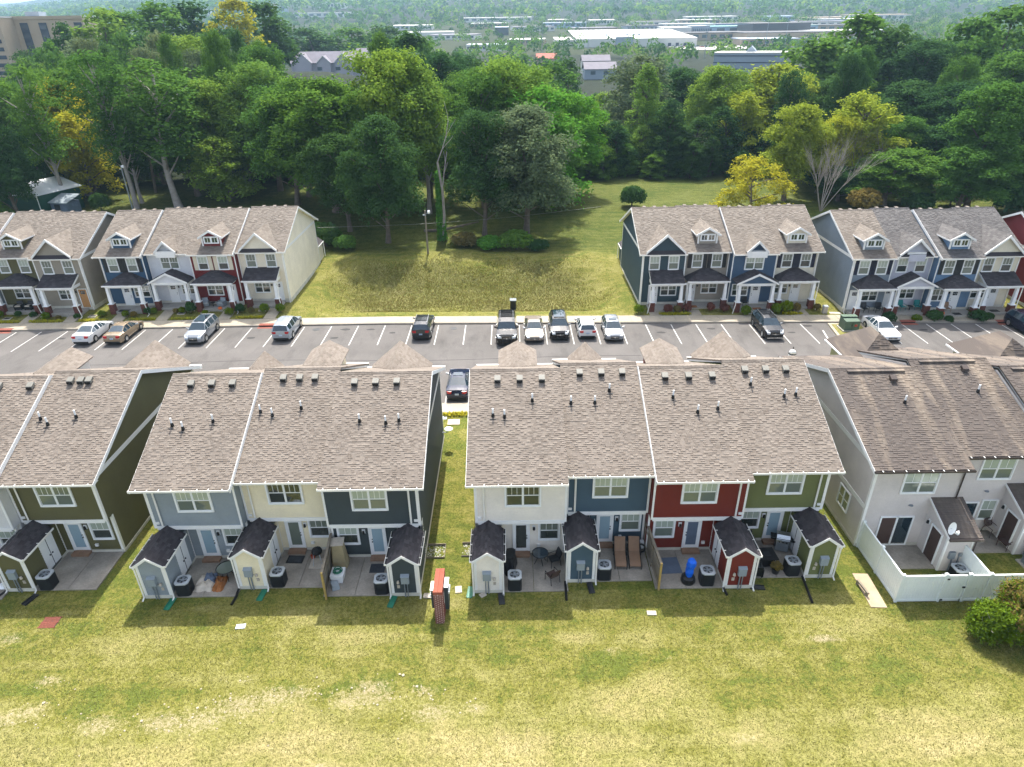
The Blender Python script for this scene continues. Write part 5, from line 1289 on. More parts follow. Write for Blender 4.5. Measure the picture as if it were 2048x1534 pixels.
def mat_thing(label, x, y, w, d, m, rz=0, border=None):
    t = thing('door_mat', label, 'door mat', (x, y, Z), rz); add('mat', MB().box(-w / 2, -d / 2, 0, w / 2, d / 2, .015), border or m, t)
    if border: add('mat_field', MB().box(-w / 2 + .09, -d / 2 + .09, .012, w / 2 - .09, d / 2 - .09, .02), m, t)
mat_thing('patterned door mat with a black border on the cream patio', -12.55, 28.75, .95, .62, 'mat_dark', -.05, 'black')
mat_thing('plain dark door mat on the charcoal patio', -7.7, 27.95, .85, .7, 'mat_dark', 0)
mat_thing('wide blue-grey mat on the brick red patio', 8.62, 27.85, 1.3, 1.25, 'mat_blue', .05)
t = thing('charcoal_grill', 'small black kettle grill on a stand beside the cream house door', 'grill', (-11.1, 28.4, Z))
add('floor_board', MB().box(-.5, -.4, 0, .5, .4, .03), 'stone_pale', t); add('fire_bowl', MB().lathe([(.1, .72), (.28, .82), (.3, .95), (.26, 1.05), (.05, 1.12)], n=12), 'black', t)
for x, y in ((-.22, -.2), (.22, -.2), (0, .25)): add('leg', MB().tube((x * 1.2, y * 1.2, .02), (x * .8, y * .8, .8), .02, 5), 'pale_metal', t)
t = thing('flower_pot', 'small terracotta pot beside the cream house door', 'pot', (-11.55, 28.85, Z)); add('pot', MB().lathe([(.1, 0), (.14, .22), (.12, .22), (.1, .1)], n=10), 'terracotta', t)
t = thing('brush_box', 'pale crumpled box beside the white bin at the wooden fence', 'box', (-9.75, 26.55, Z), .4); add('box', MB().hexa([(-.2, -.25, 0), (.2, -.25, 0), (.2, .25, 0), (-.2, .25, 0), (-.16, -.2, .3), (.2, -.22, .22), (.18, .2, .28), (-.2, .22, .32)]), 'meter_grey', t)

def chair(name, label, x, y, rz, frame, seatm, slats=0, z=Z, wicker=False, group=None):
    t = thing(name, label, 'chair', (x, y, z), rz, group)
    if wicker:
        add('seat', MB().box(-.3, -.32, .1, .3, .3, .4), frame, t); add('backrest', MB().hexa([(-.3, .2, .35), (.3, .2, .35), (.3, .32, .35), (-.3, .32, .35), (-.3, .36, .85), (.3, .36, .85), (.3, .46, .85), (-.3, .46, .85)]), frame, t)
        for s in (-1, 1): add('armrest', MB().box(s * .3, -.32, .08, s * .4, .34, .58), frame, t)
        add('cushion', MB().box(-.28, -.3, .4, .28, .24, .5), seatm, t)
        for px, py in ((-.34, -.28), (.34, -.28), (-.34, .28), (.34, .28)): add('leg', MB().box(px - .03, py - .03, 0, px + .03, py + .03, .1), frame, t)
        return t
    add('seat', MB().box(-.26, -.26, .4, .26, .24, .44), seatm, t)
    bk = MB()
    if slats:
        for k in range(slats): xx = -.24 + k * .48 / (slats - 1); bk.hexa([(xx - .02, .24, .44), (xx + .02, .24, .44), (xx + .02, .27, .44), (xx - .02, .27, .44), (xx - .02, .36, .92), (xx + .02, .36, .92), (xx + .02, .39, .92), (xx - .02, .39, .92)])
        bk.box(-.28, .35, .9, .28, .4, .96)
    else: bk.hexa([(-.26, .22, .46), (.26, .22, .46), (.26, .25, .46), (-.26, .25, .46), (-.25, .38, .96), (.25, .38, .96), (.25, .41, .96), (-.25, .41, .96)])
    add('backrest', bk, frame if slats else seatm, t)
    for s in (-1, 1):
        add('armrest', MB().path([(s * .29, -.26, .0), (s * .29, -.26, .62), (s * .29, .3, .64), (s * .27, .38, .9)], .02, 5), frame, t); add('leg', MB().tube((s * .28, .26, .6), (s * .28, .34, 0), .02, 5), frame, t)
    return t
chair('patio_chair', 'black patio chair against the slate blue shed side, ivory patio', 2.2, 28.1, R(-70), 'black', 'dark_metal'); chair('patio_chair', 'dark patio chair tilted at the front of the ivory patio', 2.05, 26.85, R(-150), 'black', 'brown_door')
round_table('dark round table behind the chairs on the ivory patio', 1.45, 28.25, .45, 'glass_car'); chair('patio_chair', 'dark chair half hidden behind the slate blue shed', 4.5, 28.5, R(60), 'black', 'brown_door')
def lounger(label, x, y):
    t = thing('sun_lounger', label, 'lounger', (x, y, Z), R(-4), 'loungers under the window')
    add('seat', MB().hexa([(-.3, -.75, .3), (.3, -.75, .3), (.3, .1, .33), (-.3, .1, .33), (-.3, -.75, .34), (.3, -.75, .34), (.3, .1, .38), (-.3, .1, .38)]).hexa([(-.3, -1.0, .2), (.3, -1.0, .2), (.3, -.75, .3), (-.3, -.75, .3), (-.3, -1.0, .24), (.3, -1.0, .24), (.3, -.75, .34), (-.3, -.75, .34)]), 'lounge_tan', t)
    add('backrest', MB().hexa([(-.3, .1, .34), (.3, .1, .34), (.3, .62, .98), (-.3, .62, .98), (-.3, .05, .38), (.3, .05, .38), (.3, .57, 1.02), (-.3, .57, 1.02)]), 'lounge_tan', t)
    for s in (-1, 1):
        add('side_rail', MB().path([(s * .33, -1.02, .2), (s * .33, .1, .34), (s * .33, .62, .98)], .025, 6), 'black', t); add('leg', MB().path([(s * .33, -.95, .2), (s * .33, -1.0, 0)], .025, 6).path([(s * .33, .3, .6), (s * .33, .45, 0)], .025, 6), 'black', t)
        add('armrest', MB().path([(s * .36, -.2, .3), (s * .36, -.1, .55), (s * .36, .35, .6)], .03, 6), 'black', t)
lounger('tan lounger nearer the slate blue door', 6.0, 28.6); lounger('tan lounger nearer the hose ring and wooden fence', 6.8, 28.6)
t = thing('hose_reel', 'black hose ring with a white reel box beside the loungers', 'hose reel', (7.28, 29.1, Z)); mb = MB()
for k in range(20): a, b = k * math.pi / 10, (k + 1) * math.pi / 10; mb.tube((.24 * math.cos(a), -.1 + .1 * math.sin(a), .26 + .2 * math.sin(a)), (.24 * math.cos(b), -.1 + .1 * math.sin(b), .26 + .2 * math.sin(b)), .045, 6, cap=False)
add('hose_ring', mb, 'black_plastic', t); add('reel_box', MB().box(-.2, .1, .05, .2, .35, .5), 'white_paint', t)
t = thing('punching_bag', 'free standing punching bag wrapped in bright blue plastic', 'punching bag', (9.42, 26.65, Z))
add('base', MB().lathe([(.36, 0), (.4, .12), (.36, .34), (.2, .4)], n=18), 'black_plastic', t)
mb = MB(); q = random.Random(4); prev = None
prof = [(.16, .38), (.2, .6), (.24, .75), (.2, .95), (.25, 1.2), (.24, 1.45), (.14, 1.55)]; rings = []
for r, z in prof: rings.append([mb.p((r * q.uniform(.85, 1.15) * math.cos(k * .523) + .05 * z, r * q.uniform(.85, 1.15) * math.sin(k * .523), z)) for k in range(12)])
for A, B in zip(rings, rings[1:]):
    for k in range(12): mb.f.append([A[k], A[(k+1) % 12], B[(k+1) % 12], B[k]]); mb.m.append(0)
mb.f.append(rings[-1]); mb.m.append(0); add('wrapped_bag', mb, 'blue_tarp', t)
t = thing('gas_grill', 'stainless gas grill with its side shelf beside the moss green shed', 'grill', (15.35, 29.05, Z), R(-18))
add('cart', MB().box(-.34, -.28, .1, .34, .28, .75), 'grey_metal', t); add('control_panel', MB().hexa([(-.36, -.36, .72), (.36, -.36, .72), (.36, -.26, .72), (-.36, -.26, .72), (-.36, -.33, .9), (.36, -.33, .9), (.36, -.26, .9), (-.36, -.26, .9)]), 'steel', t)
mb = MB(); mb.prism([(-.28, .88), (-.3, 1.0), (-.18, 1.18), (.1, 1.22), (.28, 1.05), (.28, .88)], -.36, .36, 'x'); add('lid', mb, 'steel', t); add('handle', MB().tube((-.28, -.32, 1.03), (.28, -.32, 1.03), .02, 6), 'chrome', t)
for s in (-1, 1): add('side_shelf', MB().box(s * .36, -.26, .84, s * .66, .26, .89), 'black', t); add('wheel', MB().tube((s * .3, .2, .09), (s * .36, .2, .09), .09, 10), 'black', t)
for k in range(3): add('knob', MB().tube((-.2 + .2 * k, -.36, .81), (-.2 + .2 * k, -.4, .81), .035, 8), 'black', t)
t = thing('fire_table', 'square black fire table between the wicker chairs on the moss green patio', 'table', (14.1, 28.0, Z), .05); add('table_top', MB().box(-.5, -.5, .58, .5, .5, .64), 'black', t); add('table_base', MB().box(-.36, -.36, 0, .36, .36, .58), 'black_plastic', t); add('burner_tray', MB().box(-.18, -.18, .64, .18, .18, .655), 'dark_metal', t)
w1 = chair('wicker_chair', 'dark wicker chair with a yellow pillow under the moss green window', 13.5, 29.3, 0, 'black_plastic', 'dark_metal', wicker=True)
t = thing('pillow', 'yellow pillow on the dark wicker chair', 'pillow', (13.5, 29.22, Z + .5), 0); mb = MB(); mb.hexa([(-.2, 0, 0), (.2, 0, 0), (.2, .1, 0), (-.2, .1, 0), (-.2, .18, .36), (.2, .18, .36), (.2, .27, .36), (-.2, .27, .36)]); add('pillow_case', mb, 'yellow_cushion', t)
chair('wicker_chair', 'dark low wicker chair at the front edge of the moss green patio', 13.2, 27.15, R(175), 'black_plastic', 'dark_metal', wicker=True)
t = thing('planter', 'dark round pot overflowing with reddish leaves on the moss green patio', 'planter', (14.38, 27.2, Z)); add('pot', MB().lathe([(.17, 0), (.24, .34), (.2, .34), (.16, .1)], n=14), 'dark_metal', t); POT = t
chair('slatted_chair', 'brown slatted chair under the window of the second vinyl house', 28.05, 30.05, R(15), 'brown_door', 'stone_pale', 6, .075); chair('slatted_chair', 'brown slatted chair out on the patio of the second vinyl house', 28.2, 28.95, R(-70), 'brown_door', 'brown_door', 6, .075)
t = thing('satellite_dish', 'white satellite dish on the corner of the vinyl lean-to', 'satellite dish', (23.3, 27.5, 2.7), R(25))
add('mast', MB().path([(.1, -.05, -.35), (-.1, -.15, .05), (-.12, -.2, .3)], .025, 6), 'grey_metal', t); mb = MB(); rr = []
for i in range(4):
    r = .36 * i / 3; rr.append([mb.p((-.15 + r * math.cos(k * .45), -.28 - .1 * (1 - (r / .36) ** 2) * -1 + r * .25 * math.sin(k * .45), .35 + r * .95 * math.sin(k * .45))) for k in range(14)])
for A, B in zip(rr, rr[1:]):
    for k in range(14): mb.f.append([A[k], A[(k+1) % 14], B[(k+1) % 14], B[k]]); mb.m.append(0)
add('dish', smooth(mb.mesh('dish'), 60), 'white_paint', t); add('feed_arm', MB().path([(-.15, -.25, .05), (-.55, -.75, .55)], .018, 6), 'white_paint', t); add('feed_horn', MB().box(-.62, -.84, .5, -.5, -.7, .64).box(-.66, -.78, .6, -.46, -.74, .68), 'white_paint', t)
t = thing('satellite_dish', 'small satellite dish on the charcoal gable wall over the grass gap', 'satellite dish', (-5.1, 40.4, 1.2)); add('mast', MB().path([(0, 0, 0), (.35, 0, 0), (.45, 0, .2)], .03, 6), 'grey_metal', t); mb = MB(); mb.lathe([(.02, .02), (.2, .03), (.3, .08), (.31, .09), (.2, .05)], (.5, 0, .22), 12); add('dish', mb, 'pale_metal', t)

# white vinyl fence with a gate
t = thing('vinyl_fence', 'white vinyl privacy fence with a gate round the grey vinyl patio', 'fence', (19.9, 25.05, 0)); H = 1.82
post = MB().box(-.065, -.065, -.1, .065, .065, H + .05).mesh('post'); cap = MB().hexa([(-.085, -.085, H + .05), (.085, -.085, H + .05), (.085, .085, H + .05), (-.085, .085, H + .05), (-.07, -.07, H + .09), (.07, -.07, H + .09), (.07, .07, H + .09), (-.07, .07, H + .09)]).prism([(-.07, -.07), (.07, -.07), (.07, .07), (-.07, .07)], H + .09, H + .11, 'z').mesh('post_cap')
def vpanel(L):
    mb = MB(); n = max(2, round(L / .15)); w = L / n
    for k in range(n):
        a, b = k * w, (k + 1) * w
        for s in (-1, 1): mb.face([(a, s * .012, .16), (a + .012, s * .022, .16), (a + .012, s * .022, H - .1), (a, s * .012, H - .1)][::s]); mb.face([(a + .012, s * .022, .16), (b - .012, s * .022, .16), (b - .012, s * .022, H - .1), (a + .012, s * .022, H - .1)][::s]); mb.face([(b - .012, s * .022, .16), (b, s * .012, .16), (b, s * .012, H - .1), (b - .012, s * .022, H - .1)][::s])
    return mb
def vsec(a, b, gate=False):
    dx, dy = b[0] - a[0], b[1] - a[1]; L = math.hypot(dx, dy); rz = math.atan2(dy, dx)
    p = add('gate_panel' if gate else 'fence_panel', vpanel(L - .13), 'white_vinyl', t, (a[0] + dx / L * .065, a[1] + dy / L * .065, 0), rz)
    add('top_rail', MB().box(0, -.045, H - .12, L - .13, .045, H + .0), 'white_vinyl', p); add('bottom_rail', MB().box(0, -.04, .06, L - .13, .04, .2), 'white_vinyl', p)
    if gate:
        add('hinge', MB().box(.0, -.07, 1.55, .14, -.046, 1.63).box(.0, -.07, .12, .14, -.042, .2), 'black', p); add('latch', MB().box(L - .3, -.09, 1.0, L - .16, -.05, 1.08), 'black', p); add('gate_stile', MB().box(.02, -.04, .06, .1, .04, H).box(L - .23, -.04, .06, L - .15, .04, H), 'white_vinyl', p)
V = [(0, 4.2), (0, 2.1), (0, 0), (2.2, 0), (3.43, 0), (4.5, 0), (6.9, 0), (9.3, 0)]
for a in V + [(4.55, 2.3)]:
    o = add('post', post, 'white_vinyl', t, (*a, 0)); add('post_cap', cap, 'white_vinyl', o)
for i, (a, b) in enumerate(zip(V, V[1:])): vsec(a, b, i == 3)
vsec((4.5, 0), (4.55, 2.3))

# ------------------------------------------------------------------ street and front yard furniture
t = thing('lamp_post', 'black lamp post with a white acorn globe behind the moss green roof', 'lamp post', (22.6, 47.9, 0))
add('pole', MB().lathe([(.2, 0), (.2, .3), (.09, .6), (.06, 2.6), (.09, 2.7), (.14, 3.0)], n=10), 'black', t); add('globe', smooth(MB().lathe([(.13, 3.0), (.26, 3.25), (.3, 3.45), (.29, 3.5)], n=14).mesh('globe')), 'white_paint', t)
add('globe_band', MB().lathe([(.31, 3.48), (.32, 3.53), (.3, 3.56)], n=14), 'black', t); add('globe_top', smooth(MB().lathe([(.29, 3.56), (.22, 3.74), (.06, 3.86)], n=14).mesh('globe_top')), 'white_paint', t); add('finial', MB().lathe([(.03, 3.86), (.03, 3.95), (.05, 4.0), (.01, 4.12)], n=6), 'black', t)
t = thing('basin_outlet', 'dark concrete outlet riser standing in the grass basin', 'outlet', (.25, 70.4, tz(.25, 70.4)))
add('riser', MB().box(-.32, -.3, -.3, .32, .3, 1.05), 'dark_metal', t); mb = MB().box(-.36, -.34, 1.05, .36, .34, 1.12)
for k in range(5): mb.tube((-.3 + .15 * k, -.3, 1.2), (-.3 + .15 * k, .3, 1.2), .03, 5)
add('trash_rack', mb, 'grey_metal', t)
def pole_light(label, x, y, h, m, wooden=True):
    z = tz(x, y); t = thing('street_light', label, 'street light', (x, y, z)); add('pole', MB().tube((0, 0, -.2), (0, 0, h), .13, 8, .09), m, t)
    add('lamp_arm', MB().path([(0, 0, h - .5), (.35, -.25, h - .25), (.45, -.35, h - .1)], .035, 6), 'grey_metal', t); add('lamp_head', MB().lathe([(.02, .18), (.16, .12), (.2, -.05), (.14, -.22), (.03, -.26)], (.5, -.4, h - .08), 10), 'white_paint', t); add('bracket', MB().box(-.3, -.1, h - .65, .1, .1, h - .5), 'grey_metal', t)
pole_light('wooden light pole with a white lamp at the back of the basin', -10.65, 83.6, 5.6, 'wood_old'); pole_light('light pole with a white head between the trunks behind the navy blue house', -61.0, 108, 8.0, 'grey_metal')
mb = MB(); pts = [(-24.6 + k * 2.2, 84 + k * .55, 4.9 - 1.0 * math.sin(min(1, k / 17) * math.pi) * .6) for k in range(18)]; mb.path(pts, .012, 3)
tag(add('overhead_wire', mb, 'meadow_wire'), 'thin overhead wire sagging across the meadow behind the basin', 'wire')
# meter pits in the front yards
for x, y, lb in ((-54.0, 66.1, 'in front of the far olive porch'), (-47.2, 66.3, 'in front of the tan porch'), (-45.0, 66.4, 'between the tan and the navy blue houses'), (-35.6, 66.8, 'in front of the white house'), (-33.1, 66.9, 'in front of the dark red house'), (-27.0, 67.3, 'in front of the cream far house'), (15.0, 65.7, 'in front of the dark teal house'), (25.0, 64.9, 'in front of the denim blue house'), (37.6, 62.6, 'in front of the grey house with navy shutters'), (41.3, 63.2, 'in front of the lilac house'), (45.6, 62.4, 'in front of the sky blue house'), (49.8, 62.9, 'in front of the vanilla house')):
    t = thing('meter_pit', 'dark meter pit lid ' + lb, 'meter pit', (x, y, tz(x, y)), 0, 'meter pits in the front yards'); add('pit_rim', MB().box(-.4, -.3, -.05, .4, .3, .05), 'stone_pale', t); add('pit_lid', MB().box(-.32, -.22, .05, .32, .22, .06), 'dark_metal', t)
for x, y, lb in ((33.0, 64.7, 'on the grass left of the grey house with navy shutters'),): 
    t = thing('pedestal', 'white cable pedestal ' + lb, 'pedestal', (x, y, tz(x, y))); add('housing', MB().box(-.22, -.2, -.05, .22, .2, .7), 'stone_pale', t); add('hood', MB().box(-.25, -.23, .7, .25, .23, .8), 'pale_metal', t)
flat('concrete_slab', 'flat pale slab beside the white cable pedestal', 'slab', 34.1, 64.55, 1.2, .5, 'stone_pale', -.1, .05)
# porch furniture
def pchair(label, x, y, z, rz, f, s, w=False): chair('porch_chair', label, x, y, rz, f, s, 0, z, w, 'chairs on the far porches')
zL, zR = .56, .41
pchair('left of the two black chairs on the far olive porch', -53.6, 67.8, zL, R(5), 'black_plastic', 'stone_pale', True); pchair('right of the two black chairs on the far olive porch', -52.5, 67.8, zL, R(-5), 'black_plastic', 'stone_pale', True)
pchair('grey chair at the left of the dark red porch', -33.4, 68.0, zL, R(15), 'grey_metal', 'pale_metal', True); pchair('grey chair at the right of the dark red porch', -31.6, 68.0, zL, R(-15), 'grey_metal', 'pale_metal', True)
pchair('left teal chair on the lilac porch', 40.9, 64.5, zR, R(10), 'teal', 'teal'); pchair('right teal chair on the lilac porch', 42.5, 64.5, zR, R(-10), 'teal', 'teal')
pchair('left dark chair on the grey porch with navy shutters', 36.8, 64.0, zR, R(8), 'black', 'dark_metal'); pchair('right dark chair on the grey porch with navy shutters', 38.2, 64.0, zR, R(-8), 'black', 'dark_metal')
pchair('dark chair beside the denim blue door', 25.0, 66.2, zR, R(0), 'black', 'black'); pchair('red brown chair on the sky blue porch', 45.2, 63.8, zR, R(0), 'wood_step', 'wood_step')
for x, y, z, lb in ((41.7, 64.4, zR, 'between the teal chairs'), (-32.5, 67.9, zL, 'between the grey chairs on the dark red porch')):
    t = thing('side_table', 'small dark side table ' + lb, 'table', (x, y, z)); add('table_top', MB().lathe([(.28, .44), (.28, .48)], n=12), 'dark_metal', t); add('leg', MB().tube((0, 0, 0), (0, 0, .44), .04, 6), 'dark_metal', t)
for x, y, z, w, m, lb in ((-41.8, 67.0, zL, 1.1, 'black', 'dark half round door mat on the navy blue porch'), (19.5, 66.3, zR, .9, 'orange_brown', 'brown door mat at the taupe door'), (26.1, 65.4, zR, .9, 'orange_brown', 'brown door mat at the denim blue door'), (46.0, 63.2, zR, .8, 'black', 'black door mat at the sky blue door'), (50.3, 63.9, zR, .9, 'black', 'black door mat at the vanilla door')):
    t = thing('door_mat', lb, 'door mat', (x, y, z)); add('mat', MB().box(-w / 2, -.3, 0, w / 2, .3, .015), m, t)
t = thing('pumpkin', 'orange pumpkin on the dark red porch step', 'pumpkin', (-31.4, 66.95, .57)); add('shell', smooth(MB().lathe([(.08, 0), (.2, .06), (.23, .15), (.18, .26), (.05, .28)], n=10).mesh('shell')), mat('pumpkin', 'e0692e', .6), t); add('stem', MB().tube((0, 0, .27), (.02, 0, .36), .025, 5), 'wood_old', t)
t = thing('pumpkin', 'orange pumpkin on the sky blue porch', 'pumpkin', (44.4, 63.1, zR)); add('shell', smooth(MB().lathe([(.08, 0), (.2, .06), (.23, .15), (.18, .26), (.05, .28)], n=10).mesh('shell')), 'pumpkin', t); add('stem', MB().tube((0, 0, .27), (.02, 0, .36), .025, 5), 'wood_old', t)

# ------------------------------------------------------------------ vegetation
def leafmat(name, col, var=.16, trans=.36):
    m = bpy.data.materials.new(name); m.use_nodes = True; nt = m.node_tree; nt.nodes.clear(); L = nt.links
    out = nt.nodes.new('ShaderNodeOutputMaterial'); g = nt.nodes.new('ShaderNodeNewGeometry'); oi = nt.nodes.new('ShaderNodeObjectInfo')
    col = lin(col); warm = (min(1, col[0] * 1.2), col[1] * 1.08, col[2] * .9)
    c = ramp(nt, g.outputs['Random Per Island'], [(0, mul(col, 1 - var)), (.5, col), (1, mul(warm, 1 + var * .3))])
    c = mixc(nt, 1.0, c, ramp(nt, oi.outputs['Random'], [(0, (.78, .85, .9)), (.5, (1, 1, 1)), (1, (1.18, 1.08, .85))]), 'MULTIPLY')
    d = nt.nodes.new('ShaderNodeBsdfDiffuse'); t = nt.nodes.new('ShaderNodeBsdfTranslucent'); mx = nt.nodes.new('ShaderNodeMixShader'); mx.inputs[0].default_value = trans
    L.new(c, d.inputs[0]); L.new(c, t.inputs[0]); L.new(d.outputs[0], mx.inputs[1]); L.new(t.outputs[0], mx.inputs[2]); L.new(mx.outputs[0], out.inputs[0])
    MATS[name] = m
LEAF = dict(d='405f35', m='567a36', l='71903f', g='6b7b58', b='5c9038', y='a3a233', i='8d9c38', s='667d24', k='7a7042', r='80544a')
for k, v in LEAF.items(): leafmat('leaf_' + k, v)
mat('bark', '6a6056', .95, .25, 2, .3); mat('bark_pale', '98918a', .95, .2, 2, .3); mat('bark_dark', '4a4038', .95, .25, 2, .3)
def leaves(C, N_, size, gen, aspect=1.35):
    """leaf quads at C (n,3) facing N_ (n,3)"""
    n = len(C); N_ = N_ + gen.normal(0, .55, (n, 3)); N_ /= np.linalg.norm(N_, axis=1, keepdims=True) + 1e-9
    A = gen.normal(0, 1, (n, 3)); U = np.cross(N_, A); U /= np.linalg.norm(U, axis=1, keepdims=True) + 1e-9; Vv = np.cross(N_, U)
    s = size * gen.uniform(.6, 1.3, (n, 1)); U = U * s * .5; Vv = Vv * s * .5 * aspect
    return np.stack([C - Vv, C + U * .9 - Vv * .1, C + Vv, C - U * .9 + Vv * .1], 1).reshape(-1, 3)
def crown_points(gen, lobes, per_lobe, spray, per_spray, droop=0.0):
    C = []; N_ = []
    for (c, r) in lobes:
        vol = (r[0] * r[1] * r[2]) ** (1 / 3); k = max(4, int(per_lobe * (vol / 2.2) ** 2))
        d = gen.normal(0, 1, (k, 3)); d /= np.linalg.norm(d, axis=1, keepdims=True); d[:, 2] = np.where(d[:, 2] < -.35, -d[:, 2] * .5, d[:, 2]); d /= np.linalg.norm(d, axis=1, keepdims=True)
        rad = gen.uniform(.68, 1.03, (k, 1)); P = np.array(c) + d * np.array(r) * rad
        m = gen.poisson(per_spray, k) + 2; i = np.repeat(np.arange(k), m); off = gen.normal(0, 1, (len(i), 3)) * spray * np.array((1, 1, .8)); off[:, 2] -= droop * np.abs(gen.normal(0, 1, len(i)))
        C.append(P[i] + off); N_.append(d[i] * .8 + np.array((0, 0, .55)))
    return np.concatenate(C), np.concatenate(N_)
def tree_variant(seed, kind):
    gen = np.random.default_rng(seed); q = random.Random(seed); mb = MB(); lobes = []; base = dict(o=(20, 7), t=(22, 5.5), r=(14, 5), v=(20, 5.5), b=(9, 6), f=(18, 6.5))[kind]; h, r = base
    lx, ly = q.uniform(-.6, .6), q.uniform(-.6, .6); nl = dict(o=42, t=34, r=46, v=36, b=28, f=18)[kind]; lo = dict(o=.28, t=.38, r=.1, v=.06, b=.06, f=.25)[kind]
    def axis(f): return (lx * f + .35 * math.sin(f * 5 + seed), ly * f + .35 * math.cos(f * 4 + seed), h * f)
    steps = 9; tr = dict(o=.42, t=.34, r=.26, v=.32, b=.15, f=.3)[kind]
    for k in range(steps): mb.tube(axis(k / steps * .93) if k else (axis(0)[0], axis(0)[1], -.4), axis((k + 1) / steps * .93), tr * (1 - k / steps * .8) * (1.35 if k == 0 else 1), 7, tr * (1 - (k + 1) / steps * .8), cap=False)
    for k in range(nl):
        f = lo + (1 - lo) * ((k + q.random()) / nl); a = k * 2.4 + q.uniform(-.5, .5)
        t = (f - lo) / (1 - lo)
        env = dict(o=math.sin(math.pi * min(1, .3 + .62 * t)) ** .5, t=.55 + .45 * math.sin(math.pi * t), r=math.sin(math.pi * min(1, .3 + .64 * t)) ** .6, v=(1 - t) ** .45 * .95 + .12, b=math.sin(math.pi * min(1, .25 + .7 * t)) ** .6, f=math.sin(math.pi * min(1, .18 + .78 * t)) ** .7)[kind]
        rr = r * env * math.sqrt(q.uniform(.03, .62 if kind != 't' else .45)) * (.3 if t > .93 else 1); s = r * q.uniform(.17, .33) * (1.15 if kind in 'of' else 1) * (1 - .3 * t)
        ax = axis(f); c = (ax[0] + rr * math.cos(a), ax[1] + rr * math.sin(a), min(ax[2], h - s * .7))
        lobes.append((c, (s, s, s * (1.0 if kind != 'v' else 1.5))))
        if kind != 'f' and k % 2 == 0:
            p0 = axis(max(.05, f - .16)); mid = ((p0[0] * .4 + c[0] * .6), (p0[1] * .4 + c[1] * .6), p0[2] * .5 + c[2] * .5 + .3); mb.tube(p0, mid, .13, 5, .09, cap=False); mb.tube(mid, c, .09, 5, .03, cap=False)
    pl, sp, ps, sz = dict(o=(48, .42, 18, .3), t=(40, .42, 15, .29), r=(52, .36, 16, .28), v=(52, .38, 16, .3), b=(52, .28, 15, .24), f=(24, .65, 11, .6))[kind]
    C, N_ = crown_points(gen, lobes, pl, sp, ps, .25 if kind == 'v' else 0)
    if kind in 'otr':                                         # a thin inner fill so that the far side does not glare through
        k = len(C) // 7; j = gen.integers(0, len(C), k); ax = np.array((lx * .6, ly * .6, h * .6)); C = np.concatenate([C, ax + (C[j] - ax) * gen.uniform(.3, .75, (k, 1))]); N_ = np.concatenate([N_, N_[j]])
    keep = C[:, 2] > .15; C, N_ = C[keep], N_[keep]
    V = leaves(C, N_, sz, gen); me = np_mesh('crown_' + kind, V, np.arange(len(V)).reshape(-1, 4)); me.materials.append(M('leaf_m'))
    tm = smooth(mb.mesh('trunk_' + kind)); tm.materials.append(M('bark'))
    return me, tm, h, r
VAR = {k: [tree_variant(100 + i * 7 + ord(k), k) for i in range(n)] for k, n in dict(o=5, t=3, r=3, v=2, b=2, f=4).items()}
def slot(o, m):
    o.material_slots[0].link = 'OBJECT'; o.material_slots[0].material = M(m)
def tree(label, x, y, top, r, kind, col, group=None, bark='bark', cat='tree', name='tree', z=None, far=False):
    z = tz(x, y) if z is None else z; h = max(3, top - z); me, tm, bh, br = rng.choice(VAR['f' if far else kind])
    t = thing(name, label, cat, (x, y, z - .1), rng.uniform(0, 6.28), group); t.scale = (r / br, r / br, h / bh)
    a = add('trunk', tm, 'bark', t); b = add('crown', me, 'leaf_m', t); slot(b, 'leaf_' + col)
    if bark != 'bark': slot(a, bark)
    return t
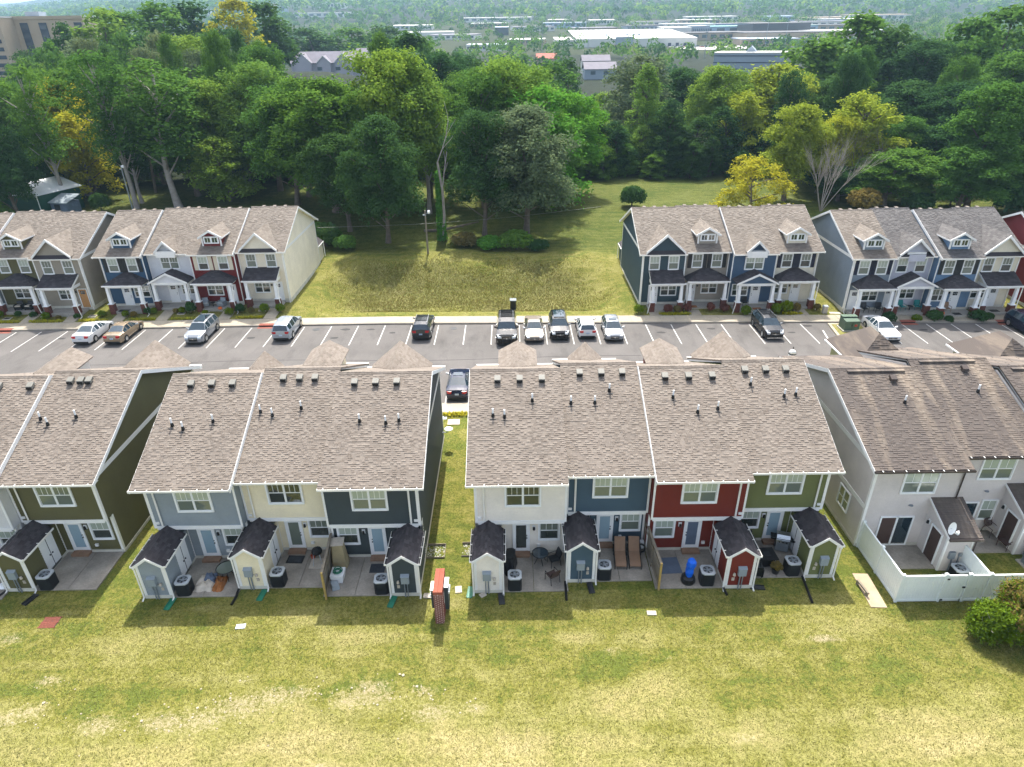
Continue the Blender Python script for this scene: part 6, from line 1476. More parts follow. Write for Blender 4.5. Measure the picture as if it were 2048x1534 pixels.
TREES = '''-75.2,113,22.8,6,tm -63.8,113.5,24.7,6.9,tm -56.6,115,23.5,9.8,tm -64.5,118,16.5,5.3,td -57.3,123,21,7.5,om -58.1,128,17.6,7.7,od -49.5,118,11.6,6,rl -80.4,127,19.9,6.7,ry -74.4,121,15.5,6.4,ry -81.2,118,10,5.3,od -42.9,126,22.3,8.6,ol -35.5,121,19.7,9.3,od -27.8,109,20.7,10.2,om -17.9,107,24.3,8.3,ol -12.9,105,19.7,6,tl -16.8,112,18.2,7.3,ol -1.2,113,22.8,8.3,ol -3.6,93.5,17.3,5.8,od 2.2,94,17.8,7.4,og 5.9,108,19.3,8.4,rb -57.3,150,21,10.1,om -73.7,175,26.5,9.9,ol -53.3,160,24.4,7.4,om 15.8,137,11.9,5.9,vd 21.1,136,11,4.9,vd 28.2,146,20.3,6.2,vl 31.8,137,12.6,5.9,vd 36.9,136,11.7,5.4,vd 42.6,138,13.2,5.9,vd 30.9,165,21.6,9.9,rg -11,138,18.3,6.9,om -6.3,142,20.2,7.6,om -16.2,165,22.4,9.3,od -24,180,25.9,9.5,od 46.4,113,15.7,6.4,oi 60,118,16.9,7.7,ri 38,104,9.2,7,by 60.9,108,9.6,7.5,om 74.2,119,11.4,6.7,od 72.2,105,19,7.7,om 68.7,101,10.6,6.2,om 55.5,150,19.9,10.7,ri 44.2,152,19.7,8.1,ol 47.6,141,15.6,6.5,ri 82.2,195,24.1,13,om 89.9,190,28.5,12.7,om 97.5,185,25.8,11,od 100.6,175,23.3,10.5,od 111.9,180,27.1,10.1,om 124.6,185,29.7,11.7,om 69.8,150,17.6,10.1,od 81.8,145,16.7,9.8,od 85.7,135,16.9,8.7,od 104.3,150,21.3,9.6,om -117.1,190,25.8,5.3,om -136.6,230,30.4,6.4,td -126.5,235,34.1,12.2,ol -108,215,27.3,10.5,od -126.7,250,33.3,11.2,rm -124.4,270,37.1,15.8,om -117,280,37.8,14.5,od -97.5,270,37.4,10.2,ry -95,255,28.5,11.5,od -93.9,290,36.7,13,od -90,290,31.9,9,om -115.6,440,29.3,22.4,od -94.2,450,29.7,24.5,om -70.5,430,30,16.1,rd -30.8,270,23.8,11.2,om -120.3,210,25.6,8.8,og -102.8,150,18.5,5.3,om 2.7,160,18.3,8.5,od 8.8,150,17.4,7.5,od 11.7,190,19.6,7.3,om -13.1,215,20.3,9.7,od 42,175,18.2,9.2,od -3.9,230,19.1,9.6,od -37.7,250,24.2,9.5,om 201,293.5,25.6,4.2,ow 175,269.1,23.5,4.4,ow -127.8,203.5,20.7,3.9,rw 76.9,159.2,22.5,3.7,ow 118.3,154.6,23.9,3.4,ow -109.1,330.6,27.8,6.6,ow 123.8,163,22.9,3.8,rw -40,185.8,15.2,3.8,ow -60,197.9,13.4,4.9,ow 110.5,143.6,23.8,3.5,rw 65.2,139.2,21.9,4.2,ow 5.8,222.3,17.2,6.4,rw 35.8,194.7,15.7,5.4,ow -54,188.7,14.9,3.8,ow -195.7,367,27.6,4.2,rw 55.1,140.6,19.2,4.2,rw -31.6,160.8,16.5,3.5,ow -24.6,360.9,14.4,5.4,rw -7.5,180.7,20.3,5.4,ow 1.4,263.4,17.2,5,ow 19.6,235.1,18.5,5.4,ow -14.6,275.1,15.4,6.2,ow 46.5,196.3,11.3,5,ow -178,345.1,26.4,6.4,ow 12.5,235.8,13.8,4.5,rw -121.3,182.5,19.2,4.9,rw 144.7,180.1,25.2,3.8,ow 51.7,169.9,16.4,4.8,rw -190.6,362,29.6,6.4,rw -121,165.2,16.3,4.4,ow -20,138,23.3,4,ow 22.9,279.7,14.2,6.6,ow 186.8,251.5,27.5,6.2,ow -120.9,223.6,24.4,5.1,ow -59.9,258.6,10.7,6.4,ow 116.9,191.4,22.2,4.6,ow 117.7,204.3,20.4,3.7,ow -29.7,230.5,18.7,4.9,rw -195.2,347.2,29.4,4.1,ow 8.1,138.8,16.2,4,ow -63.8,175.1,26.9,3.7,ow 183.2,229.5,24.3,5.4,ow -82,139.1,23.5,4,ow -181.7,313.6,29.1,4.1,ow 27.3,214.3,10,5,ow -60.4,342,22.9,5.1,ow -16.8,338.2,15.4,6.1,ow -28.4,281.2,17.9,4.8,ow -4.4,156.3,18.5,4.6,ow -27.1,240.7,23.3,5.5,ow -117.4,179.4,18.8,3.5,ow 224,288.8,26.1,6.7,ow -91.2,153.1,22.1,4.8,ow -164.7,286,27.4,4.9,ow -80.9,163.3,24.2,5.2,ow 108.8,272.1,13.1,4.8,ow 180.6,294.1,21.6,4.4,ow -3,278.8,13.6,5,ow -90.9,276.8,24.9,6.6,ow -94.2,244.1,24.1,6.1,ow -22.4,328.1,18.6,5.1,ow -177.1,270.7,22.9,5.8,ow -15.9,233,18.6,5.1,ow 102.7,214.6,25.2,5,rw -82.3,197.7,24.9,4.1,rw 73.7,203,14.7,4.2,rw -112.2,162.8,18.1,3.5,ow 89.3,141.4,21.2,4.5,ow -66.8,214.1,12.8,5.5,rw -81.3,149.5,24.9,3.7,rw -61,157.9,24.5,4,ow -175.6,323.9,26.7,6.2,ow -154.2,290.6,25.1,4.6,ow 174.2,260.9,23.2,5.9,ow -76,223.7,24.2,6,ow -74.2,162,26.7,3.5,ow -95.8,138.3,17.6,5.1,ow 176.4,247.5,28,6,rw 162.4,266.9,22.9,6.6,rw -68.7,164.2,23.5,5.4,ow 148.2,256,23,4.6,ow 27.5,228.2,8.5,5.1,ow -44.7,151.9,15.5,3.6,ow 136.9,281.9,22.4,6.6,ow -55.8,166.4,25.2,4.2,ow 89.1,203.3,21.1,3.4,ow -21.5,250,18.4,6.2,ow -183.1,245.5,14.2,4.2,ow -82,216.2,25.9,5.5,ow -52.8,199.5,12,3.4,ow 31.6,179.6,17.8,4.8,rw -185.8,308.6,20.5,4.9,rw -146.6,274.1,23.8,5.3,ow -38.5,314.1,17.7,4.2,ow -141.6,341.2,26.9,5.9,ow -85.3,181.4,27,4.6,ow 100.6,200.4,22.7,5.2,ow -39.7,261.1,20.9,4.5,rw 128.4,309.1,14.8,5.3,ow -28,163.6,26.5,4.1,ow -20.8,280.1,17.4,6.2,ow 116.7,240.4,22.8,5,ow 26.7,198,11.6,5.1,ow -122.7,347.1,28.4,6,ow -118.8,259.2,24.8,5.4,rw -162,206.4,15.8,4.3,ow 126.8,202,23.6,3.9,ow -206,309.3,17.6,6.6,rw -130.2,300.8,28.3,4.2,rw -23.9,211.7,18.6,4.6,ow -139,212.1,21.8,5.4,rw -142.2,225.8,23.9,4.6,ow -39.7,193.7,13.5,5.1,ow 155.3,314.7,21.7,6,ow -98.5,191.2,27.3,5.4,ow 125.3,175.1,28.1,4.4,ow -121.3,154.7,17.1,4.2,ow 162.6,229.2,27.4,6,ow -142.1,296.5,28.5,5,ow -79.9,250.2,9.7,5,ow 134,170.2,24.3,4,ow -33.2,148.3,15.8,5.2,ow -219.1,329.4,16.7,6.6,rw 141,256,24.2,5.3,ow 93.4,206.2,20.3,4.4,ow 164.8,313.6,20.1,5.2,ow 153.4,367.7,15.5,6.4,ow 162.9,213,27.9,5.6,rw -93.6,164.7,26.3,4.2,ow -199.2,298.4,17.3,5.9,rw -159.7,334.3,29.3,4.1,rw 74.1,179.3,16.4,4.2,ow -83.3,245.6,24.9,4.4,rw -202.6,357.6,26.6,4.1,ow 2.7,212.2,14.5,4.7,ow -127.9,311.3,28.1,5.9,ow -136,217,19.6,3.7,ow 202.9,286.2,23.9,6.6,ow 121,234.7,23.6,5.1,rw -0.6,197,18.7,4.6,rw -54.4,139.9,27,3.8,ow 154.8,254.3,19.2,6.5,ow 161.3,247.7,25.6,5,rw 53.2,288.4,12.4,5.7,ow 101.6,284.2,11.8,5.6,rw 237.5,321.1,26.3,5.9,ow -56,177.7,14.6,3.4,rw 43,213.7,15.5,4.8,ow 169.6,232,28.3,4.7,ow -114.3,184.8,23.3,4,ow -171.9,279.9,20.1,4.3,ow 97.1,265.8,11.2,4.8,ow -143.6,209.8,17.2,3.6,ow -17,90.5,17.2,5.6,od -23.9,97,14.3,5.6,od -35.9,114,19.4,7.9,om -23.9,109,18.6,6.2,om -16.6,108,22.9,7.5,ol -13.4,116,18.2,6.1,om -20.4,118,19.7,7.2,od -4.2,109,21,6.2,om 2,120,21.5,8.3,ol 10.5,122,17.1,6.4,ob 7.4,112,15.4,5.5,om -48.2,128,19.1,7.7,ol -52.6,124,19.8,7.5,ol -79.4,130,21.7,7.3,om 55.4,116,13.6,5.2,oi 68.4,120,13,5.8,om 53.9,118,9,4.8,od -16.4,141.1,6.7,4.5,vl -14.7,144.5,11,5.5,vd -9.9,139.9,12.5,4.4,vl -8.1,137.9,8.3,5.3,vd -4,140,9,4.5,vd -1.2,140.4,5.9,4.7,vm 1.7,144.3,8.7,5,vd 4.4,144.5,14.4,5.3,vl 8.3,142.1,7.3,4.8,vm 11.6,140.8,12.7,5.8,vd 13.7,142.6,13,5.8,vd 17,139,13,5.5,vl 20.2,142.4,10.4,5.9,vl 22.6,139,9.6,4.9,vd 26.4,138.7,9.9,4.3,vl 30.8,144,9.8,6.3,vd 32.4,139.3,14.5,5.3,vd 35.7,138,5.7,5.5,vd 38.3,139.5,5.8,5.9,vd 43,142.4,6.3,5,vd 46.8,143.4,8.4,4.7,vl 48.9,140.9,9.5,5.2,vd -88.5,120,20.8,7.3,od -77.9,105,14.8,5.2,od 89.2,118,17.1,9.6,od 80.2,104,10,6.8,od 55.1,112,6.7,5.5,od 57.3,125,11.4,7.6,od -52.5,135,10.7,7.3,od -59.1,140,15.7,7.5,od -44,136,11.4,7.3,od -68.2,134,11.1,7.2,od -76.4,136,12.7,7.3,od -85.5,138,9,6.9,od -91.7,138,10.9,6.9,od -93.3,132,11.7,7.1,od -49.8,139,6.4,6,od'''
NL = ['tall leaning pale trunked tree at the left edge above the green shed', 'tall thin tree with a pale trunk rising behind the tan far house', 'tall leafy tree with a pale broken trunk behind the navy blue house', 'thin dark tree between the tall pale trunks at the left', None, None,
      'low light green tree in the shade behind the dark red house', 'yellow tree between the pale trunks at the far left', 'yellow green tree lower right of the yellow one, far left', None, 'light green tree over the left meadow behind the cream far house', 'dark oak left of the big light green oak by the basin', 'mid green oak behind the right end of the cream far house',
      'tall light green oak behind the darker oak at the left back of the basin', 'slim light green tree behind the wooden light pole', 'light green oak between the big oak and the dead vine snag', 'light green oak on the right side of the meadow gap', 'dark oak with a bare lower trunk in the meadow', 'grey green oak hanging low over the meadow shrubs', 'bright green round tree behind the grey green oak']
RL = {35: 'yellow green round tree behind the dead tree at the right', 36: 'broad yellow green tree in front of the tall wood at the right', 37: 'small bright yellow tree behind the denim blue house', 38: 'mid green tree right of the dead tree', 39: 'dark tree behind the sky blue house', 40: 'tall mid green tree at the right edge of the meadow', 41: 'mid green tree behind the vanilla house'}
CN = dict(d='dark green', m='mid green', l='light green', g='grey green', b='bright green', y='yellow', i='yellow green')
for i, s in enumerate(TREES.split()):
    x, y, top, r, kc = s.split(','); x, y, top, r = float(x), float(y), float(top), float(r); k, c = kc
    if c == 'w': c = rng.choice('ddmmmlg')
    lb = NL[i] if i < len(NL) else RL.get(i); gr = None
    if lb is None:
        wd = 'the wooded ridge at upper left' if x < -45 and y > 145 else 'the tall wood at upper right' if x > 58 and y > 125 else 'the grove left of the basin' if x < -10 and y <= 145 else 'the wood behind the meadow'
        lb = CN[c] + ' tree in ' + wd; gr = CN[c] + ' trees of ' + wd
    base = tz(x, y); top = min(top, base + 30)
    tree(lb, x, y, top, r, k, c, gr, 'bark_pale' if k == 't' and y < 120 else 'bark_dark' if k in 'v' else 'bark', far=y > 175)
# understorey along the edge of the meadow and the woods
for k in range(46):
    x = -105 + k * 4.4 + rng.uniform(-1, 1); y = (131 if -30 < x < 46 else 137) + rng.uniform(-2, 5)
    if x < -60: y = 134 + rng.uniform(0, 8)
    tree('leafy understorey shrub along the far edge of the meadow', x, y, tz(x, y) + rng.uniform(4, 8.5), rng.uniform(2.8, 4.2), 'v', rng.choice('ddm'), 'understorey shrubs along the meadow edge', 'bark_dark', 'shrub', 'understorey_shrub')
def dead_tree(label, x, y, h, spread, n, seed, vine=False, m='bark_pale', stems=1, name='dead_tree'):
    q = random.Random(seed); z = tz(x, y); t = thing(name, label, 'dead tree', (x, y, z))
    def grow(mb, p, d, L, r, lv):
        k = 3
        for i in range(k):
            d = d + np.array([q.uniform(-.16, .16), q.uniform(-.16, .16), q.uniform(-.04, .1)]); d /= np.linalg.norm(d); p2 = p + d * L / k; r2 = r * .86; mb.tube(p, p2, r, 6 if lv < 2 else 4, r2, cap=False)
            if lv < (3 if n > 1 else 2) and (i > 0 or lv > 0):
                for b in range(3 if lv < 2 and n > 1 else 1):
                    a = q.uniform(0, 6.28); e = d * .75 + np.array([math.cos(a), math.sin(a), q.uniform(0, .5)]) * spread; e /= np.linalg.norm(e); grow(mb, p2, e, L * q.uniform(.35, .6), r2 * .55, lv + 1)
            p, r = p2, r2
    for s in range(stems):
        mb = MB(); a = s * 2.2 + .5; d = np.array([(-.36 + .8 * s / (stems - 1)) if stems > 1 else 0.0, math.sin(a) * .2 * (stems > 1), 1.0]); grow(mb, np.array([0, 0, -.2]), d / np.linalg.norm(d), h * q.uniform(.85, 1.05), (.05 if stems > 1 else .1) + h * .011 * (.4 if stems > 1 else 1), 0); add('bare_stem' if stems > 1 else 'trunk', mb, m, t)
    if vine:
        gen = np.random.default_rng(seed); n_ = 2600; f = gen.uniform(0, .75, n_); a = gen.uniform(0, 6.28, n_); rr = gen.uniform(.2, .75, n_) * (1 - .5 * f); C = np.stack([rr * np.cos(a), rr * np.sin(a), f * h], -1)
        V = leaves(C, np.stack([np.cos(a), np.sin(a), .3 + 0 * a], -1), .3, gen); o = add('vine', np_mesh('vine', V, np.arange(len(V)).reshape(-1, 4)), 'leaf_b', t)
    return t
dead_tree('bare dead tree of many pale stems behind the middle far block', 49.3, 105, 7.0, .28, 5, 3, stems=7)
dead_tree('dead snag with ivy climbing its lower trunk in the meadow gap', -9.5, 91.5, 12.5, .5, 1, 8, vine=True)
dead_tree('grey dead tree rising among the trees at upper left', -66, 126, 15, .6, 3, 12, m='bark'); dead_tree('bare branched tree top behind the dead tree at the right', 58.5, 111, 8, .7, 3, 15, stems=2, m='bark')
mb = MB(); mb.tube((-9.5, 95.6, tz(-9, 95) + .35), (-4.6, 97.6, tz(-5, 97) + .7), .2, 6, .08); mb.tube((-7, 96.6, 1.4), (-6.2, 95.6, 2.2), .08, 5, .03); mb.tube((-12.5, 95.5, 1.25), (-9.5, 95.6, 1.35), .18, 6, .2)
tag(add('fallen_log', mb, 'bark'), 'grey fallen log lying in the meadow behind the snag', 'log')
def shrub_variant(seed, leaf, n, dome=True):
    gen = np.random.default_rng(seed); lobes = []
    for k in range(9):
        a = k * 2.4; rr = .55 * math.sqrt(k / 9); lobes.append(((rr * math.cos(a), rr * math.sin(a), .36 + .28 * (1 - rr)), (.42, .42, .38)))
    C = []; N_ = []
    for c, r in lobes:
        d = gen.normal(0, 1, (n, 3)); d /= np.linalg.norm(d, axis=1, keepdims=True); d[:, 2] = np.where(d[:, 2] < -.7, -d[:, 2], d[:, 2]); C.append(np.array(c) + d * np.array(r) * gen.uniform(.65, 1.05, (n, 1))); N_.append(d + np.array((0, 0, .4)))
    C = np.concatenate(C); N_ = np.concatenate(N_); k = C[:, 2] > .01; V = leaves(C[k], N_[k], leaf, gen)
    me = np_mesh('foliage', V, np.arange(len(V)).reshape(-1, 4)); me.materials.append(M('leaf_m')); return me
SHV = [shrub_variant(900 + i, .16, 110) for i in range(3)]; BIGV = [shrub_variant(950 + i, .11, 320) for i in range(2)]
STM = MB().tube((0, 0, -.05), (0, 0, .5), .05, 5, .03).mesh('stem')
def shrub(label, x, y, r, h, col, group=None, big=False, name='shrub', z=None):
    t = thing(name, label, 'shrub', (x, y, tz(x, y) if z is None else z), rng.uniform(0, 6), group); t.scale = (r, r, h)
    add('stem', STM, 'bark_dark', t); f = add('foliage', rng.choice(BIGV if big else SHV), 'leaf_m', t); slot(f, 'leaf_' + col); return t
SH = [(-54.9, 66.6, .6, .9, 's', 'yellow green shrub left of the far olive porch'), (-53.0, 66.7, .55, .8, 'd', 'dark shrub below the far olive chairs'), (-51.3, 66.5, .6, .8, 'd', 'dark shrub at the right pier of the far olive porch'), (-49.6, 66.0, .7, 1.0, 's', 'yellow green shrub at the left tan pier'), (-48.3, 65.9, .5, .6, 'k', 'brownish shrub below the tan porch'), (-46.4, 66.1, .55, .7, 'd', 'dark shrub at the right tan pier'),
      (-43.9, 66.4, .65, .9, 's', 'yellow green shrub left of the navy blue porch'), (-41.3, 66.3, .6, .9, 's', 'yellow green shrub right of the navy blue walk'), (-40.4, 66.3, .6, .8, 'k', 'brownish shrub below the navy blue porch'), (-39.2, 66.9, .6, 1.0, 'd', 'dark shrub between navy blue and white porches'), (-38.5, 66.9, .5, .9, 's', 'small yellow green shrub at the left white pier'), (-36.2, 67.0, .5, .7, 'k', 'brownish shrub right of the white walk'), (-35.5, 67.0, .6, .9, 's', 'yellow green shrub at the right white pier'),
      (-34.5, 66.9, .8, 1.7, 'd', 'tall dark shrub between the white and dark red porches'), (-32.7, 66.2, .6, .9, 's', 'yellow green shrub below the dark red chairs'), (-30.2, 66.4, .75, 1.1, 's', 'yellow green shrub right of the dark red walk'), (-29.2, 66.9, .8, 1.3, 'd', 'dark shrub between the dark red and cream porches'), (-28.0, 66.8, .5, .9, 'k', 'brownish shrub at the left cream pier'), (-26.6, 66.9, .8, 1.3, 's', 'round yellow green shrub below the cream far porch'), (-24.9, 67.0, .8, 1.2, 's', 'round yellow green shrub right of the cream walk'),
      (13.5, 65.3, .85, 1.3, 's', 'yellow green shrub at the corner of the dark teal house'), (16.6, 65.4, .8, 1.2, 'r', 'reddish shrub below the dark teal porch'), (17.6, 65.5, .7, 1.0, 'k', 'brownish shrub at the right teal pier'), (18.7, 65.6, .8, 1.2, 'r', 'reddish shrub at the left taupe pier'), (21.2, 65.7, .7, 1.2, 'r', 'reddish shrub right of the taupe walk'), (22.6, 65.5, .8, 1.2, 'r', 'reddish shrub at the right taupe pier'), (24.6, 64.6, .9, 1.3, 's', 'round yellow green shrub below the denim blue porch'), (27.9, 64.9, .9, 1.4, 's', 'left of two yellow green shrubs below the pale cream porch'), (29.0, 65.0, 1.0, 1.7, 's', 'taller of two yellow green shrubs below the pale cream porch'), (30.1, 65.1, .7, 1.3, 'k', 'brownish green shrub left of the pale cream walk'), (32.4, 65.4, .6, 1.0, 'k', 'brownish shrub right of the pale cream walk'),
      (37.3, 62.5, .7, .9, 'd', 'low dark shrub below the grey porch with navy shutters'), (38.6, 62.6, 1.0, 1.4, 'd', 'dark shrub between the grey and lilac walks'), (41.5, 62.7, .8, .9, 's', 'low yellow green shrub below the teal chairs'), (43.3, 62.6, 1.2, 1.5, 'd', 'big dark shrub between the lilac and sky blue porches'), (44.6, 62.3, .7, .9, 'd', 'dark shrub left of the sky blue walk'), (47.6, 62.5, 1.25, 1.5, 'd', 'big dark shrub right of the sky blue walk'), (48.9, 62.7, .8, 1.0, 'd', 'dark shrub left of the vanilla walk'), (51.9, 62.7, .9, 1.1, 'd', 'dark shrub right of the vanilla walk')]
for x, y, r, h, c, lb in SH: shrub(lb, x, y - .15, r * .8, h * .8, c)
t = shrub('reddish leaves spilling from the round pot', 14.38, 27.2, .38, .5, 'k', z=.34, name='potted_plant'); 
gen = np.random.default_rng(3)
def strip(name, label, x0, x1, yf, n, col, hgt=.25):
    X = gen.uniform(x0, x1, n); Yb = np.array([yf(x) for x in X]) + gen.normal(0, .12, n); Z_ = terrain(X, Yb) + gen.uniform(.02, hgt, n); V = leaves(np.stack([X, Yb, Z_], -1), np.stack([0 * X, -.3 + 0 * X, 1 + 0 * X], -1), .12, gen)
    tag(add(name, np_mesh(name, V, np.arange(len(V)).reshape(-1, 4)), 'leaf_' + col), label, 'ground cover', kind='stuff')
for a, b in ((-56, -52), (-51, -47.6), (-45.8, -42.8), (-40.5, -37.7), (-36, -31.5), (-29.2, -26.4), (15.6, 19), (28.5, 30.5)): strip('ground_cover', 'yellow green ground cover along the far pavement', a, b, lambda x: float(curb(x)) + 2.1, 420, 'y')
strip('ground_cover', 'yellow green ground cover behind the near pavement in the gap', -6, -1.5, lambda x: 44.75, 600, 'y', .3)
shrub('dense dark green bush standing alone in the meadow', 20.2, 110, 2.6, 3.4, 'd', big=True, name='meadow_bush')
for x, y, r, h, c, lb in ((-25.5, 89.5, 3.0, 3.2, 'd', 'dark thicket behind the cream far house'), (-22.2, 87.5, 2.0, 2.0, 'm', 'mid green thicket left of the big oak trunk'), (-28, 92, 2.6, 2.8, 'm', 'mid green thicket at the cream gable wall'), (-6.2, 88.2, 2.2, 2.0, 'k', 'brownish twiggy shrub at the foot of the snag'), (-2.6, 86.2, 2.2, 1.8, 'b', 'bright low shrub in the middle behind the basin'), (.8, 85.6, 2.8, 2.6, 'm', 'largest green shrub behind the basin'), (3.6, 84.8, 1.9, 1.5, 'd', 'dark low shrub at the right end of the basin shrubs'), (-84.5, 107, 3.6, 4.0, 'm', 'leafy bush at the left edge nearest the green shed'), (-79.5, 104, 2.6, 3.0, 'l', 'light leafy bush below the green shed wall'), (-68.5, 112, 2.0, 3.0, 'd', 'dark bush right of the small blue-grey shed'), (55.5, 104, 3.2, 3.6, 'k', 'brownish twiggy bush right of the dead stems'), (63.5, 103, 3.0, 3.2, 'd', 'dark bush behind the lilac house roof'), (77, 100, 4.5, 5.5, 'd', 'dark bush behind the red house at the right edge'), (71, 107, 3.0, 3.6, 'm', 'mid green bush behind the vanilla house roof')): shrub(lb, x, y, r, h, c, big=True, name='wild_shrub')
# the big evergreen bush at the right of the near lawn
t = thing('evergreen_bush', 'big ragged evergreen bush in front of the white fence at the right', 'bush', (24.0, 22.75, 0)); gen = np.random.default_rng(77)
lob = [((0, 0, .9), (1.5, 1.2, .9)), ((-.75, .1, 1.0), (.9, .8, .8)), ((.6, .3, 1.7), (1.0, .9, .8)), ((.3, .5, 2.3), (.7, .6, .6)), ((1.2, -.2, 1.0), (1.1, 1.0, .9)), ((-.1, -.3, 1.5), (.9, .8, .7)), ((-1.1, 0, .6), (.7, .7, .5)), ((1.3, .5, 1.9), (.9, .8, .8))]
C = []; N_ = []
for c, r in lob:
    k = int(420 * r[0]); d = gen.normal(0, 1, (k, 3)); d /= np.linalg.norm(d, axis=1, keepdims=True); d[:, 2] = np.where(d[:, 2] < -.4, -d[:, 2], d[:, 2]); P = np.array(c) + d * np.array(r) * gen.uniform(.55, 1.05, (k, 1)); i = np.repeat(np.arange(k), 12); C.append(P[i] + d[i] * gen.uniform(-.12, .2, (len(i), 1)) + gen.normal(0, .07, (len(i), 3))); N_.append(d[i])
C = np.concatenate(C); N_ = np.concatenate(N_); ok = C[:, 2] > .03; C, N_ = C[ok], N_[ok]; top = (C[:, 2] > 1.55) & (C[:, 0] > -.5) & (gen.random(len(C)) < .6)
for nm, sel, cl in (('foliage', ~top, 's'), ('dry_foliage', top, 'k')):
    V = leaves(C[sel], N_[sel], .075, gen, 2.4); add(nm, np_mesh(nm, V, np.arange(len(V)).reshape(-1, 4)), 'leaf_' + cl, t)
mb = MB(); q = random.Random(9)
for k in range(46):
    a = q.uniform(0, 6.28); e = q.uniform(.5, 1.4); p = np.array((q.uniform(-.8, 1.0), q.uniform(-.5, .5), .5)); d = np.array((math.cos(a) * math.cos(e), math.sin(a) * math.cos(e), math.sin(e))); L = q.uniform(1.1, 2.3); mb.tube(p, p + d * L * .6, .02, 4, .012, cap=False); mb.tube(p + d * L * .6, p + d * L + np.array((q.uniform(-.2, .2), q.uniform(-.2, .2), q.uniform(-.1, .1))), .012, 4, .004, cap=False)
add('twigs', mb, 'bark_pale', t); add('stem', MB().tube((0, 0, -.1), (.1, 0, 1.2), .12, 6, .07), 'bark_dark', t)

# sheds behind the left far block
t = thing('metal_shed', 'green metal shed with a white roof at the left edge of the grove', 'shed', (-78.2, 112.5, tz(-78, 113)), R(-18))
mb = MB(); mb.prism([(-4.2, -.2), (4.2, -.2), (4.2, 3.6), (0, 4.9), (-4.2, 3.6)], -4, 4); add('wall', mb, 'green_metal', t)
mb = MB(); mb.prism([(-4.5, 3.52), (0, 4.93), (4.5, 3.52), (4.5, 3.62), (0, 5.05), (-4.5, 3.62)], -4.3, 4.3); add('roof', mb, 'roof_metal_white', t)
add('corner_trim', MB().box(4.2, -4.06, 0, 4.28, -3.96, 3.6).box(-4.26, -4.06, 0, -4.18, -3.96, 3.6), 'white_trim', t); mb = MB(); mb.prism([(-4.2, 3.3), (4.2, 3.3), (4.2, 3.6), (0, 4.88), (-4.2, 3.6)], -4.03, -4.0); add('gable_panel', mb, 'roof_metal_white', t)
t = thing('garden_shed', 'small blue-grey shed beside the green metal shed', 'shed', (-72.6, 109.5, tz(-73, 110)), R(-14)); add('wall', MB().box(-1.6, -1.3, -.2, 1.6, 1.3, 2.3), 'blue_grey_wood', t); mb = MB(); mb.prism([(-1.5, 2.2), (1.6, 3.1), (1.6, 3.2), (-1.5, 2.32)], -1.8, 1.8, 'x'); add('roof', mb, 'meter_grey', t); add('door', MB().box(-.9, -1.34, 0, .2, -1.3, 2.0), 'dark_metal', t)

# ------------------------------------------------------------------ far buildings
def far_b(name, label, x, y, w, d, h, wall, roof, rz=0, rows=0, cols=0, slope=0, glass='glass_far', parapet=.5, extra=None, gz=None):
    z = (tz(x, y) if gz is None else gz); t = thing(name, label, 'building', (x, y, z), rz)
    add('wall', MB().box(-w / 2, 0, -3, w / 2, d, h), wall, t)
    mb = MB(); mb.hexa([(-w / 2 - .2, -.2, h - .1), (w / 2 + .2, -.2, h - .1), (w / 2 + .2, d, h - .1 + slope), (-w / 2 - .2, d, h - .1 + slope), (-w / 2 - .2, -.2, h + .5), (w / 2 + .2, -.2, h + .5), (w / 2 + .2, d, h + .5 + slope), (-w / 2 - .2, d, h + .5 + slope)]); add('roof', mb, roof, t)
    for r in range(rows):
        for c in range(cols):
            ww = w / cols * .6; hh = h / rows * .45; cx_ = -w / 2 + (c + .5) * w / cols; cz = (r + .35) * h / rows
            fm = cached(('fw', round(ww, 2), round(hh, 2), glass), lambda: MB().box(-ww / 2, -.12, 0, ww / 2, .05, hh).mesh('window')); add('window', fm, glass, t, (cx_, 0, cz))
    return t
mat('far_white', 'cbc9c2', .7, .06, .05); mat('far_tan', 'a8947e', .8, .1, .05); mat('far_grey', '8f9aa6', .7, .08, .05); mat('far_dark', '4d4a4c', .8, .15, .04); mat('far_blue', '8fa3b8', .6, .06, .05); mat('far_teal', '5d938f', .6, .06, .05); mat('far_red', 'a0523f', .8, .08, .1); mat('tower_wall', 'b7a48c', .85, .05, .3); mat('far_roof', '77727a', .85, .1, .3); mat('lavender', 'a9a5ae', .7, .05, .3); mat('tower_dark', '3c4450', .4, .1, .3); mat('far_lot', 'a3a09a', .9, .06, .01)
t = far_b('apartment_tower', 'tan apartment tower with dark window strips at the upper left corner', -203, 334, 30, 18, 23, 'tower_wall', 'far_white', .06, gz=12)
for k, x in enumerate((-10.5, -2.5, 5.5, 12.6)):
    add('window_strip', MB().box(x - 1.7, -.15, .5, x + 1.7, .05, 21), 'tower_dark', t)
    for r in range(6): add('window', cached('tw', lambda: MB().box(-1.3, -.22, 0, 1.3, -.1, 1.5).mesh('window')), 'glass_far', t, (x, 0, 1.5 + r * 3.4))
add('parapet', MB().box(-15.1, -.3, 22.3, 15.1, .1, 23.6), 'tower_wall', t); add('roof_hut', MB().box(-12, 6, 23, -6, 12, 25.5), 'far_grey', t)
t = far_b('apartment_tower', 'tan balcony wing of the tower at the left edge', -232, 322, 30, 24, 23, 'tower_wall', 'far_white', .05, gz=12)
for r in range(7): add('balcony', cached('tbal', lambda: MB().box(-14.5, -.2, 0, 13.5, .1, 1.5).mesh('balcony')), 'tower_dark', t, (0, 0, .8 + r * 3.1))
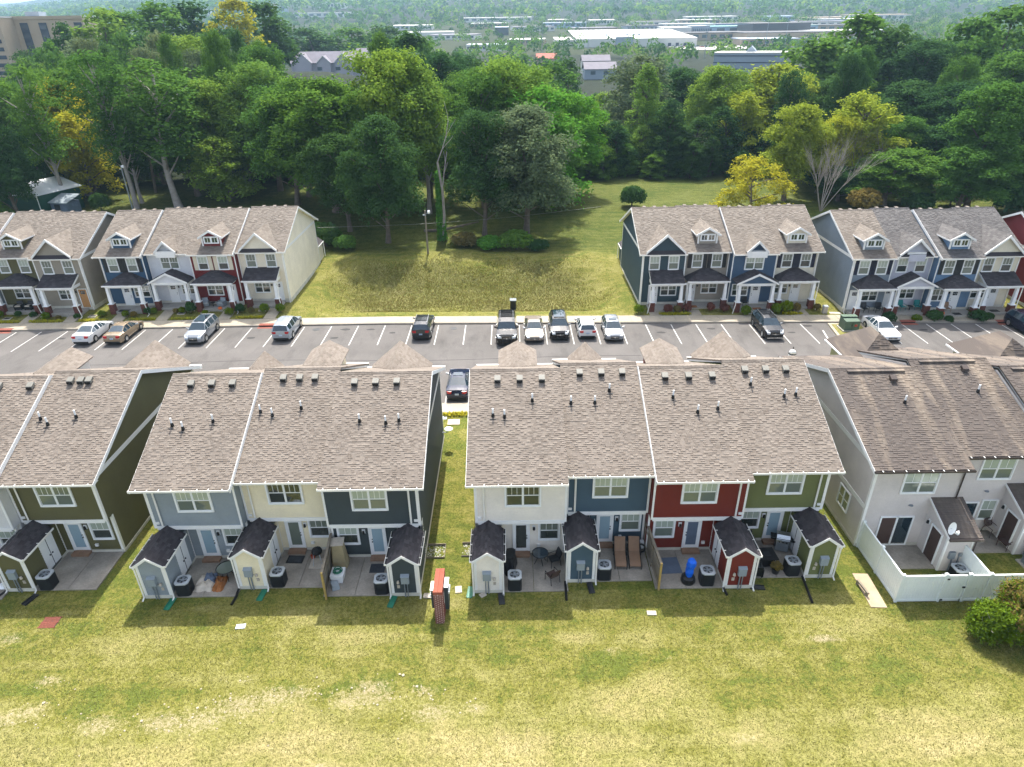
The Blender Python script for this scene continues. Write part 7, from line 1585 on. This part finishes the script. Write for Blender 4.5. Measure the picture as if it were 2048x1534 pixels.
def gabled(name, label, x, y, w, d, h, rise, wall, roof, gables=(), rz=0, wins=()):
    z = tz(x, y); t = thing(name, label, 'house', (x, y, z), rz); add('wall', MB().box(-w / 2, 0, -3, w / 2, d, h), wall, t)
    mb = MB(); mb.prism([(-.6, h - .1), (d / 2, h + rise), (d + .6, h - .1), (d + .6, h - .4), (d / 2, h + rise - .4), (-.6, h - .4)], -w / 2 - .5, w / 2 + .5, 'x'); r = add('roof', mb, roof, t)
    for gx, gw, gr in gables:
        g = add('gable_wing', MB().box(gx - gw / 2, -2.5, -3, gx + gw / 2, .5, h).prism([(gx - gw / 2, h), (gx + gw / 2, h), (gx, h + gr)], -2.5, d / 2), wall, t)
        mb = MB(); mb.prism([(gx - gw / 2 - .5, h - .3), (gx, h + gr), (gx + gw / 2 + .5, h - .3), (gx + gw / 2 + .5, h + .0), (gx, h + gr + .35), (gx - gw / 2 - .5, h + .0)], -3.0, d / 2); add('gable_roof', mb, roof, g)
        mb = MB(); 
        for s in (-1, 1): mb.hexa([(gx + s * (gw / 2 + .5), -3.05, h - .35), (gx, -3.05, h + gr - .05), (gx, -2.98, h + gr - .05), (gx + s * (gw / 2 + .5), -2.98, h - .35), (gx + s * (gw / 2 + .5), -3.05, h + .05), (gx, -3.05, h + gr + .4), (gx, -2.98, h + gr + .4), (gx + s * (gw / 2 + .5), -2.98, h + .05)])
        add('gable_trim', mb, 'white_trim', g)
    for wx, wz, wy in wins: add('window', cached('gw', lambda: MB().box(-.9, -.12, 0, .9, .0, 1.7).box(-1.3, -.08, 0, -.95, 0, 1.7).box(.95, -.08, 0, 1.3, 0, 1.7).mesh('window')), 'glass_far', t, (wx, wy, wz))
    return t
gabled('apartment_house', 'lavender apartment house with grey gabled roofs above the trees', -97, 400, 42, 14, 9.5, 5.4, 'lavender', 'far_roof', ((-14, 9, 4.5), (-2.5, 7, 3.2), (8, 9, 4.5)), 0, ((-5.0, 5.8, -2.5), (4.9, 5.8, -2.5), (11, 5.8, -2.5)))
gabled('apartment_house', 'upper roof block at the right end of the lavender apartment house', -79, 406, 9, 12, 11.5, 4.6, 'lavender', 'far_roof'); gabled('apartment_house', 'grey hipped roof half hidden left of the lavender apartment house', -146, 410, 26, 14, 8.5, 5.2, 'lavender', 'far_roof', ((8, 8, 4),))
far_b('long_building', 'long grey roof behind the pale trunks at the left', -118, 208, 70, 22, 3.6, 'far_grey', 'far_roof', .02, slope=2.2)
gabled('house', 'small grey blue house with a dark roof among the trees, right of centre', 50, 392, 17, 12, 5.2, 3.2, 'far_grey', 'far_roof', (), 0, ((-4, 2.4, 0), (3, 2.4, 0))); gabled('house', 'grey roofed house above the small grey blue house', 52, 430, 16, 10, 7, 3, 'far_white', 'far_roof')
gabled('house', 'house with a red roof among the trees at the centre', 27, 500, 14, 12, 5.0, 3.0, 'far_tan', 'far_red')
t = far_b('shopping_mall', 'wide low white roofed mall building right of centre', 134, 768, 124, 150, 7.5, 'far_white', 'far_white', -.02, slope=8.5)
add('entrance_panel', MB().box(-22, -1.2, 2, -4, .2, 9.5), 'far_grey', t); add('entrance', MB().box(-24, -2.2, 0, -2, -.2, 2.5), 'far_tan', t)
for k in range(4): add('door', cached('md', lambda: MB().box(-1.6, -.3, 0, 1.6, .1, 3.2).mesh('door')), 'tower_dark', t, (26 + k * 8, 0, .2))
for k in range(14): add('roof_unit', cached('ru', lambda: MB().box(-1.5, -1, 0, 1.5, 1, 1.6).mesh('roof_unit')), 'far_grey', t, (rng.uniform(-50, 50), rng.uniform(15, 130), 8 + 2.5))
far_b('shopping_mall', 'low white wing at the left of the white roofed mall', 74, 810, 42, 70, 4.5, 'far_white', 'far_white', -.02, slope=2.5)
t = far_b('office_building', 'grey banded office building with a white roof and a small pyramid skylight', 132, 402, 37, 26, 10.5, 'far_grey', 'far_white', R(-24), gz=4.5)
for k in range(3): add('band', MB().box(-18.6, -.2, 2.4 + k * 3.3, 18.6, .05, 2.9 + k * 3.3), 'tower_dark', t); add('window_band', MB().box(18.4, 2, 1.0 + k * 3.2, 18.7, 24, 2.8 + k * 3.2), 'tower_dark', t)
mb = MB(); mb.prism([(-3, 11), (3, 11), (0, 14)], 8, 14); add('skylight', mb, 'far_grey', t)
for x in (-12, -4, 4, 12): add('window', cached('ow', lambda: MB().box(-.9, -.15, 0, .9, .1, 1.6).mesh('window')), 'glass_far', t, (x, 0, .6))
FBL = [('mall_building', 'tan walled mall block left of the dark roofs', 236, 852, 90, 60, 7.5, 'far_tan', 'far_dark', 0), ('mall_building', 'dark flat roofed mall block above the grey office', 315, 800, 115, 90, 9.5, 'far_tan', 'far_dark', 3), ('mall_building', 'dark upper roof block of the mall at right', 330, 900, 70, 60, 14, 'far_dark', 'far_dark', 1), ('mall_building', 'blue grey mall block with a teal end', 325, 962, 150, 60, 8.5, 'far_blue', 'far_teal', 0), ('mall_building', 'white cinema block left of the blue grey mall block', 205, 900, 34, 40, 11, 'far_white', 'far_white', 1), ('mall_building', 'grey block beside the white cinema block', 235, 905, 20, 40, 12, 'far_grey', 'far_grey', 0),
       ('warehouse', 'white warehouse with windows above the left trees', -150, 1180, 64, 40, 6.0, 'far_white', 'far_white', 0), ('warehouse', 'lower white warehouse in front of the other, left of centre', -112, 1016, 76, 40, 4.2, 'far_white', 'far_white', 1), ('warehouse', 'long white building at the foot of the hills, centre', -18, 1410, 130, 40, 6.5, 'far_white', 'far_white', 0), ('warehouse', 'white building below the hills at right of centre', 370, 1352, 92, 40, 7, 'far_white', 'far_white', 0), ('warehouse', 'arched grey building at the foot of the right hills', 480, 1318, 48, 30, 7, 'far_blue', 'far_blue', 0), ('warehouse', 'tan low building right of the arched grey one', 548, 1296, 76, 30, 5, 'far_tan', 'far_tan', 0), ('warehouse', 'long white and tan building at the far right', 630, 1268, 105, 40, 9, 'far_white', 'far_tan', 0), ('warehouse', 'pale long building high on the left slope', -392, 1640, 140, 40, 9, 'far_white', 'far_white', 0), ('warehouse', 'small pale block on the slope above the mall', 95, 1330, 42, 30, 6, 'far_tan', 'far_white', 0), ('warehouse', 'small white block right of the long centre building', 160, 1260, 44, 30, 7, 'far_white', 'far_white', 0), ('warehouse', 'dark sided sign building left of the mall lot', -7, 1000, 18, 16, 9, 'far_dark', 'far_grey', 0)]
for nm, lb, x, y, w, d, h, wl, rf, rw in FBL: far_b(nm, lb, x, y, w, d, h, wl, rf, 0, 1 if rw == 0 else 0, 9, 1.2)
for k, (x, y) in enumerate(((-440, 1900), (-560, 1750), (-640, 1900), (-700, 1700), (-520, 2050))): far_b('warehouse', ('pale', 'blue sided', 'tan', 'long pale', 'small pale')[k] + ' building in the hazy town at upper left', x, y, 70 + 20 * (k % 3), 40, 12, ('far_white', 'far_blue', 'far_tan', 'far_white', 'far_white')[k], 'far_white', 0, 1, 8, 1)
mb = MB(); mb.face([(170, 690, tz(170, 690) + .3), (235, 690, tz(235, 690) + .3), (240, 764, tz(235, 764) + .3), (165, 764, tz(165, 764) + .3)]); struct('mall_lot', mb, 'far_lot')
for k in range(12):
    x, y = 168 + (k % 6) * 6.5 + rng.uniform(-1, 1), 738 + (k // 6) * 14; t = thing('distant_car', 'small car parked in the lot before the white mall', 'car', (x, y, tz(x, y) + .3), 0, 'cars before the white mall'); mt = rng.choice(['far_white', 'far_white', 'far_dark', 'far_grey', 'far_red'])
    add('body', MB().box(-2.2, -.9, .2, 2.2, .9, .8), mt, t); add('cabin', MB().hexa([(-1.3, -.8, .8), (1.3, -.8, .8), (1.3, .8, .8), (-1.3, .8, .8), (-.8, -.65, 1.4), (.8, -.65, 1.4), (.8, .65, 1.4), (-.8, .65, 1.4)]), 'glass_car', t)
for k, (x, y, h) in enumerate(((30, 640, 26), (72, 660, 24), (-60, 1100, 40), (120, 620, 20), (150, 560, 18), (240, 640, 24), (95, 900, 30), (265, 760, 28), (300, 700, 26), (20, 900, 26))):
    t = thing('mast', 'thin grey mast standing over the shopping district', 'mast', (x, y, tz(x, y)), 0, 'masts over the shopping district'); add('pole', MB().tube((0, 0, 0), (0, 0, h), .3, 5, .15), 'grey_metal', t); add('mast_head', MB().box(-1.0, -.2, h - .3, 1.0, .2, h + .1), 'grey_metal', t)
# lesser blocks and sheds of the shopping district
CB = ['tan block behind the white cinema block', 'grey dark roofed block behind the white cinema block', 'white block behind the blue grey mall block', 'blue sided white roofed block behind the blue grey mall block', 'tan dark roofed block right of the blue grey mall block', 'tan white roofed block behind the dark roofed mall', 'tan grey roofed block just above the office building', 'white dark roofed block right above the office building', 'white block at the foot of the right hills', 'grey block below the long white and tan building', 'white block left of the small white block on the slope', 'tan white roofed block below the long centre building', 'blue sided grey roofed block below the hills', 'long white block in the middle below the hills', 'tan block below the hills right of centre', 'low white block below the left warehouses', 'tan block at the left end of the white mall wing', 'small white grey roofed block left of the red roof']
for k, (x, y, w, d, h, wl, rf) in enumerate(((120, 1010, 60, 40, 7, 'far_tan', 'far_roof'), (190, 1030, 50, 40, 8, 'far_grey', 'far_dark'), (255, 1040, 70, 40, 9, 'far_white', 'far_white'), (330, 1050, 80, 40, 8, 'far_blue', 'far_roof'), (420, 980, 90, 50, 8, 'far_tan', 'far_dark'), (400, 860, 90, 60, 7.5, 'far_tan', 'far_white'), (270, 760, 60, 40, 6, 'far_tan', 'far_grey'), (340, 740, 60, 40, 6, 'far_white', 'far_dark'), (450, 1080, 90, 40, 8, 'far_white', 'far_roof'), (520, 1150, 80, 40, 8, 'far_grey', 'far_white'), (40, 1090, 60, 40, 6, 'far_white', 'far_roof'), (-30, 1200, 60, 40, 7, 'far_tan', 'far_white'), (90, 1180, 70, 40, 7, 'far_blue', 'far_grey'), (230, 1180, 80, 40, 7, 'far_white', 'far_roof'), (310, 1220, 70, 40, 7, 'far_tan', 'far_white'), (-70, 930, 60, 40, 5, 'far_white', 'far_roof'), (20, 820, 40, 30, 5, 'far_tan', 'far_white'), (-20, 720, 40, 24, 5, 'far_white', 'far_grey'))):
    far_b('commercial_block', CB[k], x, y, w, d, h, wl, rf, rng.uniform(-.2, .2), 1, 8, 1.0)
# far woods that read as one mass
def far_wood(name, label, n, xr, yr, size, q_, leaf, col, keep, seed):
    gen = np.random.default_rng(seed); Y = yr[0] + (yr[1] - yr[0]) * gen.random(n) ** .8; X = gen.uniform(-1, 1, n) * (.95 * Y + 40) ; k = keep(X, Y); X, Y = X[k], Y[k]; n = len(X); Z_ = terrain(X, Y); s = size * gen.uniform(.6, 1.25, n)
    d = gen.normal(0, 1, (n, q_, 3)); d /= np.linalg.norm(d, axis=2, keepdims=True); d[:, :, 2] = np.abs(d[:, :, 2]) * 1.2 - .25
    C = np.stack([X, Y, Z_ + s * .62], -1)[:, None, :] + d * (s[:, None, None] * np.array((.52, .52, .55))) * gen.uniform(.75, 1.05, (n, q_, 1)); V = leaves(C.reshape(-1, 3), d.reshape(-1, 3) + np.array((0, 0, .35)), leaf, gen, 1.1)
    o = add(name, np_mesh(name, V, np.arange(len(V)).reshape(-1, 4)), 'leaf_' + col); tag(o, label, 'woods', kind='stuff')
CBR = [(x_, y_, 80) for x_, y_ in ((120, 1010), (190, 1030), (255, 1040), (330, 1050), (420, 980), (400, 860), (270, 760), (340, 740), (450, 1080), (520, 1150), (40, 1090), (-30, 1200), (90, 1180), (230, 1180), (310, 1220), (-70, 930), (20, 820), (-20, 720))]
RECT = [(x_ - w_ / 2, x_ + w_ / 2, y_ - 55, y_ + 42) for x_, y_, w_ in CBR] + [(x - w / 2 - 6, x + w / 2 + 6, y - 60, y + d + 4) for _, _, x, y, w, d, h, *_ in FBL] + [(70, 245, 640, 925), (50, 100, 760, 890), (35, 66, 330, 445), (105, 160, 360, 440), (-170, -70, 330, 425), (12, 40, 455, 515), (-260, -180, 300, 360)]
def clear(X, Y):
    k = np.ones(len(X), bool)
    for a, b, c, d in RECT: k &= ~((X > a) & (X < b) & (Y > c) & (Y < d))
    return k
gq = np.random.default_rng(6)
for c, sd, n in (('m', 1, 1100), ('d', 2, 1000), ('l', 3, 400)): far_wood('scattered_wood', 'hazy ' + CN[c] + ' trees between the distant buildings', n, 0, (345, 1400), 11, 60, 1.9, c, lambda X, Y: clear(X, Y) & ~((Y < 640) & (gq.random(len(X)) < .25)), sd)
for c, sd, n in (('m', 4, 5200), ('d', 5, 4200), ('l', 6, 2600)): far_wood('hill_wood', 'hazy ' + CN[c] + ' woods covering the distant hills', n, 0, (1380, 4300), 17, 13, 6.2, c, clear, sd)

# the air: pale even haze round everything
m = bpy.data.materials.new('haze'); m.use_nodes = True; nt = m.node_tree; nt.nodes.clear(); o_ = nt.nodes.new('ShaderNodeOutputMaterial'); v = nt.nodes.new('ShaderNodeVolumePrincipled'); v.inputs['Color'].default_value = (.5, .78, 1.0, 1); v.inputs['Density'].default_value = .00015; v.inputs['Anisotropy'].default_value = 0.0
nt.links.new(v.outputs[0], o_.inputs['Volume']); MATS['haze'] = m
tag(add('haze', MB().box(-7200, -60, -4, 7200, 9000, 720), 'haze'), 'pale blue haze lying over the far hills', 'haze', kind='stuff')
